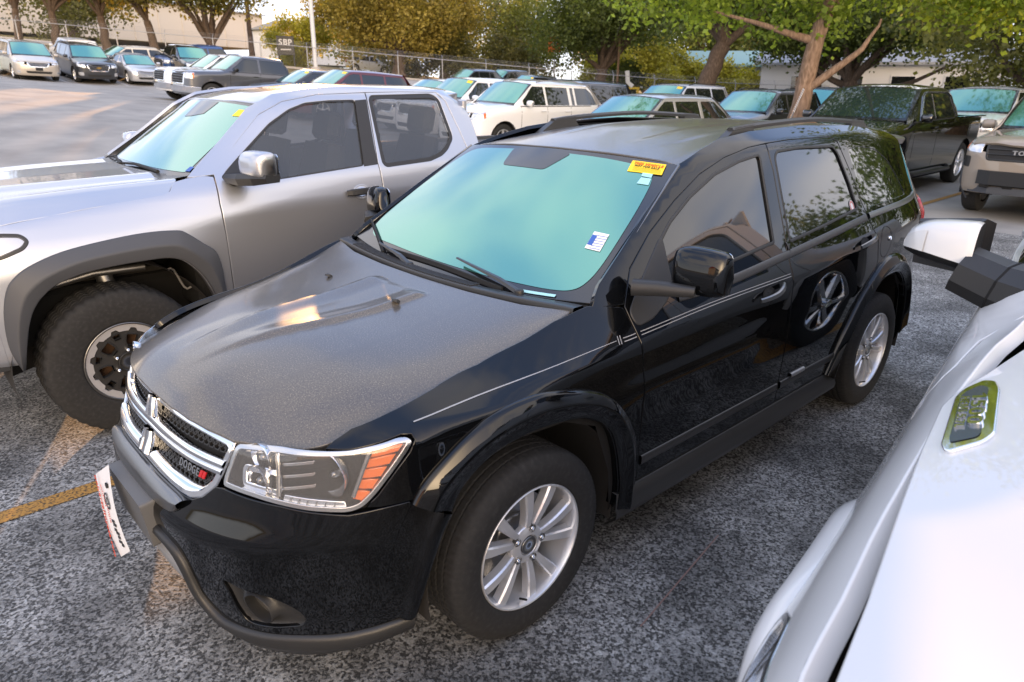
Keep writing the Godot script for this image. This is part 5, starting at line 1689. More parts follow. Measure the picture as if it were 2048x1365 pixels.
func white_mirror(parent: Node3D, sd: float) -> void:
	# cap: slices along z, from the stalk outwards
	var cap := MB.new()
	var und := MB.new()
	var rows := []
	var rows2 := []
	var n := 17
	for i in n:
		var t := i / (n - 1.0)
		var z := lerpf(1.03, 1.245, t)
		var r := pow(1.0 - pow(maxf(0.0, t * 2.0 - 1.0), 3.0), .5) * (1.0 if t > .02 else .96)
		var row := []
		var low := []
		var x0 := 1.13 + .075 * t * t
		var top := 1.478 - .03 * t * t
		var bot := 1.240 + .085 * t
		for j in 15:                                      # from the rear rim over the top down the front
			var a := lerpf(.12, PI * .86, j / 14.0)
			var ca := cos(a)
			var sa := sin(a)
			var ex := signf(ca) * pow(absf(ca), .62)
			var ey := pow(absf(sa), .62)
			var yy := lerpf(1.385, top, ey * r) if a < PI * .5 else lerpf(lerpf(bot, 1.40, .0), top, pow(ey, 1.3) * r + (1.0 - r) * .35)
			row.append(Vector3(x0 + .02 + ex * .085 * r, yy, z * sd))
		var e: Vector3 = row[14]
		low.append(e + Vector3(.001, -.001, 0)); low.append(e + Vector3(.01, -.018 * r, 0)); low.append(e + Vector3(.05, -.032 * r, 0)); low.append(e + Vector3(.11, -.028 * r, 0)); low.append(Vector3(row[0].x, e.y - .03 * r, z * sd)); low.append(row[0] + Vector3(0, -.001, 0))
		rows.append(row); rows2.append(low)
	surf_rows(cap, rows, sd < 0)
	put("mirror_cap", cap, M.white_paint, parent)
	surf_rows(und, rows2, sd < 0)
	put("mirror_housing", und, M.black_trim, parent)
	var inner := MB.new()
	var face := []
	for p in rows[0]: face.append(p)
	for p in rows2[0]: face.append(p)
	inner.flat(face, Vector3(0, 0, -sd))
	put("mirror_inner_side", inner, M.black_trim, parent)
	var back := MB.new()
	sweep(back, [Vector3(1.225, 1.39, 1.025 * sd), Vector3(1.235, 1.39, 1.04 * sd), Vector3(1.25, 1.385, 1.21 * sd)], [Vector2(-.028, -.085), Vector2(.028, -.085), Vector2(.03, .075), Vector2(-.01, .09), Vector2(-.028, .08)], [Vector3.UP], [1.0, 1.0, .8])
	put("mirror_frame", back, M.black_trim, parent)
	var lamp := MB.new()
	var lr := []
	for i in range(10, 16):
		var row := []
		for j in [11, 12, 13, 14]: row.append(rows[i][j] + Vector3(-.004, 0, .0))
		lr.append(row)
	surf_rows(lamp, lr, sd < 0)
	put("turn_lamp", lamp, M.pale_lens, parent)
	var arm := MB.new()
	sweep(arm, [Vector3(1.10, 1.30, .86 * sd), Vector3(1.115, 1.315, .95 * sd), Vector3(1.13, 1.345, 1.05 * sd)], [Vector2(-.075, -.065), Vector2(.07, -.065), Vector2(.085, -.02), Vector2(.075, .045), Vector2(.03, .065), Vector2(-.04, .06), Vector2(-.085, .025), Vector2(-.09, -.03)], [Vector3.UP], [1.1, 1.0, .95])
	put("mirror_arm", arm, M.black_trim, parent)
	var joint := MB.new()
	sweep(joint, [Vector3(1.1125, 1.3125, .935 * sd), Vector3(1.114, 1.314, .941 * sd)], [Vector2(-.0765, -.0665), Vector2(.0715, -.0665), Vector2(.0865, -.02), Vector2(.0765, .0465), Vector2(.03, .0665), Vector2(-.04, .0615), Vector2(-.0865, .025), Vector2(-.0915, -.03)], [Vector3.UP], [1.012, 1.008])
	put("arm_joint", joint, M["void"], parent)
	var g := MB.new()
	g.flat([Vector3(1.262, 1.33, 1.05 * sd), Vector3(1.275, 1.335, 1.22 * sd), Vector3(1.275, 1.44, 1.21 * sd), Vector3(1.262, 1.455, 1.05 * sd)], Vector3(1, 0, 0))
	put("mirror_glass", g, M.chrome, parent)

# ---------------------------------------------------------------- the other cars of the lot
func softplus(x: float, w: float) -> float: return w * log(1.0 + exp(clampf(x / w, -40, 40)))
func land(x: float, z: float) -> float:                  # height of the lot: level round the black car, rising to the left and back
	var rx := x + 1.444
	var rz := z - 2.3
	var fw := rx * .683 - rz * .731
	var le := -rx * .731 - rz * .683
	var b: float = lerp_tab([-20, 15, 27, 38, 46, 51, 57, 90], [-16, -1, 1, -1, 5, 11, 17, 24], fw)
	return smoothstep(6.0, 20.0, fw) * .085 * softplus(minf(le, 90.0) + b, 3.5)

func simple_wheel(parent: Node3D, at: Vector3, sd: float, r: float, rim: float, w: float, material: Material, spokes := 5) -> void:
	var n := Node3D.new()
	n.name = "wheel"
	parent.add_child(n, true)
	n.position = at
	n.transform.basis = Basis(Vector3(sd, 0, 0), Vector3.UP, Vector3(0, 0, sd))
	var key := "%.3f %.3f %.3f %d %s" % [r, rim, w, spokes, material.resource_name]
	if not wheel_cache.has(key):
		var t := MB.new()
		lathe(t, [Vector2(rim, -.01), Vector2(rim + .01, .004), Vector2(lerpf(rim, r, .5), .012), Vector2(r - .025, .002), Vector2(r - .008, -.012), Vector2(r, -.035), Vector2(r, -w + .035), Vector2(r - .012, -w + .01), Vector2(rim, -w)], 36)
		var m := MB.new()
		lathe(m, [Vector2(rim + .002, -.004), Vector2(rim, .003), Vector2(rim - .012, .0), Vector2(rim - .02, -.04), Vector2(rim - .03, -w)], 36)
		for k in spokes:
			var a := TAU * (k + .25) / spokes
			var pts := []
			for q in [.03, .5, 1.0]: pts.append(Vector3(cos(a), sin(a), 0) * lerpf(.03, rim - .01, q) + Vector3(0, 0, -.012 - .015 * (1.0 - q)))
			sweep(m, pts, [Vector2(-.02, 0), Vector2(.02, 0), Vector2(.028, -.03), Vector2(-.028, -.03)], [Vector3.BACK], [1.0, .9, 1.3])
		lathe(m, [Vector2(.05, -.03), Vector2(.048, -.005), Vector2(.035, .0), Vector2(0, .0)], 16)
		var d := MB.new()
		lathe(d, [Vector2(rim - .02, -.09), Vector2(0, -.09)], 24)
		wheel_cache[key] = [t.mesh(), m.mesh(), d.mesh()]
	put("tyre", wheel_cache[key][0], M.tyre, n)
	put("rim", wheel_cache[key][1], material, n)
	put("backing_plate", wheel_cache[key][2], M["void"], n)
var wheel_cache := {}

# c: fo front overhang, wb wheelbase, ro rear overhang, hw half width, nose / hood / belt / roof heights, cx cowl, wx screen top, rx roof end, bx rear glass foot, kind
func lot_car(called: String, label: String, category: String, c: Dictionary, at: Vector2, turn: float, group := "") -> Node3D:
	var car = thing(called, label, category, Vector3.ZERO, group)
	var cell: float = c.get("cell", .12)
	var fo: float = c.fo; var wb: float = c.wb; var ro: float = c.ro; var hw: float = c.hw
	var pick: bool = c.kind == "pickup"
	var tail = wb + ro
	var sq: float = c.get("square", .5)                   # how blunt the nose is
	var plan = [Vector2(-fo, 0), Vector2(-fo + .02, hw * .4), Vector2(lerpf(-fo + .10, -fo + .05, sq), hw * .72), Vector2(lerpf(-fo + .28, -fo + .16, sq), hw * .92), Vector2(lerpf(-fo + .6, -fo + .45, sq), hw * .985), Vector2(0, hw), Vector2(wb * .5, hw), Vector2(wb, hw), Vector2(tail - .35, hw * .97), Vector2(tail - .10, hw * .88), Vector2(tail - .02, hw * .6), Vector2(tail, 0)]
	var gb: float = c.get("ground", .24)
	var cab_end: float = c.bx
	var hy = func(x: float) -> float: return lerp_tab([-fo, -fo + .25, c.cx], [c.nose - .10, c.nose, c.hood], x)
	var by = func(x: float) -> float: return lerp_tab([c.cx, c.bx], [c.belt, c.belt + c.get("rise", .05)], x)
	var tum: float = c.get("tumble", .24)
	var rows = []
	var low = [gb, .07, gb + .08, .02]
	var md = [gb + .30, .0]
	rows.append([Vector2(-fo, 0), low + [gb + .32, .0] + [c.nose - .28, .02, c.nose - .15, .06, c.nose - .05, .14, c.nose + .15, .5]])
	for x in [-fo * .45, 0.0, c.cx * .6]:
		var h: float = hy.call(x)
		rows.append([x, low + md + [h - .14, .0, h - .05, .035, h, .10, h + .25, .5]])
	rows.append([c.cx, low + md + [c.belt - .12, .0, c.belt, .035, c.hood + .03, .12, c.hood + .3, .36]])
	var mid: float = (c.cx + c.wx) * .5
	rows.append([mid, low + md + [c.belt - .12, .0, c.belt, .035, lerpf(c.hood, c.roof - .06, .5), .035 + (tum - .035) * .62, c.roof, tum * 1.0]])
	rows.append([c.wx, low + md + [c.belt - .12, .0, c.belt, .035, c.roof - .07, tum, c.roof + .1, tum + .2]])
	var r1: float = by.call(c.rx)
	rows.append([c.rx, low + md + [r1 - .12, .0, r1, .035, c.roof - .08, tum, c.roof + .1, tum + .2]])
	if pick:
		rows.append([c.bx + .15, low + md + [c.bed - .14, .0, c.bed - .03, .01, c.bed, .03, c.bed + .2, .3]])
		rows.append([Vector2(tail, 0), low + md + [c.bed - .14, .0, c.bed - .03, .01, c.bed, .03, c.bed + .2, .3]])
	else:
		var dk: float = c.get("deck", r1)
		rows.append([c.bx, low + md + [dk - .12, .02, dk, .05, lerpf(dk, c.roof, .4 if dk < c.roof - .3 else .7), tum * .8, c.roof, tum + .2]])
		rows.append([Vector2(tail, 0), low + [gb + .32, .0] + [dk - .25, .02, dk - .1, .05, dk + .05, .14, dk + .4, .5]])
	var sf = Shell.new(plan, rows, c.roof + .15, .06, .02, .10)
	var S = func(s, y): return sf.at(s, y)
	var P: Material = M[c.paint]
	var s0 = sf.sx(0.0)
	var s1 = sf.sx(wb)
	var sc = sf.sx(c.cx)
	var sw = sf.sx(c.wx)
	var srx = sf.sx(c.rx)
	var sb = sf.sx(c.bx)
	var st = sf.S
	var tr: float = c.tyre
	var ar = tr + c.get("gap", .065)
	# body side with wheel openings
	var top = []
	for i in 9:
		var x = lerpf(-fo + .12, c.cx, i / 8.0)
		top.append_array([sf.sx(x), hy.call(x) - .01])
	var bodyp = pv([0, gb + .02] + [0, c.nose - .22] + [sf.sx(-fo + .08), c.nose - .16] + top + [sc, c.belt + .0, sw, by.call(c.wx), srx, r1, sb, by.call(c.bx)])
	if pick: bodyp.append_array(pv([sf.sx(c.bx + .02), c.bed - .02, sf.sx(tail - .3), c.bed, st, c.bed, st, gb + .15]))
	else:
		var dk: float = c.get("deck", r1)
		bodyp.append_array(pv([sf.sx(minf(c.bx + .15, tail - .12)), dk, st, dk, st, gb + .12]))
	for q in [[s1, wb], [s0, 0.0]]:
		for i in 13:
			var a = lerpf(-.35, PI + .35, i / 12.0)
			var p = Vector2(q[0] + cos(a) * ar * 1.02, tr + sin(a) * ar)
			if p.y > gb + .03: bodyp.append(p)
			elif i == 0: bodyp.append(Vector2(p.x, gb + .02))
			elif i == 12: bodyp.append(Vector2(p.x, gb + .02))
	# green house side
	var gh = pv([sc - .12, c.belt - .01] + [lerpf(sc, sw, .5), lerpf(c.hood + .02, c.roof - .07, .52), sw, c.roof - .085, sw + .12, c.roof - .07, srx - .1, c.roof - .07, srx, c.roof - .08, lerpf(srx, sb, .5), lerpf(c.roof - .08, by.call(c.bx), .5) + (.04 if not pick else .0), sb, by.call(c.bx) + .0, srx, r1 - .005, sw, by.call(c.wx) - .005])
	var wins = []
	var pil: Array = c.pillars                            # x of each pillar between the side windows
	var xs = [c.cx + .22]
	xs.append_array(pil)
	for i in xs.size():
		var xa: float = xs[i] + (.0 if i == 0 else .035)
		var xb: float = (pil[i] - .035) if i < pil.size() else c.bx - .02
		var pts = []
		var yt = func(x: float) -> float:
			return minf(minf(lerp_tab([c.cx, c.wx], [c.hood - .06, c.roof - .13], x), c.roof - .13), lerp_tab([c.rx, c.bx], [c.roof - .13, by.call(c.bx) + .0 + (.02 if not pick else .25)], x))
		for j in 7:
			var x = lerpf(xa, xb, j / 6.0)
			var y: float = maxf(yt.call(x), by.call(x) + .035)
			pts.append_array([sf.sx(x), y])
		for j in 4:
			var x = lerpf(xb, xa, j / 3.0)
			pts.append_array([sf.sx(x), by.call(x) + .03])
		var w = pv(pts)
		if w.size() >= 3: wins.append(rounded(w, .03, 2))
	var ghx = []
	for m in 2:
		var F = func(p: PackedVector2Array) -> PackedVector2Array: return p if m == 0 else mir(p)
		var sd = 1.0 if m == 0 else -1.0
		var mb = MB.new()
		panel(mb, S, F.call(bodyp), cell, cell * .8, 1.0, [], .006, .03, .02)
		put("body_side", mb, P, car)
		mb = MB.new()
		var hs2 = []
		for w in wins: hs2.append(F.call(w))
		panel(mb, S, F.call(gh), cell, cell * .8, 1.0, hs2, .004, .02, .02)
		put("cab_side", mb, P if not c.get("dark_pillars", false) else M.black_trim, car)
		for w in wins:
			mb = MB.new()
			panel(mb, off(S, -.008), F.call(ring_poly(w, .01)), cell, cell, 1.0, [], 0, 0, .02)
			put("window_glass", mb, M.lot_glass if not c.get("pale_glass", false) else M.tint_glass, car)
		# door seams and handles
		for i in xs.size():
			var x: float = (xs[i] - .12) if i == 0 else xs[i]
			if i > 2: continue
			mb = MB.new()
			trim_band(mb, S, densify(F.call(pv([sf.sx(x), by.call(x) - .01, sf.sx(x) + (.0 if i == 0 else .0), gb + .14])), .12, false), -.006, .006, .0012, 1.0, false)
			put("door_seam", mb, M["void"], car)
			if i > 0:
				mb = MB.new()
				trim_band(mb, S, F.call(pv([sf.sx(x - .26), c.belt - .10, sf.sx(x - .06), c.belt - .095])), -.014, .014, .03)
				put("door_handle", mb, P if not c.get("dark_trim", false) else M.black_trim, car)
		mb = MB.new()
		trim_band(mb, S, densify(F.call(pv([sc + .1, c.belt + .012, srx, r1 + .012])), .3, false), -.012, .010, .006)
		put("belt_moulding", mb, M.black_trim, car)
		if c.get("cladding", false):
			for q in [s0, s1]:
				mb = MB.new()
				var oa = PackedVector2Array()
				var ia = PackedVector2Array()
				for i in 17:
					var a = lerpf(-.3, PI + .3, i / 16.0)
					oa.append(Vector2(q + cos(a) * (ar + .09), tr + sin(a) * (ar + .08))); ia.append(Vector2(q + cos(a) * ar, tr + sin(a) * (ar - .005)))
				band2(mb, S, F.call(oa), F.call(ia), [Vector2(0, .002), Vector2(.1, .025), Vector2(1, .035), Vector2(1.01, -.04)])
				put("arch_cladding", mb, M.cladding, car)
		liner(car, 0, tr + .02, ar - .01, hw * .5, hw - .03, sd, M.wheel_liner)
		liner(car, wb, tr + .02, ar - .01, hw * .5, hw - .03, sd, M.wheel_liner)
		var wm: Material = M[c.get("rim", "alloy")]
		for x in [0.0, wb]: simple_wheel(car, Vector3(x, tr, (hw - .045) * sd), sd, tr, tr * c.get("rimk", .66), .23, wm, c.get("spokes", 5))
		# mirror
		mb = MB.new()
		var mx: float = c.cx + .30
		var rowsm = []
		for i in 9:
			var t = i / 8.0
			var r = pow(1.0 - pow(absf(t * 2 - 1), 3.0), .45)
			var row = []
			for j in 13:
				var a = TAU * j / 12
				row.append(Vector3(mx + cos(a) * .07 * r, c.belt + .09 + sin(a) * .075 * (r * .6 + .4) * minf(1, r * 2), lerpf(hw - .03, hw + .20, t) * sd))
			rowsm.append(row)
		surf_rows(mb, rowsm, sd > 0)
		put("door_mirror", mb, M[c.get("mirror", c.paint)], car)
		# lamps
		var lp: Array = c.lamp                             # [s in, s out, y low, y high, slant]
		var lo = rounded(pv([lp[0], lp[2], lp[1] - .06, lp[2] + lp[4] * .6, lp[1], lp[3] + lp[4], lp[0] + .02, lp[3]]), .02, 2)
		mb = MB.new()
		panel(mb, off(S, .004), F.call(lo), .08, .05, 1.0, [], .006, .01, .02)
		put("headlight", mb, M.lot_lamp, car)
		if c.get("amber", false):
			mb = MB.new()
			panel(mb, off(S, .008), F.call(pv([lp[1] - .09, lp[2] + lp[4] * .5 + .03, lp[1] - .03, lp[2] + lp[4] * .6 + .02, lp[1] - .02, lp[3] + lp[4] - .02, lp[1] - .08, lp[3] + lp[4] * .7 - .02])), .06, .05, 1.0, [], .002, .004, .02)
			put("amber_lamp", mb, M.amber, car)
		if c.has("fog"):
			var fg: Array = c.fog
			mb = MB.new()
			panel(mb, off(S, .003), F.call(rounded(pv([fg[0], fg[2], fg[1], fg[2] + .02, fg[1], fg[3], fg[0], fg[3]]), .03, 2)), .08, .05, 1.0, [], .004, .01, .02)
			put("fog_lamp", mb, M.black_trim if not c.get("bright_fog", false) else M.lot_lamp, car)
		# tail lamp
		mb = MB.new()
		var ty: float = c.get("tail_y", c.belt - .12)
		panel(mb, off(S, .006), F.call(rounded(pv([st - hw * .98, ty - .12, st - hw * .98 + .0, ty + .16, st - hw * .6, ty + .14, st - hw * .62, ty - .10]), .03, 2)), .08, .06, 1.0, [], .006, .01, .02)
		put("tail_lamp", mb, M.red_lens, car)
		if c.get("rails", false):
			mb = MB.new()
			var pts = []
			for i in 7:
				var q = i / 6.0
				pts.append(Vector3(lerpf(c.wx + .25, c.rx - .15, q), c.roof - .03 + .05 * minf(1.0, 6.0 * minf(q, 1.0 - q)), (hw - tum - .06) * sd))
			sweep(mb, pts, [Vector2(-.018, -.012), Vector2(.018, -.012), Vector2(.014, .014), Vector2(-.014, .014)], [Vector3.UP])
			put("roof_rail", mb, M[c.get("rail", "black_trim")], car)
	# nose: grille, intake, plate
	var g: Array = c.grille                               # [half width low, half width high, y low, y high]
	var mbx = MB.new()
	panel(mbx, off(S, .004), rounded(pv([-g[0], g[2], g[0], g[2], g[1], g[3], -g[1], g[3]]), .03, 2), .08, .06, 1.0, [], .006, .01, .02)
	var go = put("grille", mbx, M[c.get("grille_mat", "matte_black")], car)
	var gr2 = rounded(pv([-g[0], g[2], g[0], g[2], g[1], g[3], -g[1], g[3]]), .03, 2)
	mbx = MB.new()
	panel(mbx, off(S, .010), ring_poly(gr2, c.get("ring", .03)), .08, .06, 1.0, [gr2], .01, .02, .02)
	put("grille_surround", mbx, M[c.get("ring_mat", "chrome")], go)
	for k in c.get("bars", 3):
		mbx = MB.new()
		var y = lerpf(g[2], g[3], (k + 1.0) / (c.get("bars", 3) + 1.0))
		var w = lerpf(g[0], g[1], (k + 1.0) / (c.get("bars", 3) + 1.0)) - .01
		trim_band(mbx, off(S, .006), densify(pv([-w, y, w, y]), .1, false), -.008, .008, .012)
		put("grille_bar", mbx, M[c.get("bar_mat", "dark_chrome")], go)
	mbx = MB.new()
	var iy: float = c.get("intake", gb + .13)
	panel(mbx, off(S, .004), rounded(pv([-.5, iy, .5, iy, .56, iy + .10, -.56, iy + .10]), .03, 2), .1, .06, 1.0, [], .004, .01, .02)
	put("lower_intake", mbx, M.matte_black, car)
	if c.has("bumper_mat"):
		mbx = MB.new()
		var yb: float = c.get("bumper_y", gb + .10)
		var bs = sf.sx(-fo * .45)
		panel(mbx, off(S, .02), pv([-bs, yb, bs, yb, bs, yb + .20, .55, yb + .22, -.55, yb + .22, -bs, yb + .20]), .1, .06, 1.0, [], .01, .03, .02)
		put("front_bumper", mbx, M[c.bumper_mat], car)
	if c.get("plate", false):
		mbx = MB.new()
		panel(mbx, off(S, .012), pv([-.15, c.nose - .42, .15, c.nose - .42, .15, c.nose - .28, -.15, c.nose - .28]), .1, .06, 1.0, [], .003, .01, .02)
		put("plate_bracket", mbx, M.matte_black, car)
	# bonnet
	var hf = Field.new([
		[-fo - .02, [0, c.nose - .12, hw * .5, c.nose - .13, hw * .8, c.nose - .20, hw, c.nose - .4]],
		[-fo + .12, [0, c.nose + .02, hw * .5, c.nose + .01, hw * .8, c.nose - .05, hw, c.nose - .25]],
		[-fo + .35, [0, c.nose + .07, hw * .5, c.nose + .06, hw - .11, hy.call(-fo + .35) - .005, hw, c.nose - .12]],
		[0.0, [0, hy.call(0.0) + .055, hw * .5, hy.call(0.0) + .05, hw - .11, hy.call(0.0) - .005, hw, hy.call(0.0) - .15]],
		[c.cx, [0, c.hood + .05, hw * .5, c.hood + .045, hw - .12, c.hood + .01, hw, c.hood - .12]]], hw, .06, .03)
	var H = func(x, z): return hf.at(x, z)
	var hood = pv([])
	for i in 9:
		var q = -1.0 + i / 4.0
		hood.append(Vector2(c.cx + .02 - .12 * (1.0 - q * q), (hw - .115) * q))
	for i in 7:
		var x = lerpf(c.cx - .1, -fo + .30, i / 6.0)
		hood.append(Vector2(x, hw - .105))
	for q in [.85, .6, .3, 0.0, -.3, -.6, -.85]: hood.append(Vector2(-fo + .05 + .18 * q * q, (hw - .02) * q))
	for i in 7:
		var x = lerpf(-fo + .30, c.cx - .1, i / 6.0)
		hood.append(Vector2(x, -(hw - .105)))
	mbx = MB.new()
	panel(mbx, H, hood, cell, cell, -1.0, [], .006, .03, .02)
	put("hood", mbx, P, car)
	# windscreen
	var wz: float = hw - .125
	var tz = hw - tum - .005
	var W = func(z: float, t: float) -> Vector3:
		var b = Vector3(c.cx - .13 + .13 * z * z, c.hood + .035, wz * z)
		var a = Vector3(c.wx - .07 + .07 * z * z, c.roof - .035 - .045 * z * z, tz * z)
		return b.lerp(a, t) + Vector3(0, .04 * t * (1.0 - t), 0)
	mbx = MB.new()
	panel(mbx, W, pv([-1.01, 0, 0, 0, 1.01, 0, 1.01, 1, 0, 1, -1.01, 1]), .15, .12, 1.0, [], .003, .02, .02)
	var wo = put("windscreen", mbx, M.frit, car)
	mbx = MB.new()
	panel(mbx, off(W, .003), rounded(pv([-.94, .06, .94, .06, .93, .95, -.93, .95]), .06, 3), .15, .12, 1.0, [], 0, 0, .02)
	put("glass", mbx, M[c.get("screen", "screen_glass")], wo)
	if c.get("card", false):
		mbx = MB.new()
		panel(mbx, off(W, .006), pv([.62, .80, .88, .80, .87, .93, .61, .93]), .15, .12, 1.0, [], 0, 0, .02)
		put("yellow_card", mbx, M.yellow_card, wo)
	# roof
	var rf = Field.new([
		[c.wx - .12, [0, c.roof - .05, hw * .4, c.roof - .055, tz, c.roof - .09, hw - .08, c.roof - .2]],
		[c.wx + .25, [0, c.roof, hw * .4, c.roof - .008, tz, c.roof - .055, hw - .08, c.roof - .18]],
		[(c.wx + c.rx) * .5, [0, c.roof + .02, hw * .4, c.roof + .01, tz, c.roof - .05, hw - .08, c.roof - .18]],
		[c.rx + .05, [0, c.roof - .01, hw * .4, c.roof - .02, tz, c.roof - .07, hw - .08, c.roof - .2]]], hw - .06, .12, .04)
	var R = func(x, z): return rf.at(x, z)
	mbx = MB.new()
	var roofp = pv([])
	for i in 9:
		var q = -1.0 + i / 4.0
		roofp.append(Vector2(c.wx - .07 + .07 * q * q + .0, tz * q))
	roofp.append(Vector2(c.rx - .05, tz)); roofp.append(Vector2(c.rx + .03, tz * .85)); roofp.append(Vector2(c.rx + .05, 0)); roofp.append(Vector2(c.rx + .03, -tz * .85)); roofp.append(Vector2(c.rx - .05, -tz))
	panel(mbx, R, roofp, cell, cell, -1.0, [], .012, .04, .02)
	put("roof", mbx, M[c.get("roof_paint", c.paint)], car)
	# rear glass and tail
	var yb2: float = by.call(c.bx) + .02
	mbx = MB.new()
	mbx.flat([Vector3(c.rx + .05, c.roof - .05, -tz * .96), Vector3(c.rx + .05, c.roof - .05, tz * .96), Vector3(c.bx + (.05 if not pick else .02), yb2, hw - .10), Vector3(c.bx + (.05 if not pick else .02), yb2, -hw + .10)], Vector3(1, .3, 0))
	put("rear_window_frame", mbx, P, car)
	mbx = MB.new()
	mbx.flat([Vector3(c.rx + .065, c.roof - .12, -tz * .86), Vector3(c.rx + .065, c.roof - .12, tz * .86), Vector3(c.bx + .06, yb2 + .06, hw - .22), Vector3(c.bx + .06, yb2 + .06, -hw + .22)], Vector3(1, .3, 0))
	put("rear_window", mbx, M.tint_glass, car)
	mbx = MB.new()
	if pick:
		cbox(mbx, Vector3(tail - .06, c.bed - .28, 0), Vector3(.07, .54, hw * 1.7), .015)
		put("tailgate", mbx, P, car)
		mbx = MB.new()
		cbox(mbx, Vector3((c.bx + tail) * .5, gb + .42, 0), Vector3(tail - c.bx - .1, .05, hw * 1.7), .01)
		for z in [-1.0, 1.0]: cbox(mbx, Vector3((c.bx + tail) * .5, c.bed - .26, (hw - .13) * z), Vector3(tail - c.bx - .15, .5, .04), .01)
		cbox(mbx, Vector3(c.bx + .03, c.bed - .3, 0), Vector3(.05, .6, hw * 1.75), .01)
		put("bed_liner", mbx, M.black_trim, car)
		for z in [-1.0, 1.0]:
			mbx = MB.new()
			cbox(mbx, Vector3((c.bx + tail) * .5, c.bed + .005, (hw - .08) * z), Vector3(tail - c.bx - .12, .03, .10), .01)
			put("bed_rail", mbx, P, car)
	else:
		var dk: float = c.get("deck", r1)
		if dk < c.roof - .3:
			var dkp = []
			for i in 7:
				var q = i / 6.0
				var x = lerpf(c.bx - .02, tail - .03, q)
				var zz = (hw - .06) * (1.0 if q < .7 else lerpf(1.0, .7, (q - .7) / .3))
				dkp.append([Vector3(x, dk + .0 - .02 * q * q, -zz), Vector3(x, dk + .035 - .02 * q * q, -zz * .5), Vector3(x, dk + .04 - .02 * q * q, 0), Vector3(x, dk + .035 - .02 * q * q, zz * .5), Vector3(x, dk - .02 * q * q, zz)])
			surf_rows(mbx, dkp)
			put("deck", mbx, P, car)
	# core that stops light through the seams
	mbx = MB.new()
	cbox(mbx, Vector3(wb * .5, gb + .25, 0), Vector3(wb - 2.0 * tr - .2, c.belt - gb - .28, hw * 1.86), .02)
	cbox(mbx, Vector3(wb * .5, gb + .26, 0), Vector3(tail + fo - .5, .25, hw * 1.05), .02)
	cbox(mbx, Vector3(c.cx * .3 - .1, c.nose - .28, 0), Vector3(fo + c.cx * .6, .3, hw * 1.1), .02)
	put("underbody", mbx, M["void"], car)
	park(car, at, turn, wb, hw)
	return car

func park(car: Node3D, at: Vector2, turn: float, wb: float, hw: float) -> void:
	# at = the ground below the middle of the nose axle; pitch and roll follow the lot
	var b := Basis(Vector3.UP, turn)
	var f := Vector3(at.x, 0, at.y)
	var fx := b * Vector3(1, 0, 0)
	var fz := b * Vector3(0, 0, 1)
	var p := func(u: float, v: float) -> Vector3:
		var q := f + fx * u + fz * v
		q.y = land(q.x, q.z)
		return q
	var x: Vector3 = (p.call(wb, 0.0) - p.call(0.0, 0.0)).normalized()
	var z: Vector3 = (p.call(wb * .5, hw) - p.call(wb * .5, -hw)).normalized()
	var y := z.cross(x).normalized()
	z = x.cross(y).normalized()
	car.transform = Transform3D(Basis(x, y, z), p.call(0.0, 0.0))

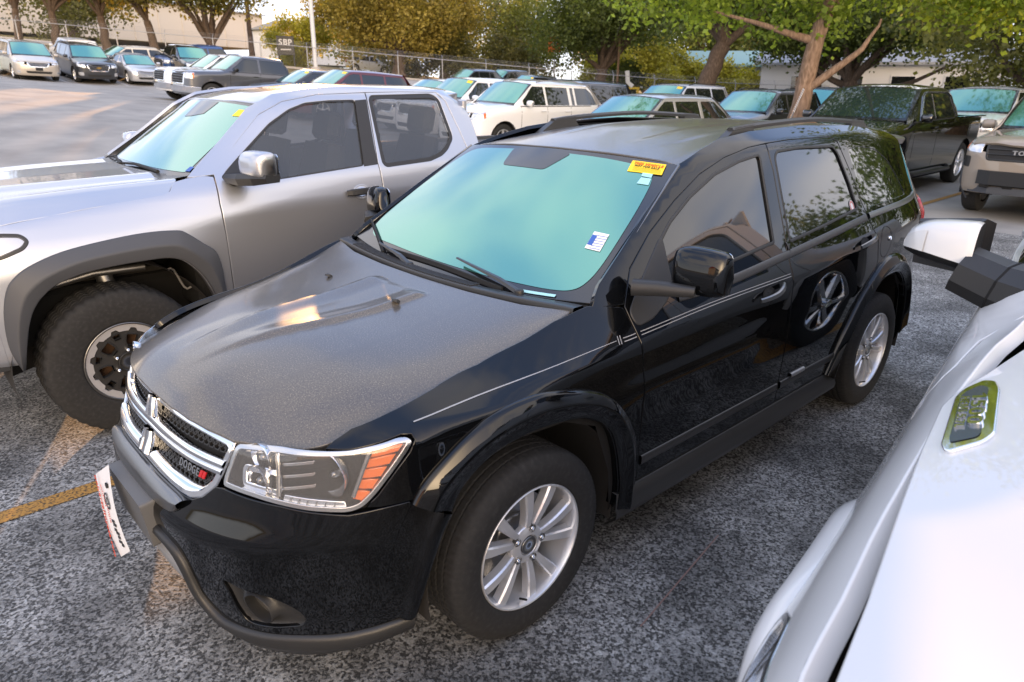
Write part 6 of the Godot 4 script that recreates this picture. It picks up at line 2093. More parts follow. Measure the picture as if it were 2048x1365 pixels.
func lot_cars() -> void:
	lot_materials()
	var F := PI * .5                                      # nose towards +z
	var suv := {"kind": "suv", "fo": .90, "wb": 2.79, "ro": 1.05, "hw": .94, "nose": 1.05, "hood": 1.16, "belt": 1.14, "roof": 1.76, "cx": .42, "wx": 1.15, "rx": 3.35, "bx": 3.70, "pillars": [1.55, 2.5], "tyre": .38, "paint": "lot_white", "lamp": [.60, 1.05, .84, .98, .05], "grille": [.46, .50, .72, .98]}
	var runner := suv.duplicate()
	runner.merge({"square": .8, "hood": 1.18, "belt": 1.17, "roof": 1.80, "cx": .45, "wx": 1.05, "rx": 3.25, "bx": 3.72, "pillars": [1.50, 2.42, 2.62], "rails": true, "rail": "lot_grey", "amber": true, "bar_mat": "black_trim", "gap": .08, "mirror": "lot_white"}, true)
	var tahoe := suv.duplicate()
	tahoe.merge({"fo": .98, "wb": 2.95, "ro": 1.20, "hw": 1.0, "nose": 1.10, "hood": 1.24, "belt": 1.24, "roof": 1.90, "cx": .55, "wx": 1.25, "rx": 3.75, "bx": 4.02, "pillars": [1.75, 2.75], "rails": true, "card": true, "square": .7}, true)
	var cross := suv.duplicate()
	cross.merge({"hw": .92, "nose": .92, "hood": 1.05, "belt": 1.02, "roof": 1.62, "cx": .30, "wx": 1.10, "rx": 3.0, "bx": 3.62, "pillars": [1.45, 2.4], "tyre": .35, "rise": .10, "square": .2, "lamp": [.62, 1.15, .74, .86, .06], "grille": [.40, .46, .62, .84]}, true)
	var truck := {"kind": "pickup", "fo": .95, "wb": 3.70, "ro": 1.20, "hw": 1.01, "nose": 1.18, "hood": 1.28, "belt": 1.27, "roof": 1.92, "cx": .55, "wx": 1.25, "rx": 2.78, "bx": 2.98, "bed": 1.32, "pillars": [1.80], "tyre": .41, "paint": "lot_black", "lamp": [.68, 1.12, .92, 1.12, .02], "grille": [.56, .60, .74, 1.08], "square": .9, "ground": .34, "gap": .09, "spokes": 6}
	var sedan := suv.duplicate()
	sedan.merge({"hw": .91, "fo": .92, "wb": 2.73, "ro": 1.10, "nose": .78, "hood": .92, "belt": .94, "roof": 1.44, "deck": 1.02, "cx": .38, "wx": 1.12, "rx": 2.30, "bx": 2.95, "pillars": [1.45], "tyre": .33, "square": .3, "lamp": [.62, 1.0, .62, .75, .04], "grille": [.52, .56, .52, .72], "ground": .20, "tail_y": .88}, true)

	# --- left row, noses towards the camera
	var van := suv.duplicate()
	van.merge({"fo": 1.0, "wb": 3.03, "ro": 1.06, "hw": .99, "nose": .92, "hood": 1.10, "belt": 1.08, "roof": 1.74, "cx": .12, "wx": 1.05, "rx": 3.55, "bx": 3.95, "pillars": [1.5, 2.6], "tyre": .34, "paint": "champagne", "square": .1, "lamp": [.58, 1.22, .78, .90, .10], "grille": [.34, .46, .68, .84], "plate": true, "fog": [.80, .98, .36, .46], "bright_fog": true, "bar_mat": "satin_chrome", "cell": .09}, true)
	lot_car("minivan", "champagne minivan facing the camera, leftmost of the front row", "van", van, Vector2(6.57, -41.0), F)
	var trav := suv.duplicate()
	trav.merge({"fo": .98, "wb": 3.02, "ro": 1.15, "hw": .985, "nose": 1.0, "hood": 1.15, "belt": 1.12, "roof": 1.77, "cx": .40, "wx": 1.15, "rx": 3.45, "bx": 3.92, "pillars": [1.6, 2.7], "paint": "lot_graphite", "square": .4, "lamp": [.60, 1.15, .80, .96, .06], "grille": [.40, .52, .66, .92], "rails": true, "fog": [.72, 1.0, .40, .56], "bright_fog": true, "bars": 3, "cell": .09, "tyre": .37}, true)
	var tv := lot_car("dark_crossover", "dark grey crossover with gold grille emblem between minivan and silver sedan", "car", trav, Vector2(9.25, -41.2), F)
	var em := MB.new()
	var ex := Transform3D(Basis(Vector3(0, 0, 1), Vector3.UP, Vector3(-1, 0, 0)), Vector3(-.955, .80, 0))
	prism(em, pv([-.11, -.025, -.04, -.025, -.045, -.045, .04, -.045, .045, -.025, .10, -.025, .11, .025, .045, .025, .04, .045, -.04, .045, -.045, .025, -.10, .025]), 0, .02, ex)
	put("grille_emblem", em, M.gold, tv)
	var fus := sedan.duplicate()
	fus.merge({"paint": "lot_silver", "grille": [.58, .60, .50, .72], "bars": 3, "bar_mat": "satin_chrome", "grille_mat": "dark_chrome", "cell": .09, "square": .7}, true)
	lot_car("silver_sedan", "silver sedan facing the camera beside the dark grey crossover", "car", fus, Vector2(11.6, -41.0), F)
	var bt := truck.duplicate()
	bt.merge({"paint": "lot_black", "cell": .10}, true)
	lot_car("black_pickup", "black pickup facing the camera behind the grey pickup, right of the silver sedan", "pickup", bt, Vector2(15.0, -42.2), F)
	# --- second row on the left, tails or flanks towards the camera
	var rear := suv.duplicate()
	rear.merge({"paint": "lot_pearl", "cell": .10}, true)
	lot_car("pearl_suv", "pale pearl sport utility showing its tail above the dark grey crossover", "car", rear, Vector2(10.2, -50.1), -F)
	var teal := sedan.duplicate()
	teal.merge({"paint": "lot_mist", "cell": .10}, true)
	lot_car("pale_sedan", "pale blue sedan cut by the left edge behind the minivan", "car", teal, Vector2(6.2, -44.6), PI + .12)
	var cream := cross.duplicate()
	cream.merge({"paint": "lot_cream", "cell": .10}, true)
	lot_car("cream_crossover", "cream car with a rounded roof behind the silver sedan", "car", cream, Vector2(10.8, -45.6), .2)
	var blue := truck.duplicate()
	blue.merge({"paint": "lot_blue", "cell": .10}, true)
	lot_car("blue_pickup", "blue pickup behind the silver sedan and the black pickup", "pickup", blue, Vector2(14.5, -44.9), .12)
	# --- row behind the aisle, noses to the left like the black crossover
	var tun := truck.duplicate()
	tun.merge({"paint": "lot_steel", "amber": true, "bumper_mat": "chrome", "cell": .08, "ring": .07, "dark_trim": true, "mirror": "black_trim"}, true)
	lot_car("grey_pickup", "grey crew cab pickup with chrome grille at the end of its row", "pickup", tun, Vector2(9.1, -26.2), 0.0)
	var tun2 := truck.duplicate()
	tun2.merge({"paint": "lot_white", "bumper_mat": "chrome", "cell": .10, "ring": .07}, true)
	lot_car("white_pickup", "white pickup showing only its nose beyond the grey pickup", "pickup", tun2, Vector2(9.4, -29.1), 0.0)
	var d10 := cross.duplicate()
	d10.merge({"paint": "lot_graphite", "card": true}, true)
	lot_car("dark_hatch", "dark car with pale screen between grey pickup and maroon sport utility", "car", d10, Vector2(10.8, -23.7), 0.0)
	var mar := suv.duplicate()
	mar.merge({"paint": "lot_maroon", "card": true, "roof": 1.74}, true)
	lot_car("maroon_suv", "maroon sport utility above the silver pickup's roof", "car", mar, Vector2(10.9, -21.3), 0.0)
	var w12 := cross.duplicate()
	w12.merge({"paint": "lot_white", "roof": 1.68}, true)
	lot_car("white_crossover", "white crossover between the maroon sport utility and the white sport utilities", "car", w12, Vector2(12.5, -17.9), 0.0)
	var w13 := runner.duplicate()
	w13.merge({"rails": false, "card": true}, true)
	lot_car("white_suv", "white sport utility half hidden behind the nearer white one with roof rail pads", "car", w13, Vector2(11.5, -15.1), 0.0)
	var r18 := runner.duplicate()
	r18.merge({"cell": .06}, true)
	lot_car("white_suv", "white sport utility with roof rail pads, nearest white car behind the black crossover", "car", r18, Vector2(10.9, -12.2), 0.0)
	var x19 := cross.duplicate()
	x19.merge({"paint": "lot_silver", "cell": .08, "roof": 1.64}, true)
	lot_car("silver_crossover", "silver crossover seen between the roof rails of the black crossover", "car", x19, Vector2(10.3, -7.6), 0.0)
	var bl := truck.duplicate()
	bl.merge({"paint": "lot_black", "cell": .06, "screen": "plain_screen", "ring_mat": "black_trim", "dark_trim": true}, true)
	var b1 := lot_car("black_pickup", "glossy black crew cab pickup at right, trees mirrored in its screen", "pickup", bl, Vector2(12.0, -3.35), 0.0)
	for sd in [-1.0, 1.0]:
		var bar := MB.new()
		tube(bar, [Vector3(.65, .42, .98 * sd), Vector3(.75, .38, 1.06 * sd), Vector3(2.7, .38, 1.06 * sd), Vector3(2.8, .42, .98 * sd)], .04, 8)
		put("side_step", bar, M.satin_trim, b1)
		bar = MB.new()
		sweep(bar, [Vector3(1.0, 1.30, .955 * sd), Vector3(1.32, 1.72, .82 * sd), Vector3(1.5, 1.80, .795 * sd), Vector3(2.65, 1.80, .795 * sd), Vector3(2.80, 1.72, .82 * sd), Vector3(2.92, 1.34, .965 * sd)], [Vector2(-.012, -.012), Vector2(.012, -.012), Vector2(.012, .012), Vector2(-.012, .012)], [Vector3(0, 0, sd)])
		put("window_surround", bar, M.satin_chrome, b1)
	var tan := runner.duplicate()
	tan.merge({"kind": "pickup", "fo": .95, "wb": 3.35, "ro": 1.1, "hw": .97, "nose": 1.14, "hood": 1.24, "belt": 1.22, "roof": 1.84, "cx": .50, "wx": 1.10, "rx": 2.45, "bx": 2.62, "bed": 1.28, "pillars": [1.65], "paint": "lot_tan", "rails": false, "cladding": true, "ground": .36, "tyre": .42, "cell": .05, "lamp": [.66, 1.10, .96, 1.10, .03], "grille": [.56, .60, .88, 1.09], "ring": .012, "ring_mat": "black_trim", "fog": [.82, 1.0, .74, .90], "intake": .50, "mirror": "lot_tan", "bars": 2, "bar_mat": "black_trim", "square": .6}, true)
	var t1 := lot_car("tan_pickup", "tan off road pickup cut by the right edge, black grille and skid plate", "pickup", tan, Vector2(11.95, -.2), 0.0)
	tan_nose(t1)
	# --- row behind that
	var g21 := suv.duplicate()
	g21.merge({"paint": "lot_graphite", "rails": true, "roof": 1.78, "cell": .09}, true)
	lot_car("grey_suv", "dark grey sport utility with roof rails behind the leaning tree trunk", "car", g21, Vector2(16.3, -8.2), 0.0)
	var th := tahoe.duplicate()
	th.merge({"paint": "lot_white", "cell": .09}, true)
	lot_car("white_large_suv", "large white sport utility with three dark side windows and a roof rack", "car", th, Vector2(19.6, -13.5), 0.0)
	var d17 := tahoe.duplicate()
	d17.merge({"paint": "lot_steel", "card": false, "pale_glass": true, "roof": 1.88}, true)
	lot_car("grey_large_suv", "large dark grey sport utility right of the white pickup roof", "car", d17, Vector2(15.5, -14.9), 0.0)
	var w16 := truck.duplicate()
	w16.merge({"paint": "lot_white", "card": true}, true)
	lot_car("white_pickup", "white pickup roof behind the near white sport utility", "pickup", w16, Vector2(17.4, -17.0), 0.0)
	var b15 := cross.duplicate()
	b15.merge({"paint": "lot_black", "card": true, "roof": 1.72}, true)
	lot_car("black_crossover", "black crossover parked at the fence behind the white roofs", "car", b15, Vector2(32.7, -34.2), 0.0)
	var g14 := cross.duplicate()
	g14.merge({"paint": "lot_graphite", "roof": 1.70}, true)
	lot_car("grey_crossover", "dark grey crossover at the fence left of the black crossover", "car", g14, Vector2(30.2, -37.5), 0.0)
	var g14b := cross.duplicate()
	g14b.merge({"paint": "lot_black", "roof": 1.70}, true)
	lot_car("black_car", "black car roof at the fence behind the dark grey crossover", "car", g14b, Vector2(33.8, -38.0), 0.0)
	var j22 := suv.duplicate()
	j22.merge({"paint": "lot_navy", "roof": 1.86, "square": 1.0, "rails": true}, true)
	lot_car("navy_suv", "navy sport utility peeping out left of the black pickup", "car", j22, Vector2(19.8, -8.0), 0.1)
	var w24 := truck.duplicate()
	w24.merge({"paint": "lot_white", "cell": .08}, true)
	lot_car("white_pickup", "white pickup between the black pickup and the tan pickup", "pickup", w24, Vector2(18.9, -3.4), 0.0)
	var r25 := cross.duplicate()
	r25.merge({"paint": "lot_red", "roof": 1.72}, true)
	lot_car("red_car", "red car roof behind the white pickup at right", "car", r25, Vector2(24.0, -6.2), 0.0)
	# --- beyond the fence
	var w27 := cross.duplicate()
	w27.merge({"paint": "lot_white"}, true)
	lot_car("white_suv", "white sport utility on the street beyond the fence, left of centre", "car", w27, Vector2(39.8, -60.5), 2.5)

func tan_nose(t: Node3D) -> void:
	var mb := MB.new()
	sweep(mb, [Vector3(-.90, .62, -.62), Vector3(-.97, .62, -.45), Vector3(-.98, .62, 0), Vector3(-.97, .62, .45), Vector3(-.90, .62, .62)], [Vector2(-.02, -.10), Vector2(.03, -.10), Vector2(.03, .10), Vector2(-.02, .10)], [Vector3.UP])
	put("lower_grille", mb, M.black_trim, t)
	mb = MB.new()
	cbox(mb, Vector3(-.985, .60, 0), Vector3(.02, .05, .30), .006)
	put("light_bar", mb, M.silver_plastic, t)
	mb = MB.new()
	sweep(mb, [Vector3(-.78, .44, -.74), Vector3(-.94, .44, -.45), Vector3(-.96, .44, 0), Vector3(-.94, .44, .45), Vector3(-.78, .44, .74)], [Vector2(-.02, -.05), Vector2(.02, -.05), Vector2(.02, .05), Vector2(-.02, .05)], [Vector3.UP])
	put("skid_plate", mb, M.cladding, t)
	for z in [-.55, -.25, .05, .35]:
		mb = MB.new()
		cbox(mb, Vector3(-.965, .50, z + .05), Vector3(.03, .05, .13), .008)
		put("tow_slot", mb, M["void"], t)
	var w := lettering("grille_letters", "TOYOTA", .085, .012, Transform3D(Basis(Vector3(0, 0, 1), Vector3.UP, Vector3(-1, 0, 0)), Vector3(-.965, .99, 0)).scaled_local(Vector3(1.5, 1, 1)), M.silver_plastic, t)

func lot_materials() -> void:
	paint("lot_white", Color(.74, .75, .76))
	paint("lot_pearl", Color(.62, .61, .58))
	paint("lot_mist", Color(.45, .55, .60))
	paint("lot_cream", Color(.60, .55, .45))
	paint("champagne", Color(.50, .45, .38), .4)
	paint("lot_silver", Color(.52, .53, .55), .55)
	paint("lot_steel", Color(.085, .09, .105), .5)
	paint("lot_graphite", Color(.035, .037, .042), .4)
	paint("lot_blue", Color(.02, .07, .22), .2)
	paint("lot_navy", Color(.015, .03, .07), .2)
	paint("lot_maroon", Color(.10, .012, .016), .2)
	paint("lot_red", Color(.30, .012, .02))
	paint("lot_tan", Color(.27, .225, .175))
	mat("lot_grey", grey(.25), .5)
	mat("gold", Color(.50, .33, .10), .3, .8)
	mat("lot_lamp", Color(.62, .63, .65), .15, .6, 1.0)
	mat("plain_screen", Color(.03, .055, .05), .03, .5, 1.0)
	mat("lot_glass", Color(.018, .022, .023), .03, .35, 1.0)
	var lb := mat("lot_black", Color(.003, .0033, .004), .03, 0.0, 1.0)
	lb.metallic_specular = .6

# ---------------------------------------------------------------- trees
const FAR := 1.36                                          # the back of the lot was first laid out this much too near
func farther(p: Vector2) -> Vector2: return Vector2(-1.444, 2.3) + (p - Vector2(-1.444, 2.3)) * FAR
var leaf_meshes := {}
func leaf_cluster(size: float, leaves: int, seed_: int) -> ArrayMesh:
	var key := "%.3f %d %d" % [size, leaves, seed_]
	if leaf_meshes.has(key): return leaf_meshes[key]
	var r := RandomNumberGenerator.new()
	r.seed = seed_
	var mb := MB.new()
	for i in leaves:
		var c := Vector3(r.randfn(), r.randfn(), r.randfn()) * size * 1.1
		var d := Vector3(r.randfn(), r.randfn() - .5, r.randfn()).normalized()
		var side := d.cross(Vector3(r.randfn(), r.randfn(), r.randfn())).normalized()
		var n := side.cross(d).normalized()
		var l := size * r.randf_range(.7, 1.25)
		var w := l * .34
		var p := [c, c + d * l * .45 + side * w, c + d * l + n * l * .12, c + d * l * .45 - side * w]
		var k := mb.v.size()
		for q in p: mb.add(q, n)
		mb.tri(k, k + 1, k + 2); mb.tri(k, k + 2, k + 3)
	leaf_meshes[key] = mb.mesh()
	return leaf_meshes[key]

# o: h fork height, r trunk radius, lean (x, z), cy crown centre height, rx, ry crown half sizes, clumps, per (clusters each), leaf, tone
func tree(called: String, label: String, at: Vector2, o: Dictionary, group := "", seed_ := 1) -> Node3D:
	var rng := RandomNumberGenerator.new()
	rng.seed = seed_
	var near: bool = o.get("mirror", false)
	if not near: at = farther(at)
	var t := thing(called, label, "tree", Vector3(at.x, land(at.x, at.y) - .05, at.y), group)
	if not near: t.scale = Vector3.ONE * FAR
	var lean: Vector2 = o.get("lean", Vector2.ZERO)
	var h: float = o.h
	var r: float = o.r
	var fork := Vector3(lean.x, h, lean.y)
	var trunk := MB.new()
	var pts := []
	var rad := []
	for i in 8:
		var q := i / 7.0
		var p := Vector3(lean.x * q * q, h * q, lean.y * q * q) + Vector3(rng.randfn(), 0, rng.randfn()) * r * .18 * sin(PI * q)
		pts.append(p); rad.append(r * lerpf(1.0, .74, q) * (1.0 + .5 * pow(1.0 - q, 6.0)))
	tube(trunk, pts, rad, 12)
	var clumps := []
	var cc := Vector3(lean.x * 1.3, o.cy, lean.y * 1.3)
	var n: int = o.clumps
	for i in n:
		var d := Vector3(rng.randfn(), rng.randfn(), rng.randfn()).normalized() * pow(rng.randf(), .45)
		if o.get("flat", false) and d.y < 0: d.y *= .5
		clumps.append([cc + Vector3(d.x * o.rx, d.y * o.ry, d.z * o.rx), o.rx * rng.randf_range(.20, .36)])
	for e in o.get("extra", []): clumps.append([e[0], e[1]])
	var limbs := []
	for l in o.get("limbs", []): limbs.append(l)
	for i in mini(n, o.get("auto", 9)): limbs.append([fork, fork.lerp(clumps[i][0], .5) + Vector3(0, rng.randf_range(-.1, .35) * o.ry * .4, 0), clumps[i][0]])
	for l in limbs:
		var m := MB.new()
		var lp := []
		var lr := []
		var k: int = l.size()
		for i in 9:
			var q := i / 8.0 * (k - 1)
			var j := mini(int(q), k - 2)
			var p: Vector3 = (l[j] as Vector3).cubic_interpolate(l[j + 1], l[maxi(j - 1, 0)], l[mini(j + 2, k - 1)], q - j)
			lp.append(p + Vector3(rng.randfn(), rng.randfn(), rng.randfn()) * r * .10 * sin(PI * i / 8.0)); lr.append(r * lerpf(.52, .10, pow(i / 8.0, .7)))
		tube(m, lp, lr, 8)
		put("limb", m, M[o.get("bark", "bark")], t)
	put("trunk", trunk, M[o.get("bark", "bark")], t)
	var mm := MultiMesh.new()
	mm.transform_format = MultiMesh.TRANSFORM_3D
	mm.use_colors = true
	mm.mesh = leaf_cluster(o.leaf, o.get("leaves", 9), 3)
	var per: int = o.per
	mm.instance_count = clumps.size() * per
	var a: Color = o.tone[0]
	var b: Color = o.tone[1]
	var idx := 0
	for c in clumps:
		var mood := rng.randf()
		for i in per:
			var d := Vector3(rng.randfn(), rng.randfn(), rng.randfn()).normalized() * pow(rng.randf(), .42)
			var p: Vector3 = c[0] + d * c[1] * Vector3(1.15, .85, 1.15) + Vector3(rng.randfn(), rng.randfn(), rng.randfn()) * c[1] * .12
			var s := rng.randf_range(.7, 1.35)
			mm.set_instance_transform(idx, Transform3D(Basis.from_euler(Vector3(rng.randf() * TAU, rng.randf() * TAU, rng.randf() * TAU)).scaled(Vector3.ONE * s), p))
			var col := a.lerp(b, clampf(mood * .6 + rng.randf() * .5 - .05, 0, 1)) * rng.randf_range(1.3, 2.5)
			mm.set_instance_color(idx, col)
			idx += 1
	var mi := MultiMeshInstance3D.new()
	mi.multimesh = mm
	mi.material_override = M.leaves
	mi.name = "crown"
	mi.set_meta("kind", "stuff")
	t.add_child(mi, true)
	return t

func trees() -> void:
	var lf := mat("leaves", Color(1, 1, 1), .6)
	lf.vertex_color_use_as_albedo = true
	lf.backlight_enabled = true; lf.backlight = Color(1.0, 1.0, .62)
	lf.cull_mode = BaseMaterial3D.CULL_DISABLED
	var bk := mat("bark", Color(1, 1, 1), .95)
	bk.albedo_texture = noise(51, .05, 5, 256, [[.0, Color(.20, .165, .135)], [.5, Color(.36, .30, .25)], [1.0, Color(.50, .43, .37)]])
	bk.uv1_triplanar = true; bk.uv1_scale = Vector3(1.6, .35, 1.6)
	bk.heightmap_enabled = false
	var bp := mat("pale_bark", Color(1, 1, 1), .95)
	bp.albedo_texture = noise(52, .05, 5, 256, [[.0, Color(.34, .27, .22)], [.5, Color(.52, .43, .36)], [1.0, Color(.66, .57, .50)]])
	bp.uv1_triplanar = true; bp.uv1_scale = Vector3(1.8, .4, 1.8)
	var oak := [Color(.035, .050, .014), Color(.085, .105, .024)]
	var lime := [Color(.075, .115, .016), Color(.17, .22, .03)]
	var olive := [Color(.045, .048, .016), Color(.11, .10, .03)]
	var gold := [Color(.13, .14, .02), Color(.30, .26, .04)]
	# the leaning tree inside the lot
	tree("leaning_tree", "bright green tree with leaning pale trunk and one low bare limb among the parked cars", Vector2(11.0, -3.75), {"h": 2.55, "r": .17, "lean": Vector2(.05, .22), "cy": 4.5, "rx": 3.3, "ry": 1.75, "clumps": 46, "per": 62, "leaf": .105, "leaves": 10, "tone": lime, "bark": "pale_bark", "auto": 8,
		"limbs": [[Vector3(.02, 1.35, .05), Vector3(.25, 1.80, .62), Vector3(.45, 2.15, .85), Vector3(.50, 2.45, .95)], [Vector3(.04, 2.1, .16), Vector3(-.5, 2.35, -.5), Vector3(-.9, 2.6, -1.3)]],
		"extra": [[Vector3(1.6, 2.75, 1.7), .45], [Vector3(2.1, 2.65, 2.2), .4], [Vector3(-.9, 2.75, -1.6), .55], [Vector3(-1.4, 2.9, -2.4), .6], [Vector3(.1, 2.65, .2), .35], [Vector3(1.2, 3.0, 2.6), .6]]}, "", 7)
	# near tree whose branch hangs in from the right
	tree("overhanging_tree", "green tree hanging in from the right edge above the tan pickup", Vector2(15.8, 3.0), {"h": 2.9, "r": .25, "lean": Vector2(-.2, -.5), "cy": 4.3, "rx": 4.2, "ry": 2.3, "clumps": 56, "per": 60, "leaf": .12, "leaves": 10, "tone": [Color(.05, .085, .014), Color(.13, .17, .026)], "auto": 10, "extra": [[Vector3(-2.2, 2.6, -3.6), .7], [Vector3(-1.8, 3.2, -3.2), .8], [Vector3(-3.0, 3.3, -3.9), .7]]}, "", 12)
	# big trees along and behind the fence, left to right
	var left := [[6.6, -43.4, .20, "leftmost of the small trees along the far fence, above the champagne minivan"], [8.1, -42.6, .22, "second small tree from the left along the far fence, forked trunk between minivan and crossover"], [10.3, -41.9, .24, "third small tree from the left along the far fence, right of the pearl sport utility"], [12.2, -40.4, .24, "fourth small tree from the left, above the silver sedan"]]
	for i in 4:
		tree("fence_tree", left[i][3], Vector2(left[i][0], left[i][1]), {"h": 1.9, "r": left[i][2], "lean": Vector2(.15 - .12 * i, 0), "cy": 3.8, "rx": 2.4, "ry": 1.0, "clumps": 24, "per": 70, "leaf": .17, "tone": [Color(.06, .055, .02), Color(.14, .12, .03)], "flat": true, "auto": 7}, "small trees along the far fence", 21 + i)
	tree("many_stemmed_tree", "many stemmed tree spreading from the ground behind the black pickup far left", Vector2(14.8, -39.4), {"h": .9, "r": .34, "cy": 3.8, "rx": 3.4, "ry": 1.7, "clumps": 30, "per": 70, "leaf": .17, "tone": [Color(.06, .06, .02), Color(.13, .12, .03)], "flat": true, "auto": 11}, "", 31)
	tree("straight_tree", "slim straight tree left of the black sign", Vector2(19.4, -44.6), {"h": 3.6, "r": .17, "cy": 5.9, "rx": 2.3, "ry": 1.7, "clumps": 22, "per": 60, "leaf": .18, "tone": olive, "auto": 7}, "", 33)
	tree("sunlit_tree", "spreading tree glowing in the low sun right of the light pole", Vector2(26.0, -37.9), {"h": 1.5, "r": .42, "lean": Vector2(.1, .1), "cy": 4.2, "rx": 4.6, "ry": 3.0, "clumps": 52, "per": 90, "leaf": .19, "tone": [Color(.10, .085, .018), Color(.22, .17, .035)], "auto": 12}, "", 35)
	tree("forked_oak", "dark oak with a forked trunk behind the fence at the middle", Vector2(35.0, -28.6), {"h": 1.7, "r": .42, "cy": 5.4, "rx": 4.6, "ry": 3.0, "clumps": 50, "per": 80, "leaf": .19, "tone": oak, "auto": 8, "limbs": [[Vector3(0, 1.6, 0), Vector3(-.9, 2.6, -.6), Vector3(-1.4, 4.2, -1.0)], [Vector3(0, 1.6, 0), Vector3(.8, 2.6, .6), Vector3(1.3, 4.2, 1.0)]]}, "", 37)
	tree("thick_trunk_oak", "oak with a thick leaning trunk in front of the white house", Vector2(28.2, -16.8), {"h": 3.2, "r": .46, "lean": Vector2(.5, .6), "cy": 5.6, "rx": 4.2, "ry": 2.4, "clumps": 44, "per": 80, "leaf": .17, "tone": oak, "auto": 9, "flat": true}, "", 39)
	tree("curved_limb_oak", "live oak with low curving dark limbs left of the red car", Vector2(33.0, -11.8), {"h": 1.7, "r": .40, "lean": Vector2(-.2, -.3), "cy": 4.4, "rx": 4.4, "ry": 2.4, "clumps": 50, "per": 80, "leaf": .17, "tone": oak, "flat": true, "auto": 8, "limbs": [[Vector3(0, 1.4, -.2), Vector3(.9, 1.6, 1.6), Vector3(1.0, 2.4, 3.4)], [Vector3(0, 1.5, -.2), Vector3(-.6, 2.0, -1.4), Vector3(-1.0, 3.2, -2.4)]]}, "", 41)
	tree("curved_limb_oak", "dark oak filling the gap right of the white house", Vector2(34.5, -14.5), {"h": 2.0, "r": .36, "cy": 4.8, "rx": 3.6, "ry": 2.4, "clumps": 36, "per": 80, "leaf": .17, "tone": oak, "auto": 7}, "", 43)
	tree("right_oak", "wide dark oak closing the view behind the white pickup at right", Vector2(27.5, -2.5), {"h": 1.5, "r": .42, "cy": 3.8, "rx": 5.2, "ry": 3.0, "clumps": 60, "per": 90, "leaf": .17, "tone": [Color(.04, .05, .015), Color(.12, .115, .03)], "auto": 9, "limbs": [[Vector3(0, 1.0, 0), Vector3(-.8, 1.8, -1.8), Vector3(-1.0, 3.4, -3.0)]]}, "", 45)
	tree("right_oak", "oak with low hanging grey green leaves at the right edge behind the tan pickup", Vector2(24.5, 2.6), {"h": 1.7, "r": .36, "cy": 3.7, "rx": 4.2, "ry": 2.8, "clumps": 46, "per": 80, "leaf": .16, "tone": [Color(.05, .06, .02), Color(.12, .12, .035)], "auto": 7}, "", 46)
	for s in [[36.6, -24.6, "yellow green bush in the sun left of the thick trunk", 2.3, gold], [38.6, -21.8, "second yellow green bush in front of the white house", 1.8, gold], [41.5, -33.5, "yellow green bush behind the street lamp", 2.4, gold], [33.0, -35.5, "olive bush under the orange sign", 2.2, olive], [30.2, -37.5, "brown green bush at the fence left of the orange sign", 2.0, olive], [38.0, -28.6, "dark clipped bush right of the forked oak", 1.5, oak], [29.0, -40.0, "tall dry bush right of the sunlit tree", 2.8, olive], [22.6, -44.5, "golden bush behind the black sign", 2.4, gold]]:
		tree("bush", s[2], Vector2(s[0], s[1]), {"h": .5, "r": .12, "cy": s[3] * .75, "rx": s[3] * .85, "ry": s[3] * .7, "clumps": 20, "per": 70, "leaf": .17, "tone": s[4], "auto": 5}, "", int(s[0] * 7))
	# the wood behind
	var bk2 := [[34, -52, "oak", 7.0], [36, -46, "oak", 8.0], [43, -44, "oak", 8.5], [48, -38, "oak", 8.5], [50, -30, "oak", 8.5], [52, -22, "oak", 8.0], [50, -14, "oak", 8.0], [47, -6, "oak", 8.0], [43, 1, "oak", 7.5], [13, -60, "oak", 6.0], [38, 7, "oak", 7.0], [57, -34, "oak", 9.5], [55, -43, "oak", 9.0], [60, -26, "oak", 9.5], [46, -50, "oak", 9.0]]
	var names := ["tall tree behind the sunlit tree", "tall olive tree left of the orange sign", "tall dark tree behind the orange sign", "tall tree behind the forked oak", "tall tree behind the street lamp", "tall tree behind the white house", "tall tree right of the white house", "tall tree above the black pickup", "tall tree above the red car", "tall tree behind the left end of the fence", "tall tree at the right edge behind the oaks", "highest tree beyond the street lamp", "high tree beyond the orange sign", "high tree beyond the white house", "high tree beyond the street left of the sign"]
	for i in bk2.size():
		var b = bk2[i]
		tree("background_tree", names[i], Vector2(b[0], b[1]), {"h": 2.6, "r": .35, "cy": b[3] * .55, "rx": 4.8, "ry": b[3] * .47, "clumps": 34, "per": 38, "leaf": .24, "tone": olive if i % 2 else [Color(.06, .07, .02), Color(.13, .14, .035)], "auto": 5}, "trees of the wood behind the street", 60 + i)
	# behind the photographer: what the black car mirrors
	var mr := [[17.0, 15.0], [24.0, 18.5], [10.0, 24.0], [31.0, 13.0]]
	for i in 4:
		tree("roadside_tree", ["roadside oak mirrored in the rear quarter window", "tall roadside oak mirrored in the rear door window", "roadside oak beyond the white pickup's tail", "roadside oak at the far corner of the lot"][i], Vector2(mr[i][0], mr[i][1]), {"h": 2.2, "r": .3, "cy": 5.0, "rx": 3.6, "ry": 2.6, "clumps": 30, "per": 50, "leaf": .22, "tone": oak, "auto": 6, "mirror": true}, "", 90 + i)

# ---------------------------------------------------------------- fence, street, houses, signs
func wall_box(parent: Node, called: String, c: Vector3, s: Vector3, material: Material, turn := 0.0) -> MeshInstance3D:
	var mb := MB.new()
	cbox(mb, c, s, .02, Basis(Vector3.UP, turn))
	return put(called, mb, material, parent)

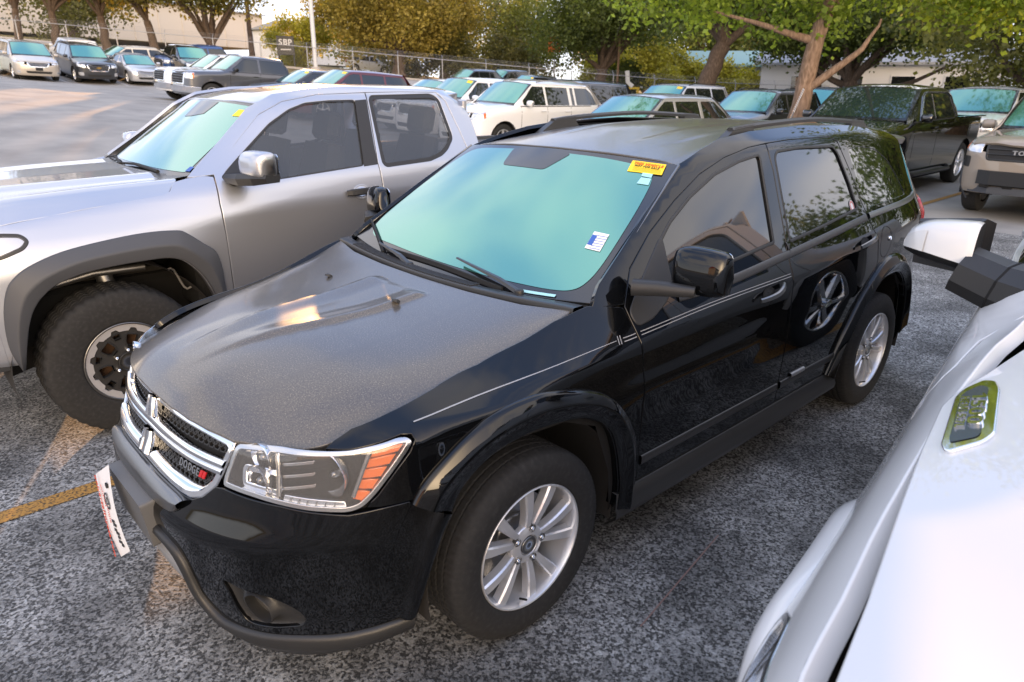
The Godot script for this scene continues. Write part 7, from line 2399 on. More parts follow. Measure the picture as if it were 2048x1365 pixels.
func surroundings() -> void:
	mat("galvanised", grey(.36), .45, .6)
	mat("dark_post", Color(.10, .085, .07), .8)
	mat("pole_white", grey(.55), .5)
	mat("wall_cream", Color(.55, .50, .44), .85)
	mat("wall_white", grey(.68), .8)
	mat("roof_grey", Color(.30, .31, .32), .7)
	mat("roof_teal", Color(.20, .33, .32), .6)
	mat("roof_red", Color(.36, .07, .04), .7)
	mat("brick_wall", Color(.16, .10, .075), .9)
	mat("sign_orange", Color(.80, .19, .03), .5)
	mat("sign_black", grey(.025), .5)
	mat("concrete", Color(.42, .39, .36), .9)
	mat("road_pale", Color(.34, .33, .32), .9)
	mat("wood", Color(.22, .14, .08), .85)
	mat("cone_orange", Color(.65, .14, .03), .6)
	mat("yellow_steel", Color(.60, .42, .02), .5)
	fence()
	# street beyond the fence
	var d := (FENCE_B - FENCE_A).normalized()
	var nrm := Vector2(d.y, -d.x)
	var road := MB.new()
	var rows := []
	for i in 50:
		var row := []
		for w in [9.5, 11.5, 13.5, 15.5, 17.5]:
			var p: Vector2 = FENCE_A + d * lerpf(-20, 90, i / 49.0) + nrm * w
			row.append(Vector3(p.x, land(p.x, p.y) + .03, p.y))
		rows.append(row)
	surf_rows(road, rows)
	structure("street", road, M.road_pale)
	var drive := MB.new()
	rows = []
	for i in 8:
		var row := []
		for w in 8:
			var p: Vector2 = FENCE_A + d * lerpf(32.0, 41.0, i / 7.0) + nrm * lerpf(.8, 9.6, w / 7.0)
			row.append(Vector3(p.x, land(p.x, p.y) + .02, p.y))
		rows.append(row)
	surf_rows(drive, rows)
	structure("driveway", drive, M.concrete)
	for k in 2:
		var kerb := MB.new()
		var pts := []
		for i in 40:
			var p: Vector2 = FENCE_A + d * lerpf(-20, 90, i / 39.0) + nrm * (9.4 if k == 0 else 17.6)
			pts.append(Vector3(p.x, land(p.x, p.y) + .08, p.y))
		sweep(kerb, pts, [Vector2(-.08, -.1), Vector2(.08, -.1), Vector2(.07, .06), Vector2(-.07, .06)], [Vector3.UP])
		structure("kerb", kerb, M.concrete)
	# light pole in the lot
	var lp := thing("light_pole", "white light pole rising out of the picture beside the bright sun", "pole", far_point(17.5, -32.9))
	lp.scale = Vector3.ONE * FAR
	var mb := MB.new()
	tube(mb, [Vector3(0, .5, 0), Vector3(0, 9.0, 0)], [.115, .085], 14)
	put("shaft", mb, M.pole_white, lp)
	mb = MB.new()
	tube(mb, [Vector3(0, 0, 0), Vector3(0, .55, 0)], .24, 16)
	put("footing", mb, M.concrete, lp)
	mb = MB.new()
	cbox(mb, Vector3(.35, 9.0, .2), Vector3(.8, .16, .35), .03)
	put("lamp_head", mb, M.dark_post, lp)
	# black sign and its letters
	var sg := thing("black_sign", "black sign with three round white letters behind the grey pickup", "sign", far_point(20.4, -41.9))
	sg.scale = Vector3.ONE * FAR
	sg.rotation.y = -.47
	wall_box(sg, "board", Vector3(0, 1.25, 0), Vector3(1.05, 1.1, .10), M.sign_black)
	lettering("letters", "SBP", .46, .02, Transform3D(Basis(), Vector3(0, 1.44, .055)), M.wall_white, sg)
	wall_box(sg, "text_line", Vector3(0, 1.02, .055), Vector3(.62, .06, .02), M.wall_white)
	for x in [-.45, .45]: wall_box(sg, "leg", Vector3(x, .36, 0), Vector3(.10, .74, .10), M.sign_black)
	# orange sign
	var og := thing("orange_sign", "orange sign with a round white emblem under the trees at the middle", "sign", far_point(34.2, -32.0))
	og.scale = Vector3.ONE * FAR
	og.rotation.y = -.72
	mb = MB.new()
	prism(mb, pv([-.42, -.45, .42, -.45, .42, .30, .0, .50, -.42, .34]), -.03, .03, Transform3D(Basis(), Vector3(0, 2.95, 0)))
	put("board", mb, M.sign_orange, og)
	mb = MB.new()
	lathe(mb, [Vector2(.15, .0), Vector2(.15, .02), Vector2(.105, .02), Vector2(.105, .0)], 24, 0, TAU, Transform3D(Basis(), Vector3(0, 3.0, .03)))
	put("emblem", mb, M.wall_white, og)
	mb = MB.new()
	tube(mb, [Vector3(0, 0, 0), Vector3(0, 2.55, 0)], .05, 8)
	put("post", mb, M.galvanised, og)
	# street lamp on a wooden post
	var sl := thing("street_lamp", "wooden post with a white lamp head right of the forked oak", "lamp", far_point(35.6, -27.8))
	sl.scale = Vector3.ONE * FAR
	mb = MB.new()
	tube(mb, [Vector3(0, 0, 0), Vector3(0, 3.9, 0)], .075, 8)
	put("post", mb, M.wood, sl)
	mb = MB.new()
	lathe(mb, [Vector2(.05, -.25), Vector2(.20, -.12), Vector2(.22, .05), Vector2(.12, .22), Vector2(.0, .26)], 16, 0, TAU, Transform3D(Basis(Vector3.RIGHT, -PI / 2), Vector3(0, 4.05, 0)))
	put("lamp_head", mb, M.wall_white, sl)
	# warehouse at the left
	house("warehouse", "long pale warehouse behind the far fence at left", Vector3(16, 0, -84), Vector3(46, 3.9, 14), .42, M.wall_cream, M.roof_grey, 0, .5, true)
	house("loading_shed", "white shed lit by the sun left of the light pole", Vector3(40, 0, -74), Vector3(12, 3.4, 7), .42, M.wall_white, M.roof_grey, 3, .8, false)
	house("white_house", "low white house with a teal roof behind the thick trunk", Vector3(43.5, 0, -25.0), Vector3(8.5, 2.7, 5.5), -.9, M.wall_white, M.roof_teal, 3, .9, false)
	house("mobile_home", "white mobile home with a small dark window behind the leaning tree", Vector3(42.5, 0, -14.8), Vector3(12.0, 2.8, 4.2), -1.15, M.wall_white, M.roof_grey, 4, .7, false)
	house("red_roof_shop", "pale shop with a red roof behind the photographer, mirrored in the black car", Vector3(-24.0, 0, 17.0), Vector3(22, 4.6, 9), 1.0, M.wall_cream, M.roof_red, 5, 1.6, false)
	# brick garden wall, built of courses
	brick_wall()
	var tk := thing("white_tank", "rounded white trailer between the yellow bush and the thick trunk", "trailer", far_point(36.9, -25.0))
	tk.scale = Vector3.ONE * FAR
	mb = MB.new()
	lathe(mb, [Vector2(.0, -.9), Vector2(.55, -.86), Vector2(.72, -.7), Vector2(.75, .7), Vector2(.6, .86), Vector2(.0, .9)], 20, 0, TAU, Transform3D(Basis(Vector3.UP, .6), Vector3(0, 1.1, 0)))
	put("shell", mb, M.wall_white, tk)
	for x in [-.45, .45]: wall_box(tk, "leg", Vector3(x, .2, 0), Vector3(.1, .45, .5), M.dark_post)
	var ys := thing("yellow_barrier", "yellow steel barrier with white machine parts at the fence", "barrier", far_point(35.2, -26.4))
	ys.scale = Vector3.ONE * FAR
	ys.rotation.y = -.7
	wall_box(ys, "beam", Vector3(0, .75, 0), Vector3(1.1, .14, .14), M.yellow_steel)
	for x in [-.45, .45]: wall_box(ys, "leg", Vector3(x, .35, 0), Vector3(.12, .7, .12), M.yellow_steel)
	mb = MB.new()
	sweep(mb, [Vector3(.1, .85, 0), Vector3(-.2, 1.1, 0), Vector3(-.28, 1.75, 0)], [Vector2(-.12, -.1), Vector2(.12, -.1), Vector2(.12, .1), Vector2(-.12, .1)], [Vector3.BACK])
	put("machine_arm", mb, M.wall_white, ys)
	# utility poles behind the photographer
	var up := [[21.0, 14.0, "utility pole mirrored low in the driver's window of the black car"], [28.5, 19.0, "farther utility pole mirrored in the black car's windows"]]
	for u in up:
		var p := thing("utility_pole", u[2], "pole", Vector3(u[0], 0, u[1]))
		mb = MB.new()
		tube(mb, [Vector3.ZERO, Vector3(0, 8.5, 0)], [.16, .11], 10)
		put("shaft", mb, M.wood, p)
		for y in [7.9, 7.2]:
			mb = MB.new()
			cbox(mb, Vector3(0, y, 0), Vector3(.12, .12, 2.4), .02, Basis(Vector3.UP, .5))
			put("cross_arm", mb, M.wood, p)

func far_point(x: float, z: float) -> Vector3:
	var p := farther(Vector2(x, z))
	return Vector3(p.x, land(p.x, p.y), p.y)

func fence() -> void:
	var d := (FENCE_B - FENCE_A).normalized()
	var total := FENCE_A.distance_to(FENCE_B)
	var f := thing("chain_link_fence", "grey chain link fence with angled post tops along the back of the lot", "fence")
	var n := int(total / 3.05)
	var tops := []
	var h := 2.0
	for i in n + 1:
		var p := FENCE_A + d * (total * i / n)
		var b := Vector3(p.x, land(p.x, p.y), p.y)
		tops.append(b + Vector3(0, h, 0))
		var mb := MB.new()
		tube(mb, [b + Vector3(0, -.1, 0), b + Vector3(0, h, 0)], .038, 8)
		tube(mb, [b + Vector3(0, h, 0), b + Vector3(.17, h + .30, -.26)], .016, 6)
		put("post", mb, M.galvanised, f)
	for i in n:
		var mb := MB.new()
		tube(mb, [tops[i], tops[i + 1]], .026, 6)
		put("top_rail", mb, M.galvanised, f)
		mb = MB.new()
		for k in 3: tube(mb, [tops[i] + Vector3(.06, .1, -.09) * (k + 1), tops[i + 1] + Vector3(.06, .1, -.09) * (k + 1)], .005, 4, false)
		put("barbed_wire", mb, M.galvanised, f)
	var wires := MB.new()
	var step := .17
	var m := int(total / step)
	for i in range(-int(h / step), m):
		for s in [1.0, -1.0]:
			var u0 := i * step
			var u1 := u0 + h
			var a := Vector2(u0, 0.0) if s > 0 else Vector2(u0, h)
			var b := Vector2(u1, h) if s > 0 else Vector2(u1, 0.0)
			if u0 < 0: a = Vector2(0, -u0 if s > 0 else h + u0)
			if u1 > total: b = Vector2(total, h - (u1 - total) if s > 0 else (u1 - total))
			var P := []
			for q in [a, b]:
				var g: Vector2 = FENCE_A + d * q.x
				P.append(Vector3(g.x, land(g.x, g.y) + q.y, g.y))
			tube(wires, P, .0028, 3, false)
	var o := put("wire_mesh", wires, M.galvanised, f)
	o.set_meta("kind", "stuff")

func house(called: String, label: String, at: Vector3, s: Vector3, turn: float, wall: Material, roof: Material, wins: int, rise: float, seams: bool) -> void:
	var q2 := farther(Vector2(at.x, at.z)) if at.x > 0.0 else Vector2(at.x, at.z)
	var b := thing(called, label, "building", Vector3(q2.x, land(q2.x, q2.y) - .1, q2.y))
	b.rotation.y = turn
	if at.x > 0.0: b.scale = Vector3.ONE * FAR
	var mb := MB.new()
	cbox(mb, Vector3(0, s.y * .5, 0), s, .02)
	put("wall", mb, wall, b)
	var rf := MB.new()
	var hx := s.x * .5 + .4
	var hz := s.z * .5 + .4
	for q in [1.0, -1.0]:
		rf.flat([Vector3(-hx, s.y - .02, hz * q), Vector3(hx, s.y - .02, hz * q), Vector3(hx, s.y + rise, 0), Vector3(-hx, s.y + rise, 0)], Vector3(0, 1, q))
		rf.flat([Vector3(-hx, s.y - .16, hz * q), Vector3(hx, s.y - .16, hz * q), Vector3(hx, s.y - .02, hz * q), Vector3(-hx, s.y - .02, hz * q)], Vector3(0, 0, q))
		rf.flat([Vector3(hx * q, s.y - .02, hz), Vector3(hx * q, s.y - .02, -hz), Vector3(hx * q, s.y + rise, 0)], Vector3(q, 0, 0))
	put("roof", rf, roof, b)
	for q in [1.0, -1.0]:
		for i in wins:
			var x := lerpf(-s.x * .42, s.x * .42, (i + .5) / wins)
			var w := Node3D.new()
			w.name = "window"
			b.add_child(w, true)
			mb = MB.new()
			var ww := minf(1.1, s.x / wins * .4)
			cbox(mb, Vector3(x, s.y * .56, s.z * .5 * q + .02 * q), Vector3(ww + .14, 1.14, .06), .01)
			put("frame", mb, M.wall_white, w)
			mb = MB.new()
			cbox(mb, Vector3(x, s.y * .56, s.z * .5 * q + .045 * q), Vector3(ww, 1.0, .03), .004)
			put("pane", mb, M.tint_glass, w)
		mb = MB.new()
		cbox(mb, Vector3(s.x * .46, 1.02, s.z * .5 * q + .02 * q), Vector3(.95, 2.05, .06), .01)
		put("door", mb, M.roof_grey, b)
		if seams:
			for i in 16:
				mb = MB.new()
				cbox(mb, Vector3(lerpf(-s.x * .5, s.x * .5, i / 15.0), s.y * .5, s.z * .5 * q + .03 * q), Vector3(.16, s.y - .1, .08), .01)
				put("wall_rib", mb, wall, b)

func brick_wall() -> void:
	var w := thing("garden_wall", "low brown brick wall in front of the houses beyond the fence", "wall")
	var a := farther(Vector2(37.2, -27.0))
	var b := farther(Vector2(44.0, -9.0))
	var d := (b - a).normalized()
	var core := MB.new()
	var n := 24
	var len := a.distance_to(b)
	for i in n:
		var p := a + d * (len * (i + .5) / n)
		cbox(core, Vector3(p.x, land(p.x, p.y) + .45, p.y), Vector3(len / n + .01, 1.1, .16), .0, Basis(Vector3.UP, atan2(-d.y, d.x)))
	put("mortar_core", core, M.brick_wall, w)
	var bricks := MB.new()
	var rng := RandomNumberGenerator.new()
	rng.seed = 3
	for j in 12:
		for i in int(len / .25):
			var u := (i + (.5 if j % 2 else .0)) * .25 + .12
			if u > len - .1: continue
			var p := a + d * u
			cbox(bricks, Vector3(p.x, land(p.x, p.y) - .06 + .088 * j, p.y), Vector3(.225, .072, .19 + rng.randf() * .012), .0, Basis(Vector3.UP, atan2(-d.y, d.x)))
	var o := put("bricks", bricks, M.brick_wall, w)
	o.set_meta("kind", "stuff")

# ---------------------------------------------------------------- geometry tools
class MB:
	var v := PackedVector3Array()
	var n := PackedVector3Array()
	var uv := PackedVector2Array()
	var ix := PackedInt32Array()
	func add(p: Vector3, nn: Vector3, t := Vector2.ZERO) -> int:
		v.append(p); n.append(nn); uv.append(t)
		return v.size() - 1
	func tri(a: int, b: int, c: int) -> void:
		var g := (v[b] - v[a]).cross(v[c] - v[a])
		if g.dot(n[a] + n[b] + n[c]) > 0.0:
			ix.append(a); ix.append(c); ix.append(b)
		else:
			ix.append(a); ix.append(b); ix.append(c)
	func quad(a: int, b: int, c: int, d: int) -> void:
		tri(a, b, c); tri(a, c, d)
	func flat(p: Array, out := Vector3.ZERO) -> void:      # a flat polygon (fan)
		var nn: Vector3 = (p[1] - p[0]).cross(p[2] - p[0]).normalized()
		if out != Vector3.ZERO and nn.dot(out) < 0.0: nn = -nn
		var k := v.size()
		for q in p: add(q, nn, Vector2(q.x + q.y * 0.5, q.z + q.y * 0.5))
		for i in range(1, p.size() - 1): tri(k, k + i, k + i + 1)
	func mesh() -> ArrayMesh:
		var m := ArrayMesh.new()
		if ix.is_empty(): return m
		var a := []
		a.resize(Mesh.ARRAY_MAX)
		a[Mesh.ARRAY_VERTEX] = v; a[Mesh.ARRAY_NORMAL] = n; a[Mesh.ARRAY_TEX_UV] = uv; a[Mesh.ARRAY_INDEX] = ix
		m.add_surface_from_arrays(Mesh.PRIMITIVE_TRIANGLES, a)
		return m

static func lerp_tab(xs: Array, ys: Array, x: float) -> float:
	var k := xs.size()
	if x <= xs[0]: return ys[0]
	for i in range(1, k):
		if x <= xs[i]:
			return lerpf(ys[i - 1], ys[i], (x - xs[i - 1]) / maxf(xs[i] - xs[i - 1], 1e-9))
	return ys[k - 1]

static func smooth1(a: PackedFloat32Array, sig: float, mirror0 := 1.0, mirror1 := 1.0, edge := false) -> PackedFloat32Array:
	if sig < 0.3: return a
	var k := int(ceil(sig * 2.6))
	var w := PackedFloat32Array()
	var tot := 0.0
	for i in range(-k, k + 1):
		var q := exp(-0.5 * i * i / (sig * sig)); w.append(q); tot += q
	var o := PackedFloat32Array(); o.resize(a.size())
	var m := a.size() - 1
	for i in a.size():
		var s := 0.0
		for j in range(-k, k + 1):
			var t := i + j
			var val: float
			if t < 0: val = (2.0 * a[0] - a[mini(-t, m)]) if edge else a[mini(-t, m)] * mirror0
			elif t > m: val = (2.0 * a[m] - a[maxi(2 * m - t, 0)]) if edge else a[maxi(2 * m - t, 0)] * mirror1
			else: val = a[t]
			s += val * w[j + k]
		o[i] = s / tot
	return o

class Tab:                                               # a smoothed curve y(x)
	var x0: float
	var dx: float
	var a: PackedFloat32Array
	func _init(pts: Array, sig := 0.03, n := 160) -> void:
		x0 = pts[0].x
		dx = (pts[-1].x - x0) / (n - 1)
		a.resize(n)
		var j := 0
		for i in n:
			var x := x0 + dx * i
			while j < pts.size() - 2 and x > pts[j + 1].x: j += 1
			a[i] = lerpf(pts[j].y, pts[j + 1].y, clampf((x - pts[j].x) / maxf(pts[j + 1].x - pts[j].x, 1e-9), 0, 1))
		a = blur(a, sig / dx)
	static func blur(b: PackedFloat32Array, s: float) -> PackedFloat32Array:
		var k := int(ceil(s * 2.6))
		if s < 0.3: return b
		var o := PackedFloat32Array(); o.resize(b.size())
		var m := b.size() - 1
		for i in b.size():
			var t := 0.0
			var tw := 0.0
			for j in range(-k, k + 1):
				var q := exp(-0.5 * j * j / (s * s))
				var p := i + j
				var val: float = b[clampi(p, 0, m)]
				if p < 0: val = 2.0 * b[0] - b[mini(-p, m)]
				elif p > m: val = 2.0 * b[m] - b[maxi(2 * m - p, 0)]
				t += val * q; tw += q
			o[i] = t / tw
		return o
	func at(x: float) -> float:
		var f := clampf((x - x0) / dx, 0.0, a.size() - 1.001)
		var i := int(f)
		return lerpf(a[i], a[i + 1], f - i)

class Shell:                                             # body side: plan outline pulled in by d(s, y)
	var N := 200
	var px: PackedFloat32Array
	var pz: PackedFloat32Array
	var nx: PackedFloat32Array
	var nz: PackedFloat32Array
	var S := 0.0
	var ds := 0.0
	var NY := 150
	var y0 := 0.12
	var y1 := 1.75
	var dy := 0.0
	var g: PackedFloat32Array
	var extra: Callable
	var lift := 0.0
	var dn := 0.008
	# plan: Array of Vector2(x, z) front centre to rear centre. rows: [x or [x, z] key, [y, d, y, d ...]]
	func _init(plan: Array, rows: Array, ymax := 1.75, psig := 0.07, ysig := 0.014, ssig := 0.12) -> void:
		y1 = ymax
		dy = (y1 - y0) / (NY - 1)
		var cum := [0.0]
		for i in range(1, plan.size()): cum.append(cum[-1] + plan[i].distance_to(plan[i - 1]))
		S = cum[-1]; ds = S / (N - 1)
		px.resize(N); pz.resize(N); nx.resize(N); nz.resize(N)
		var j := 0
		for i in N:
			var s := ds * i
			while j < plan.size() - 2 and s > cum[j + 1]: j += 1
			var p: Vector2 = plan[j].lerp(plan[j + 1], clampf((s - cum[j]) / (cum[j + 1] - cum[j]), 0, 1))
			px[i] = p.x; pz[i] = p.y
		px = sm(px, psig / ds, 1.0); pz = sm(pz, psig / ds, -1.0)
		for i in N:
			var a := maxi(i - 1, 0)
			var b := mini(i + 1, N - 1)
			var t := Vector2(px[b] - px[a], pz[b] - pz[a]).normalized()
			if i == 0: t = Vector2(0, 1)
			if i == N - 1: t = Vector2(0, -1)
			nx[i] = -t.y; nz[i] = t.x
		# control points along s
		var K: int = rows[0][1].size() / 2
		var keys := []
		for r in rows: keys.append(s_near(r[0]))
		var ctl := []
		for k in K * 2:
			var c := PackedFloat32Array(); c.resize(N)
			var q := 0
			for i in N:
				var s := ds * i
				while q < rows.size() - 2 and s > keys[q + 1]: q += 1
				c[i] = lerpf(rows[q][1][k], rows[q + 1][1][k], clampf((s - keys[q]) / maxf(keys[q + 1] - keys[q], 1e-6), 0, 1))
			ctl.append(sm(c, ssig / ds, 1.0))
		g.resize(N * NY)
		for i in N:
			var col := PackedFloat32Array(); col.resize(NY)
			var k := 0
			for jj in NY:
				var y := y0 + dy * jj
				while k < K - 2 and y > ctl[2 * k + 2][i]: k += 1
				var a: float = ctl[2 * k][i]
				var b: float = ctl[2 * k + 2][i]
				col[jj] = lerpf(ctl[2 * k + 1][i], ctl[2 * k + 3][i], (y - a) / maxf(b - a, 1e-4)) if y > a or k > 0 else ctl[1][i] + (a - y) * 0.6
			col = Tab.blur(col, ysig / dy)
			for jj in NY: g[i * NY + jj] = col[jj]
	func sm(a: PackedFloat32Array, sig: float, mir: float) -> PackedFloat32Array:
		if sig < 0.3: return a
		var k := int(ceil(sig * 2.6))
		var o := PackedFloat32Array(); o.resize(a.size())
		var m := a.size() - 1
		for i in a.size():
			var t := 0.0
			var tw := 0.0
			for j in range(-k, k + 1):
				var q := exp(-0.5 * j * j / (sig * sig))
				var p := i + j
				var val: float
				if p < 0: val = a[mini(-p, m)] * mir
				elif p > m: val = a[maxi(2 * m - p, 0)] * mir
				else: val = a[p]
				t += val * q; tw += q
			o[i] = t / tw
		return o
	func s_near(key) -> float:
		var best := 0
		var bd := 1e9
		for i in N:
			var d: float = absf(px[i] - key) if key is float or key is int else Vector2(px[i], pz[i]).distance_to(key)
			if d < bd: bd = d; best = i
		return best * ds
	func sx(x: float) -> float: return s_near(x)
	func at(s: float, y: float) -> Vector3:
		if s < 0.0:
			var m := at(-s, y)
			m.z = -m.z
			return m
		var f := clampf(s / ds, 0.0, N - 1.001)
		var i := int(f)
		var t := f - i
		var h := clampf((y - y0) / dy, 0.0, NY - 1.001)
		var j := int(h)
		var u := h - j
		var k := i * NY + j
		var d := lerpf(lerpf(g[k], g[k + 1], u), lerpf(g[k + NY], g[k + NY + 1], u), t) - lift
		var X := lerpf(px[i], px[i + 1], t)
		if extra.is_valid(): d -= extra.call(X, y)
		return Vector3(X - lerpf(nx[i], nx[i + 1], t) * d, y, lerpf(pz[i], pz[i + 1], t) - lerpf(nz[i], nz[i + 1], t) * d)

class Field:                                             # height y(x, z), symmetric in z: rows [x, [q, y, q, y ...]] with q = |z|
	var x0: float
	var x1: float
	var zm: float
	var NX := 110
	var NZ := 60
	var g: PackedFloat32Array
	var extra: Callable
	func _init(rows: Array, zmax: float, xsig := 0.06, zsig := 0.05) -> void:
		x0 = rows[0][0]; x1 = rows[-1][0]; zm = zmax
		var K: int = rows[0][1].size() / 2
		g.resize(NX * NZ)
		var cols := []
		for k in K * 2:
			var c := []
			for r in rows: c.append(Vector2(r[0], r[1][k]))
			cols.append(Tab.new(c, xsig, NX))
		for i in NX:
			var row := []
			for k in K: row.append(Vector2(cols[2 * k].a[i], cols[2 * k + 1].a[i]))
			# mirror for symmetric smoothing
			var full := PackedFloat32Array(); full.resize(NZ * 2 - 1)
			for j in NZ:
				var z := zm * j / (NZ - 1)
				var k := 0
				while k < K - 2 and z > row[k + 1].x: k += 1
				var yy := lerpf(row[k].y, row[k + 1].y, (z - row[k].x) / maxf(row[k + 1].x - row[k].x, 1e-5))
				full[NZ - 1 + j] = yy; full[NZ - 1 - j] = yy
			full = Tab.blur(full, zsig / (zm / (NZ - 1)))
			for j in NZ: g[i * NZ + j] = full[NZ - 1 + j]
	func y(x: float, z: float) -> float:
		var f := (x - x0) / (x1 - x0) * (NX - 1)
		f = clampf(f, 0.0, NX - 1.001)
		var i := int(f)
		var t := f - i
		var h := clampf(absf(z) / zm * (NZ - 1), 0.0, NZ - 1.001)
		var j := int(h)
		var u := h - j
		var k := i * NZ + j
		var r := lerpf(lerpf(g[k], g[k + 1], u), lerpf(g[k + NZ], g[k + NZ + 1], u), t)
		if extra.is_valid(): r += extra.call(x, z)
		return r
	func at(x: float, z: float) -> Vector3: return Vector3(x, y(x, z), z)

static func normal_at(f: Callable, u: float, v: float, e: float, sgn: float) -> Vector3:
	var a: Vector3 = f.call(u + e, v) - f.call(u - e, v)
	var b: Vector3 = f.call(u, v + e) - f.call(u, v - e)
	var n := a.cross(b)
	return (n * sgn).normalized() if n.length_squared() > 1e-16 else Vector3.UP

static func densify(p: PackedVector2Array, step: float, closed := true) -> PackedVector2Array:
	var o := PackedVector2Array()
	var k := p.size()
	for i in (k if closed else k - 1):
		var a := p[i]
		var b := p[(i + 1) % k]
		var n := maxi(1, int(ceil(a.distance_to(b) / step)))
		for j in n: o.append(a.lerp(b, float(j) / n))
	if not closed: o.append(p[k - 1])
	return o

static func rounded(p: PackedVector2Array, r: float, n := 4, keep := []) -> PackedVector2Array:   # corners cut by arcs of about radius r
	var o := PackedVector2Array()
	var k := p.size()
	for i in k:
		var a := p[(i + k - 1) % k]
		var b := p[i]
		var c := p[(i + 1) % k]
		var l := minf(r, 0.45 * minf(a.distance_to(b), b.distance_to(c)))
		if i in keep or l < 1e-5: o.append(b); continue
		var s := b + (a - b).normalized() * l
		var e := b + (c - b).normalized() * l
		for j in n + 1:
			var t := float(j) / n
			o.append(s.lerp(b, t).lerp(b.lerp(e, t), t))
	return o

static func spline(p: PackedVector2Array, n := 6, closed := false) -> PackedVector2Array:
	var o := PackedVector2Array()
	var k := p.size()
	for i in (k if closed else k - 1):
		var a := p[(i - 1 + k) % k] if closed or i > 0 else p[0]
		var b := p[i]
		var c := p[(i + 1) % k]
		var d := p[(i + 2) % k] if closed or i < k - 2 else p[k - 1]
		for j in n:
			o.append(b.cubic_interpolate(c, a, d, float(j) / n))
	if not closed: o.append(p[k - 1])
	return o

# a piece of the surface f(u, v) inside poly, with a rounded edge of radius er turned in by depth
static func panel(mb: MB, f: Callable, poly: PackedVector2Array, cu: float, cv: float, sgn := 1.0, holes := [], er := 0.0, depth := 0.0, e := 0.008) -> void:
	if Geometry2D.is_polygon_clockwise(poly): poly.reverse()
	var lo := poly[0]
	var hi := poly[0]
	for p in poly: lo = lo.min(p); hi = hi.max(p)
	var nu := maxi(1, int(ceil((hi.x - lo.x) / cu)))
	var nv := maxi(1, int(ceil((hi.y - lo.y) / cv)))
	var su := (hi.x - lo.x) / nu
	var sv := (hi.y - lo.y) / nv
	var cross := {}
	var loops := [poly]
	for h in holes: loops.append(h)
	for lp in loops:
		var dn := densify(lp, minf(su, sv) * 0.24)
		for p in dn:
			var fu: float = (p.x - lo.x) / su
			var fv: float = (p.y - lo.y) / sv
			for a in 3:
				for b in 3:
					cross[Vector2i(int(floor(fu + (a - 1) * 0.13)), int(floor(fv + (b - 1) * 0.13)))] = true
	var seen := {}
	var put := func(p: Vector2) -> int:
		var key := Vector2i(roundi(p.x * 20000.0), roundi(p.y * 20000.0))
		if seen.has(key): return seen[key]
		var id := mb.add(f.call(p.x, p.y), normal_at(f, p.x, p.y, e, sgn), p)
		seen[key] = id
		return id
	for i in nu:
		for j in nv:
			var a := lo + Vector2(su * i, sv * j)
			var c := a + Vector2(su, sv)
			var cell := PackedVector2Array([a, Vector2(c.x, a.y), c, Vector2(a.x, c.y)])
			if not cross.has(Vector2i(i, j)):
				if not Geometry2D.is_point_in_polygon((a + c) * 0.5, poly): continue
				var skip := false
				for h in holes:
					if Geometry2D.is_point_in_polygon((a + c) * 0.5, h): skip = true
				if skip: continue
				mb.quad(put.call(cell[0]), put.call(cell[1]), put.call(cell[2]), put.call(cell[3]))
				continue
			var parts: Array = Geometry2D.intersect_polygons(cell, poly)
			for h in holes:
				var next := []
				for q in parts: next.append_array(Geometry2D.clip_polygons(q, h))
				parts = next
			for q in parts:
				if q.size() < 3 or Geometry2D.is_polygon_clockwise(q): continue
				var t := Geometry2D.triangulate_polygon(q)
				for k in range(0, t.size(), 3):
					mb.tri(put.call(q[t[k]]), put.call(q[t[k + 1]]), put.call(q[t[k + 2]]))
	if er <= 0.0 and depth <= 0.0: return
	for li in loops.size():
		var lp: PackedVector2Array = loops[li]
		if li > 0 and Geometry2D.is_polygon_clockwise(lp): lp = lp.duplicate(); lp.reverse()
		var dn := densify(lp, minf(cu, cv) * 1.2)
		var k := dn.size()
		var ring := []
		for i in k:
			var p := dn[i]
			var t := dn[(i + 1) % k] - dn[(i - 1 + k) % k]
			var P: Vector3 = f.call(p.x, p.y)
			var n := normal_at(f, p.x, p.y, e, sgn)
			var tt := t.normalized() * 0.004
			var T: Vector3 = (f.call(p.x + tt.x, p.y + tt.y) - f.call(p.x - tt.x, p.y - tt.y)).normalized()
			var o := T.cross(n).normalized() * sgn
			if li > 0: o = -o
			var ids := [mb.add(P, n, p)]
			if er > 0.0:
				ids.append(mb.add(P + o * er * 0.7 - n * er * 0.3, (n + o).normalized(), p))
				ids.append(mb.add(P + o * er - n * er, o, p))
			else:
				ids.append(mb.add(P, o, p))
			ids.append(mb.add(P + o * er - n * (er + depth), o, p))
			ring.append(ids)
		for i in k:
			var A: Array = ring[i]
			var B: Array = ring[(i + 1) % k]
			for q in A.size() - 1:
				if er <= 0.0 and q == 0: continue
				mb.quad(A[q], B[q], B[q + 1], A[q + 1])

static func resample(p: PackedVector2Array, n: int) -> PackedVector2Array:
	var cum := [0.0]
	for i in range(1, p.size()): cum.append(cum[-1] + p[i].distance_to(p[i - 1]))
	var o := PackedVector2Array()
	var j := 0
	for i in n:
		var t: float = cum[-1] * i / (n - 1)
		while j < p.size() - 2 and t > cum[j + 1]: j += 1
		o.append(p[j].lerp(p[j + 1], clampf((t - cum[j]) / maxf(cum[j + 1] - cum[j], 1e-9), 0, 1)))
	return o

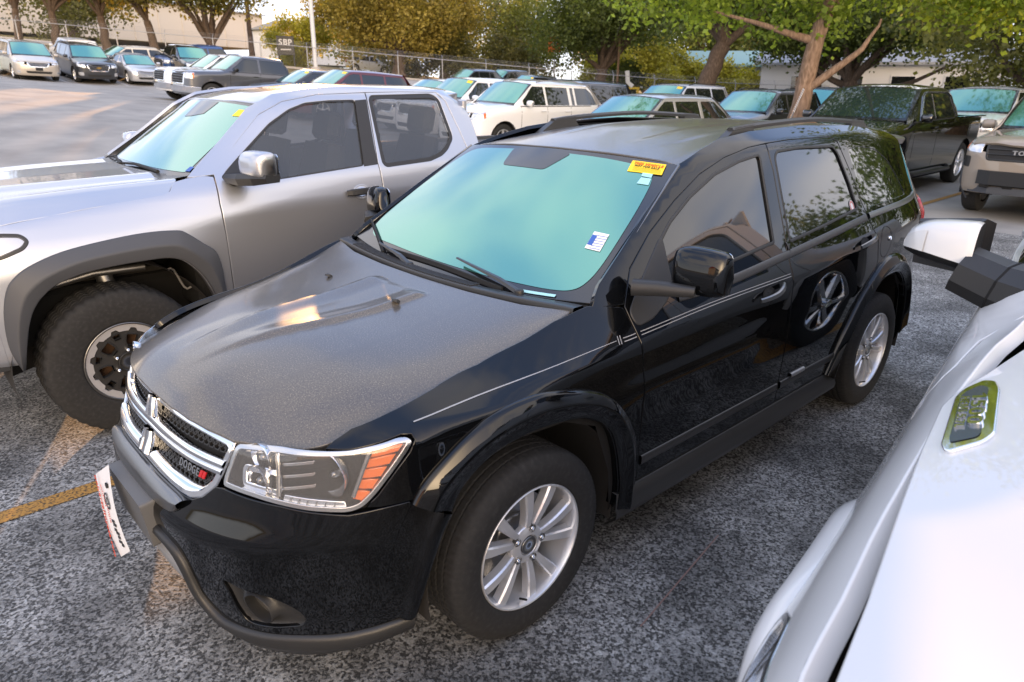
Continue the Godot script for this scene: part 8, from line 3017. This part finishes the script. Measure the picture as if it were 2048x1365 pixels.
# ruled band between two curves of (u, v) on f; prof = [t, lift, ...] across
static func band2(mb: MB, f: Callable, A: PackedVector2Array, B: PackedVector2Array, prof: Array, sgn := 1.0, e := 0.008) -> void:
	if A.size() != B.size():
		var cnt := maxi(A.size(), B.size())
		A = resample(A, cnt); B = resample(B, cnt)
	var k := A.size()
	var m := prof.size()
	var P := []
	for i in k:
		var row := []
		for q in m:
			var w: Vector2 = A[i].lerp(B[i], prof[q].x)
			row.append(f.call(w.x, w.y) + normal_at(f, w.x, w.y, e, sgn) * prof[q].y)
		P.append(row)
	surf_rows(mb, P)

# mesh a grid of points; normals from the grid, oriented by hint (outward from the centroid if zero); creases where two columns coincide
static func surf_rows(mb: MB, P: Array, flip := false, close := false) -> void:
	var k := P.size()
	var m: int = P[0].size()
	var base := mb.v.size()
	for i in k:
		for q in m:
			var i0 := (i - 1 + k) % k if close else maxi(i - 1, 0)
			var i1 := (i + 1) % k if close else mini(i + 1, k - 1)
			var a: Vector3 = P[i1][q] - P[i0][q]
			var q0 := maxi(q - 1, 0)
			var q1 := mini(q + 1, m - 1)
			if q > 0 and P[i][q].distance_squared_to(P[i][q - 1]) < 1e-10: q0 = q
			elif q < m - 1 and P[i][q].distance_squared_to(P[i][q + 1]) < 1e-10: q1 = q
			var b: Vector3 = P[i][q1] - P[i][q0]
			var n := a.cross(b)
			n = n.normalized() if n.length_squared() > 1e-18 else Vector3.UP
			if flip: n = -n
			mb.add(P[i][q], n, Vector2(float(i), float(q)) * 0.05)
	for i in (k if close else k - 1):
		for q in m - 1:
			if P[i][q].distance_squared_to(P[i][q + 1]) < 1e-10 and P[(i + 1) % k][q].distance_squared_to(P[(i + 1) % k][q + 1]) < 1e-10: continue
			var a := base + i * m + q
			var b := base + ((i + 1) % k) * m + q
			mb.quad(a, b, b + 1, a + 1)

# bar along 3D points with a cross-section (closed polygon of Vector2: x along side, y along up)
static func sweep(mb: MB, pts: Array, sec: Array, ups: Array, scale := [], caps := true, flat_sec := true) -> void:
	var k := pts.size()
	var m := sec.size()
	var rows := []
	for i in k:
		var t: Vector3 = (pts[mini(i + 1, k - 1)] - pts[maxi(i - 1, 0)]).normalized()
		var up: Vector3 = ups[mini(i, ups.size() - 1)]
		var side := t.cross(up).normalized()
		up = side.cross(t).normalized()
		var sc: Vector2 = Vector2.ONE
		if scale.size(): sc = scale[mini(i, scale.size() - 1)] if scale[0] is Vector2 else Vector2.ONE * float(scale[mini(i, scale.size() - 1)])
		var row := []
		for q in m:
			row.append(pts[i] + side * sec[q].x * sc.x + up * sec[q].y * sc.y)
		rows.append(row)
	var cen := []
	for r in rows:
		var c := Vector3.ZERO
		for p in r: c += p
		cen.append(c / m)
	for q in m:
		var q2 := (q + 1) % m
		for i in k - 1:
			var a: Vector3 = rows[i][q]
			var b: Vector3 = rows[i][q2]
			var c: Vector3 = rows[i + 1][q2]
			var d: Vector3 = rows[i + 1][q]
			var ids := []
			for w in [[a, i, q], [b, i, q2], [c, i + 1, q2], [d, i + 1, q]]:
				var nn: Vector3
				if flat_sec:
					nn = (b - a).cross(d - a)
					if nn.length_squared() < 1e-18: nn = (c - b).cross(d - c)
					nn = nn.normalized()
					if nn.dot((a + b + c + d) / 4 - (cen[i] + cen[i + 1]) / 2) < 0: nn = -nn
				else:
					nn = (w[0] - cen[w[1]]).normalized()
				ids.append(mb.add(w[0], nn, Vector2(i, q) * 0.05))
			mb.quad(ids[0], ids[1], ids[2], ids[3])
	if caps:
		for en in [0, k - 1]:
			var dir: Vector3 = (pts[0] - pts[1]) if en == 0 else (pts[k - 1] - pts[k - 2])
			mb.flat(rows[en], dir)

static func tube(mb: MB, pts: Array, r, n := 8, caps := true) -> void:
	var sec := []
	for i in n: sec.append(Vector2(cos(TAU * i / n), sin(TAU * i / n)))
	var up := Vector3.UP
	var d: Vector3 = (pts[-1] - pts[0]).normalized()
	if absf(d.y) > 0.8: up = Vector3.RIGHT
	var sc := []
	for i in pts.size(): sc.append(float(r[i]) if r is Array else float(r))
	sweep(mb, pts, sec, [up], sc, caps, false)

# lathe around the z axis: prof of Vector2(radius, z); repeated points make creases
static func lathe(mb: MB, prof: Array, n := 48, a0 := 0.0, a1 := TAU, xf := Transform3D.IDENTITY) -> void:
	var rows := []
	var closed := absf(a1 - a0 - TAU) < 1e-4
	for i in (n if closed else n + 1):
		var a := a0 + (a1 - a0) * i / n
		var row := []
		for p in prof: row.append(xf * Vector3(cos(a) * p.x, sin(a) * p.x, p.y))
		rows.append(row)
	surf_rows(mb, rows, false, closed)

# box with chamfered edges
static func cbox(mb: MB, c: Vector3, s: Vector3, r := 0.004, b := Basis.IDENTITY) -> void:
	var h := s * 0.5
	r = minf(r, minf(h.x, minf(h.y, h.z)) * 0.6)
	var axes := [Vector3.RIGHT, Vector3.UP, Vector3.BACK]
	for k in 3:
		for sg in [-1.0, 1.0]:
			var n: Vector3 = axes[k] * sg
			var u: Vector3 = axes[(k + 1) % 3]
			var w: Vector3 = axes[(k + 2) % 3]
			var hu := absf(u.dot(h)) - r
			var hw := absf(w.dot(h)) - r
			var o: Vector3 = n * absf(n.dot(h))
			mb.flat([c + b * (o + u * hu + w * hw), c + b * (o - u * hu + w * hw), c + b * (o - u * hu - w * hw), c + b * (o + u * hu - w * hw)], b * n)
	if r > 0.0:
		for k in 3:
			var u: Vector3 = axes[k]
			var p: Vector3 = axes[(k + 1) % 3]
			var q: Vector3 = axes[(k + 2) % 3]
			var hu := absf(u.dot(h)) - r
			for sp in [-1.0, 1.0]:
				for sq in [-1.0, 1.0]:
					var e1: Vector3 = p * sp * absf(p.dot(h)) + q * sq * (absf(q.dot(h)) - r)
					var e2: Vector3 = p * sp * (absf(p.dot(h)) - r) + q * sq * absf(q.dot(h))
					mb.flat([c + b * (e1 + u * hu), c + b * (e2 + u * hu), c + b * (e2 - u * hu), c + b * (e1 - u * hu)], b * (p * sp + q * sq))
		for sx in [-1.0, 1.0]:
			for sy in [-1.0, 1.0]:
				for sz in [-1.0, 1.0]:
					var sg := Vector3(sx, sy, sz)
					mb.flat([c + b * (Vector3(h.x, h.y - r, h.z - r) * sg), c + b * (Vector3(h.x - r, h.y, h.z - r) * sg), c + b * (Vector3(h.x - r, h.y - r, h.z) * sg)], b * sg)

# prism of a 2D outline (x, y) between z0 and z1 under xf
static func prism(mb: MB, poly: PackedVector2Array, z0: float, z1: float, xf := Transform3D.IDENTITY, holes := [], bevel := 0.0) -> void:
	if Geometry2D.is_polygon_clockwise(poly): poly.reverse()
	var pieces: Array = [poly]
	for h in holes:
		var nx := []
		for q in pieces: nx.append_array(Geometry2D.clip_polygons(q, h))
		pieces = nx
	if holes.size():                                      # split so that no piece has a hole left in it
		pieces = [poly]
		var cuts := [poly]
		for h in holes:
			var c := Vector2.ZERO
			for p in h: c += p
			c /= h.size()
			var nx := []
			for q in cuts:
				for side in [PackedVector2Array([Vector2(-99, -99), Vector2(c.x, -99), Vector2(c.x, 99), Vector2(-99, 99)]), PackedVector2Array([Vector2(c.x, -99), Vector2(99, -99), Vector2(99, 99), Vector2(c.x, 99)])]:
					nx.append_array(Geometry2D.intersect_polygons(q, side))
			cuts = nx
		for h in holes:
			var nx := []
			for q in cuts: nx.append_array(Geometry2D.clip_polygons(q, h))
			cuts = nx
		pieces = cuts
	var nz := (xf.basis * Vector3(0, 0, 1)).normalized() * signf(z1 - z0)
	for q in pieces:
		var t := Geometry2D.triangulate_polygon(q)
		for zz in [[z0, -nz], [z1, nz]]:
			var b := mb.v.size()
			for p in q: mb.add(xf * Vector3(p.x, p.y, zz[0]), zz[1], p)
			for k in range(0, t.size(), 3): mb.tri(b + t[k], b + t[k + 1], b + t[k + 2])
	var loops := [poly]
	loops.append_array(holes)
	for li in loops.size():
		var lp: PackedVector2Array = loops[li]
		var cw := Geometry2D.is_polygon_clockwise(lp)
		for i in lp.size():
			var a := lp[i]
			var b2 := lp[(i + 1) % lp.size()]
			var d := b2 - a
			var out := Vector2(d.y, -d.x) * (-1.0 if cw else 1.0) * (1.0 if li == 0 else -1.0)
			mb.flat([xf * Vector3(a.x, a.y, z0), xf * Vector3(b2.x, b2.y, z0), xf * Vector3(b2.x, b2.y, z1), xf * Vector3(a.x, a.y, z1)], xf.basis * Vector3(out.x, out.y, 0))

static func circle(c: Vector2, r: float, n := 24, ry := -1.0) -> PackedVector2Array:
	var o := PackedVector2Array()
	for i in n: o.append(c + Vector2(cos(TAU * i / n) * r, sin(TAU * i / n) * (r if ry < 0 else ry)))
	return o

static func pv(a: Array) -> PackedVector2Array:
	var o := PackedVector2Array()
	for i in range(0, a.size(), 2): o.append(Vector2(a[i], a[i + 1]))
	return o

# ---------------------------------------------------------------- naming
var taken := {}
func numbered(called: String) -> String:
	if not taken.has(called): taken[called] = 0; return called
	taken[called] += 1
	return "%s_%03d" % [called, taken[called]]
func tag(o: Node, label: String, category: String, group := "", kind := "") -> Node:
	o.set_meta("label", label); o.set_meta("category", category)
	if group: o.set_meta("group", group)
	if kind: o.set_meta("kind", kind)
	return o
func thing(called: String, label: String, category: String, at := Vector3.ZERO, group := "") -> Node3D:
	var o := Node3D.new()
	o.name = numbered(called)
	add_child(o)
	o.position = at
	tag(o, label, category, group)
	return o
func put(called: String, m, mat: Material, parent: Node = null) -> MeshInstance3D:
	var o := MeshInstance3D.new()
	o.mesh = m.mesh() if m is MB else m
	o.material_override = mat
	o.name = numbered(called) if parent == null else called
	(self if parent == null else parent).add_child(o, true)
	return o
func structure(called: String, m, mat: Material) -> MeshInstance3D:
	var o := put(called, m, mat)
	o.set_meta("kind", "structure")
	return o
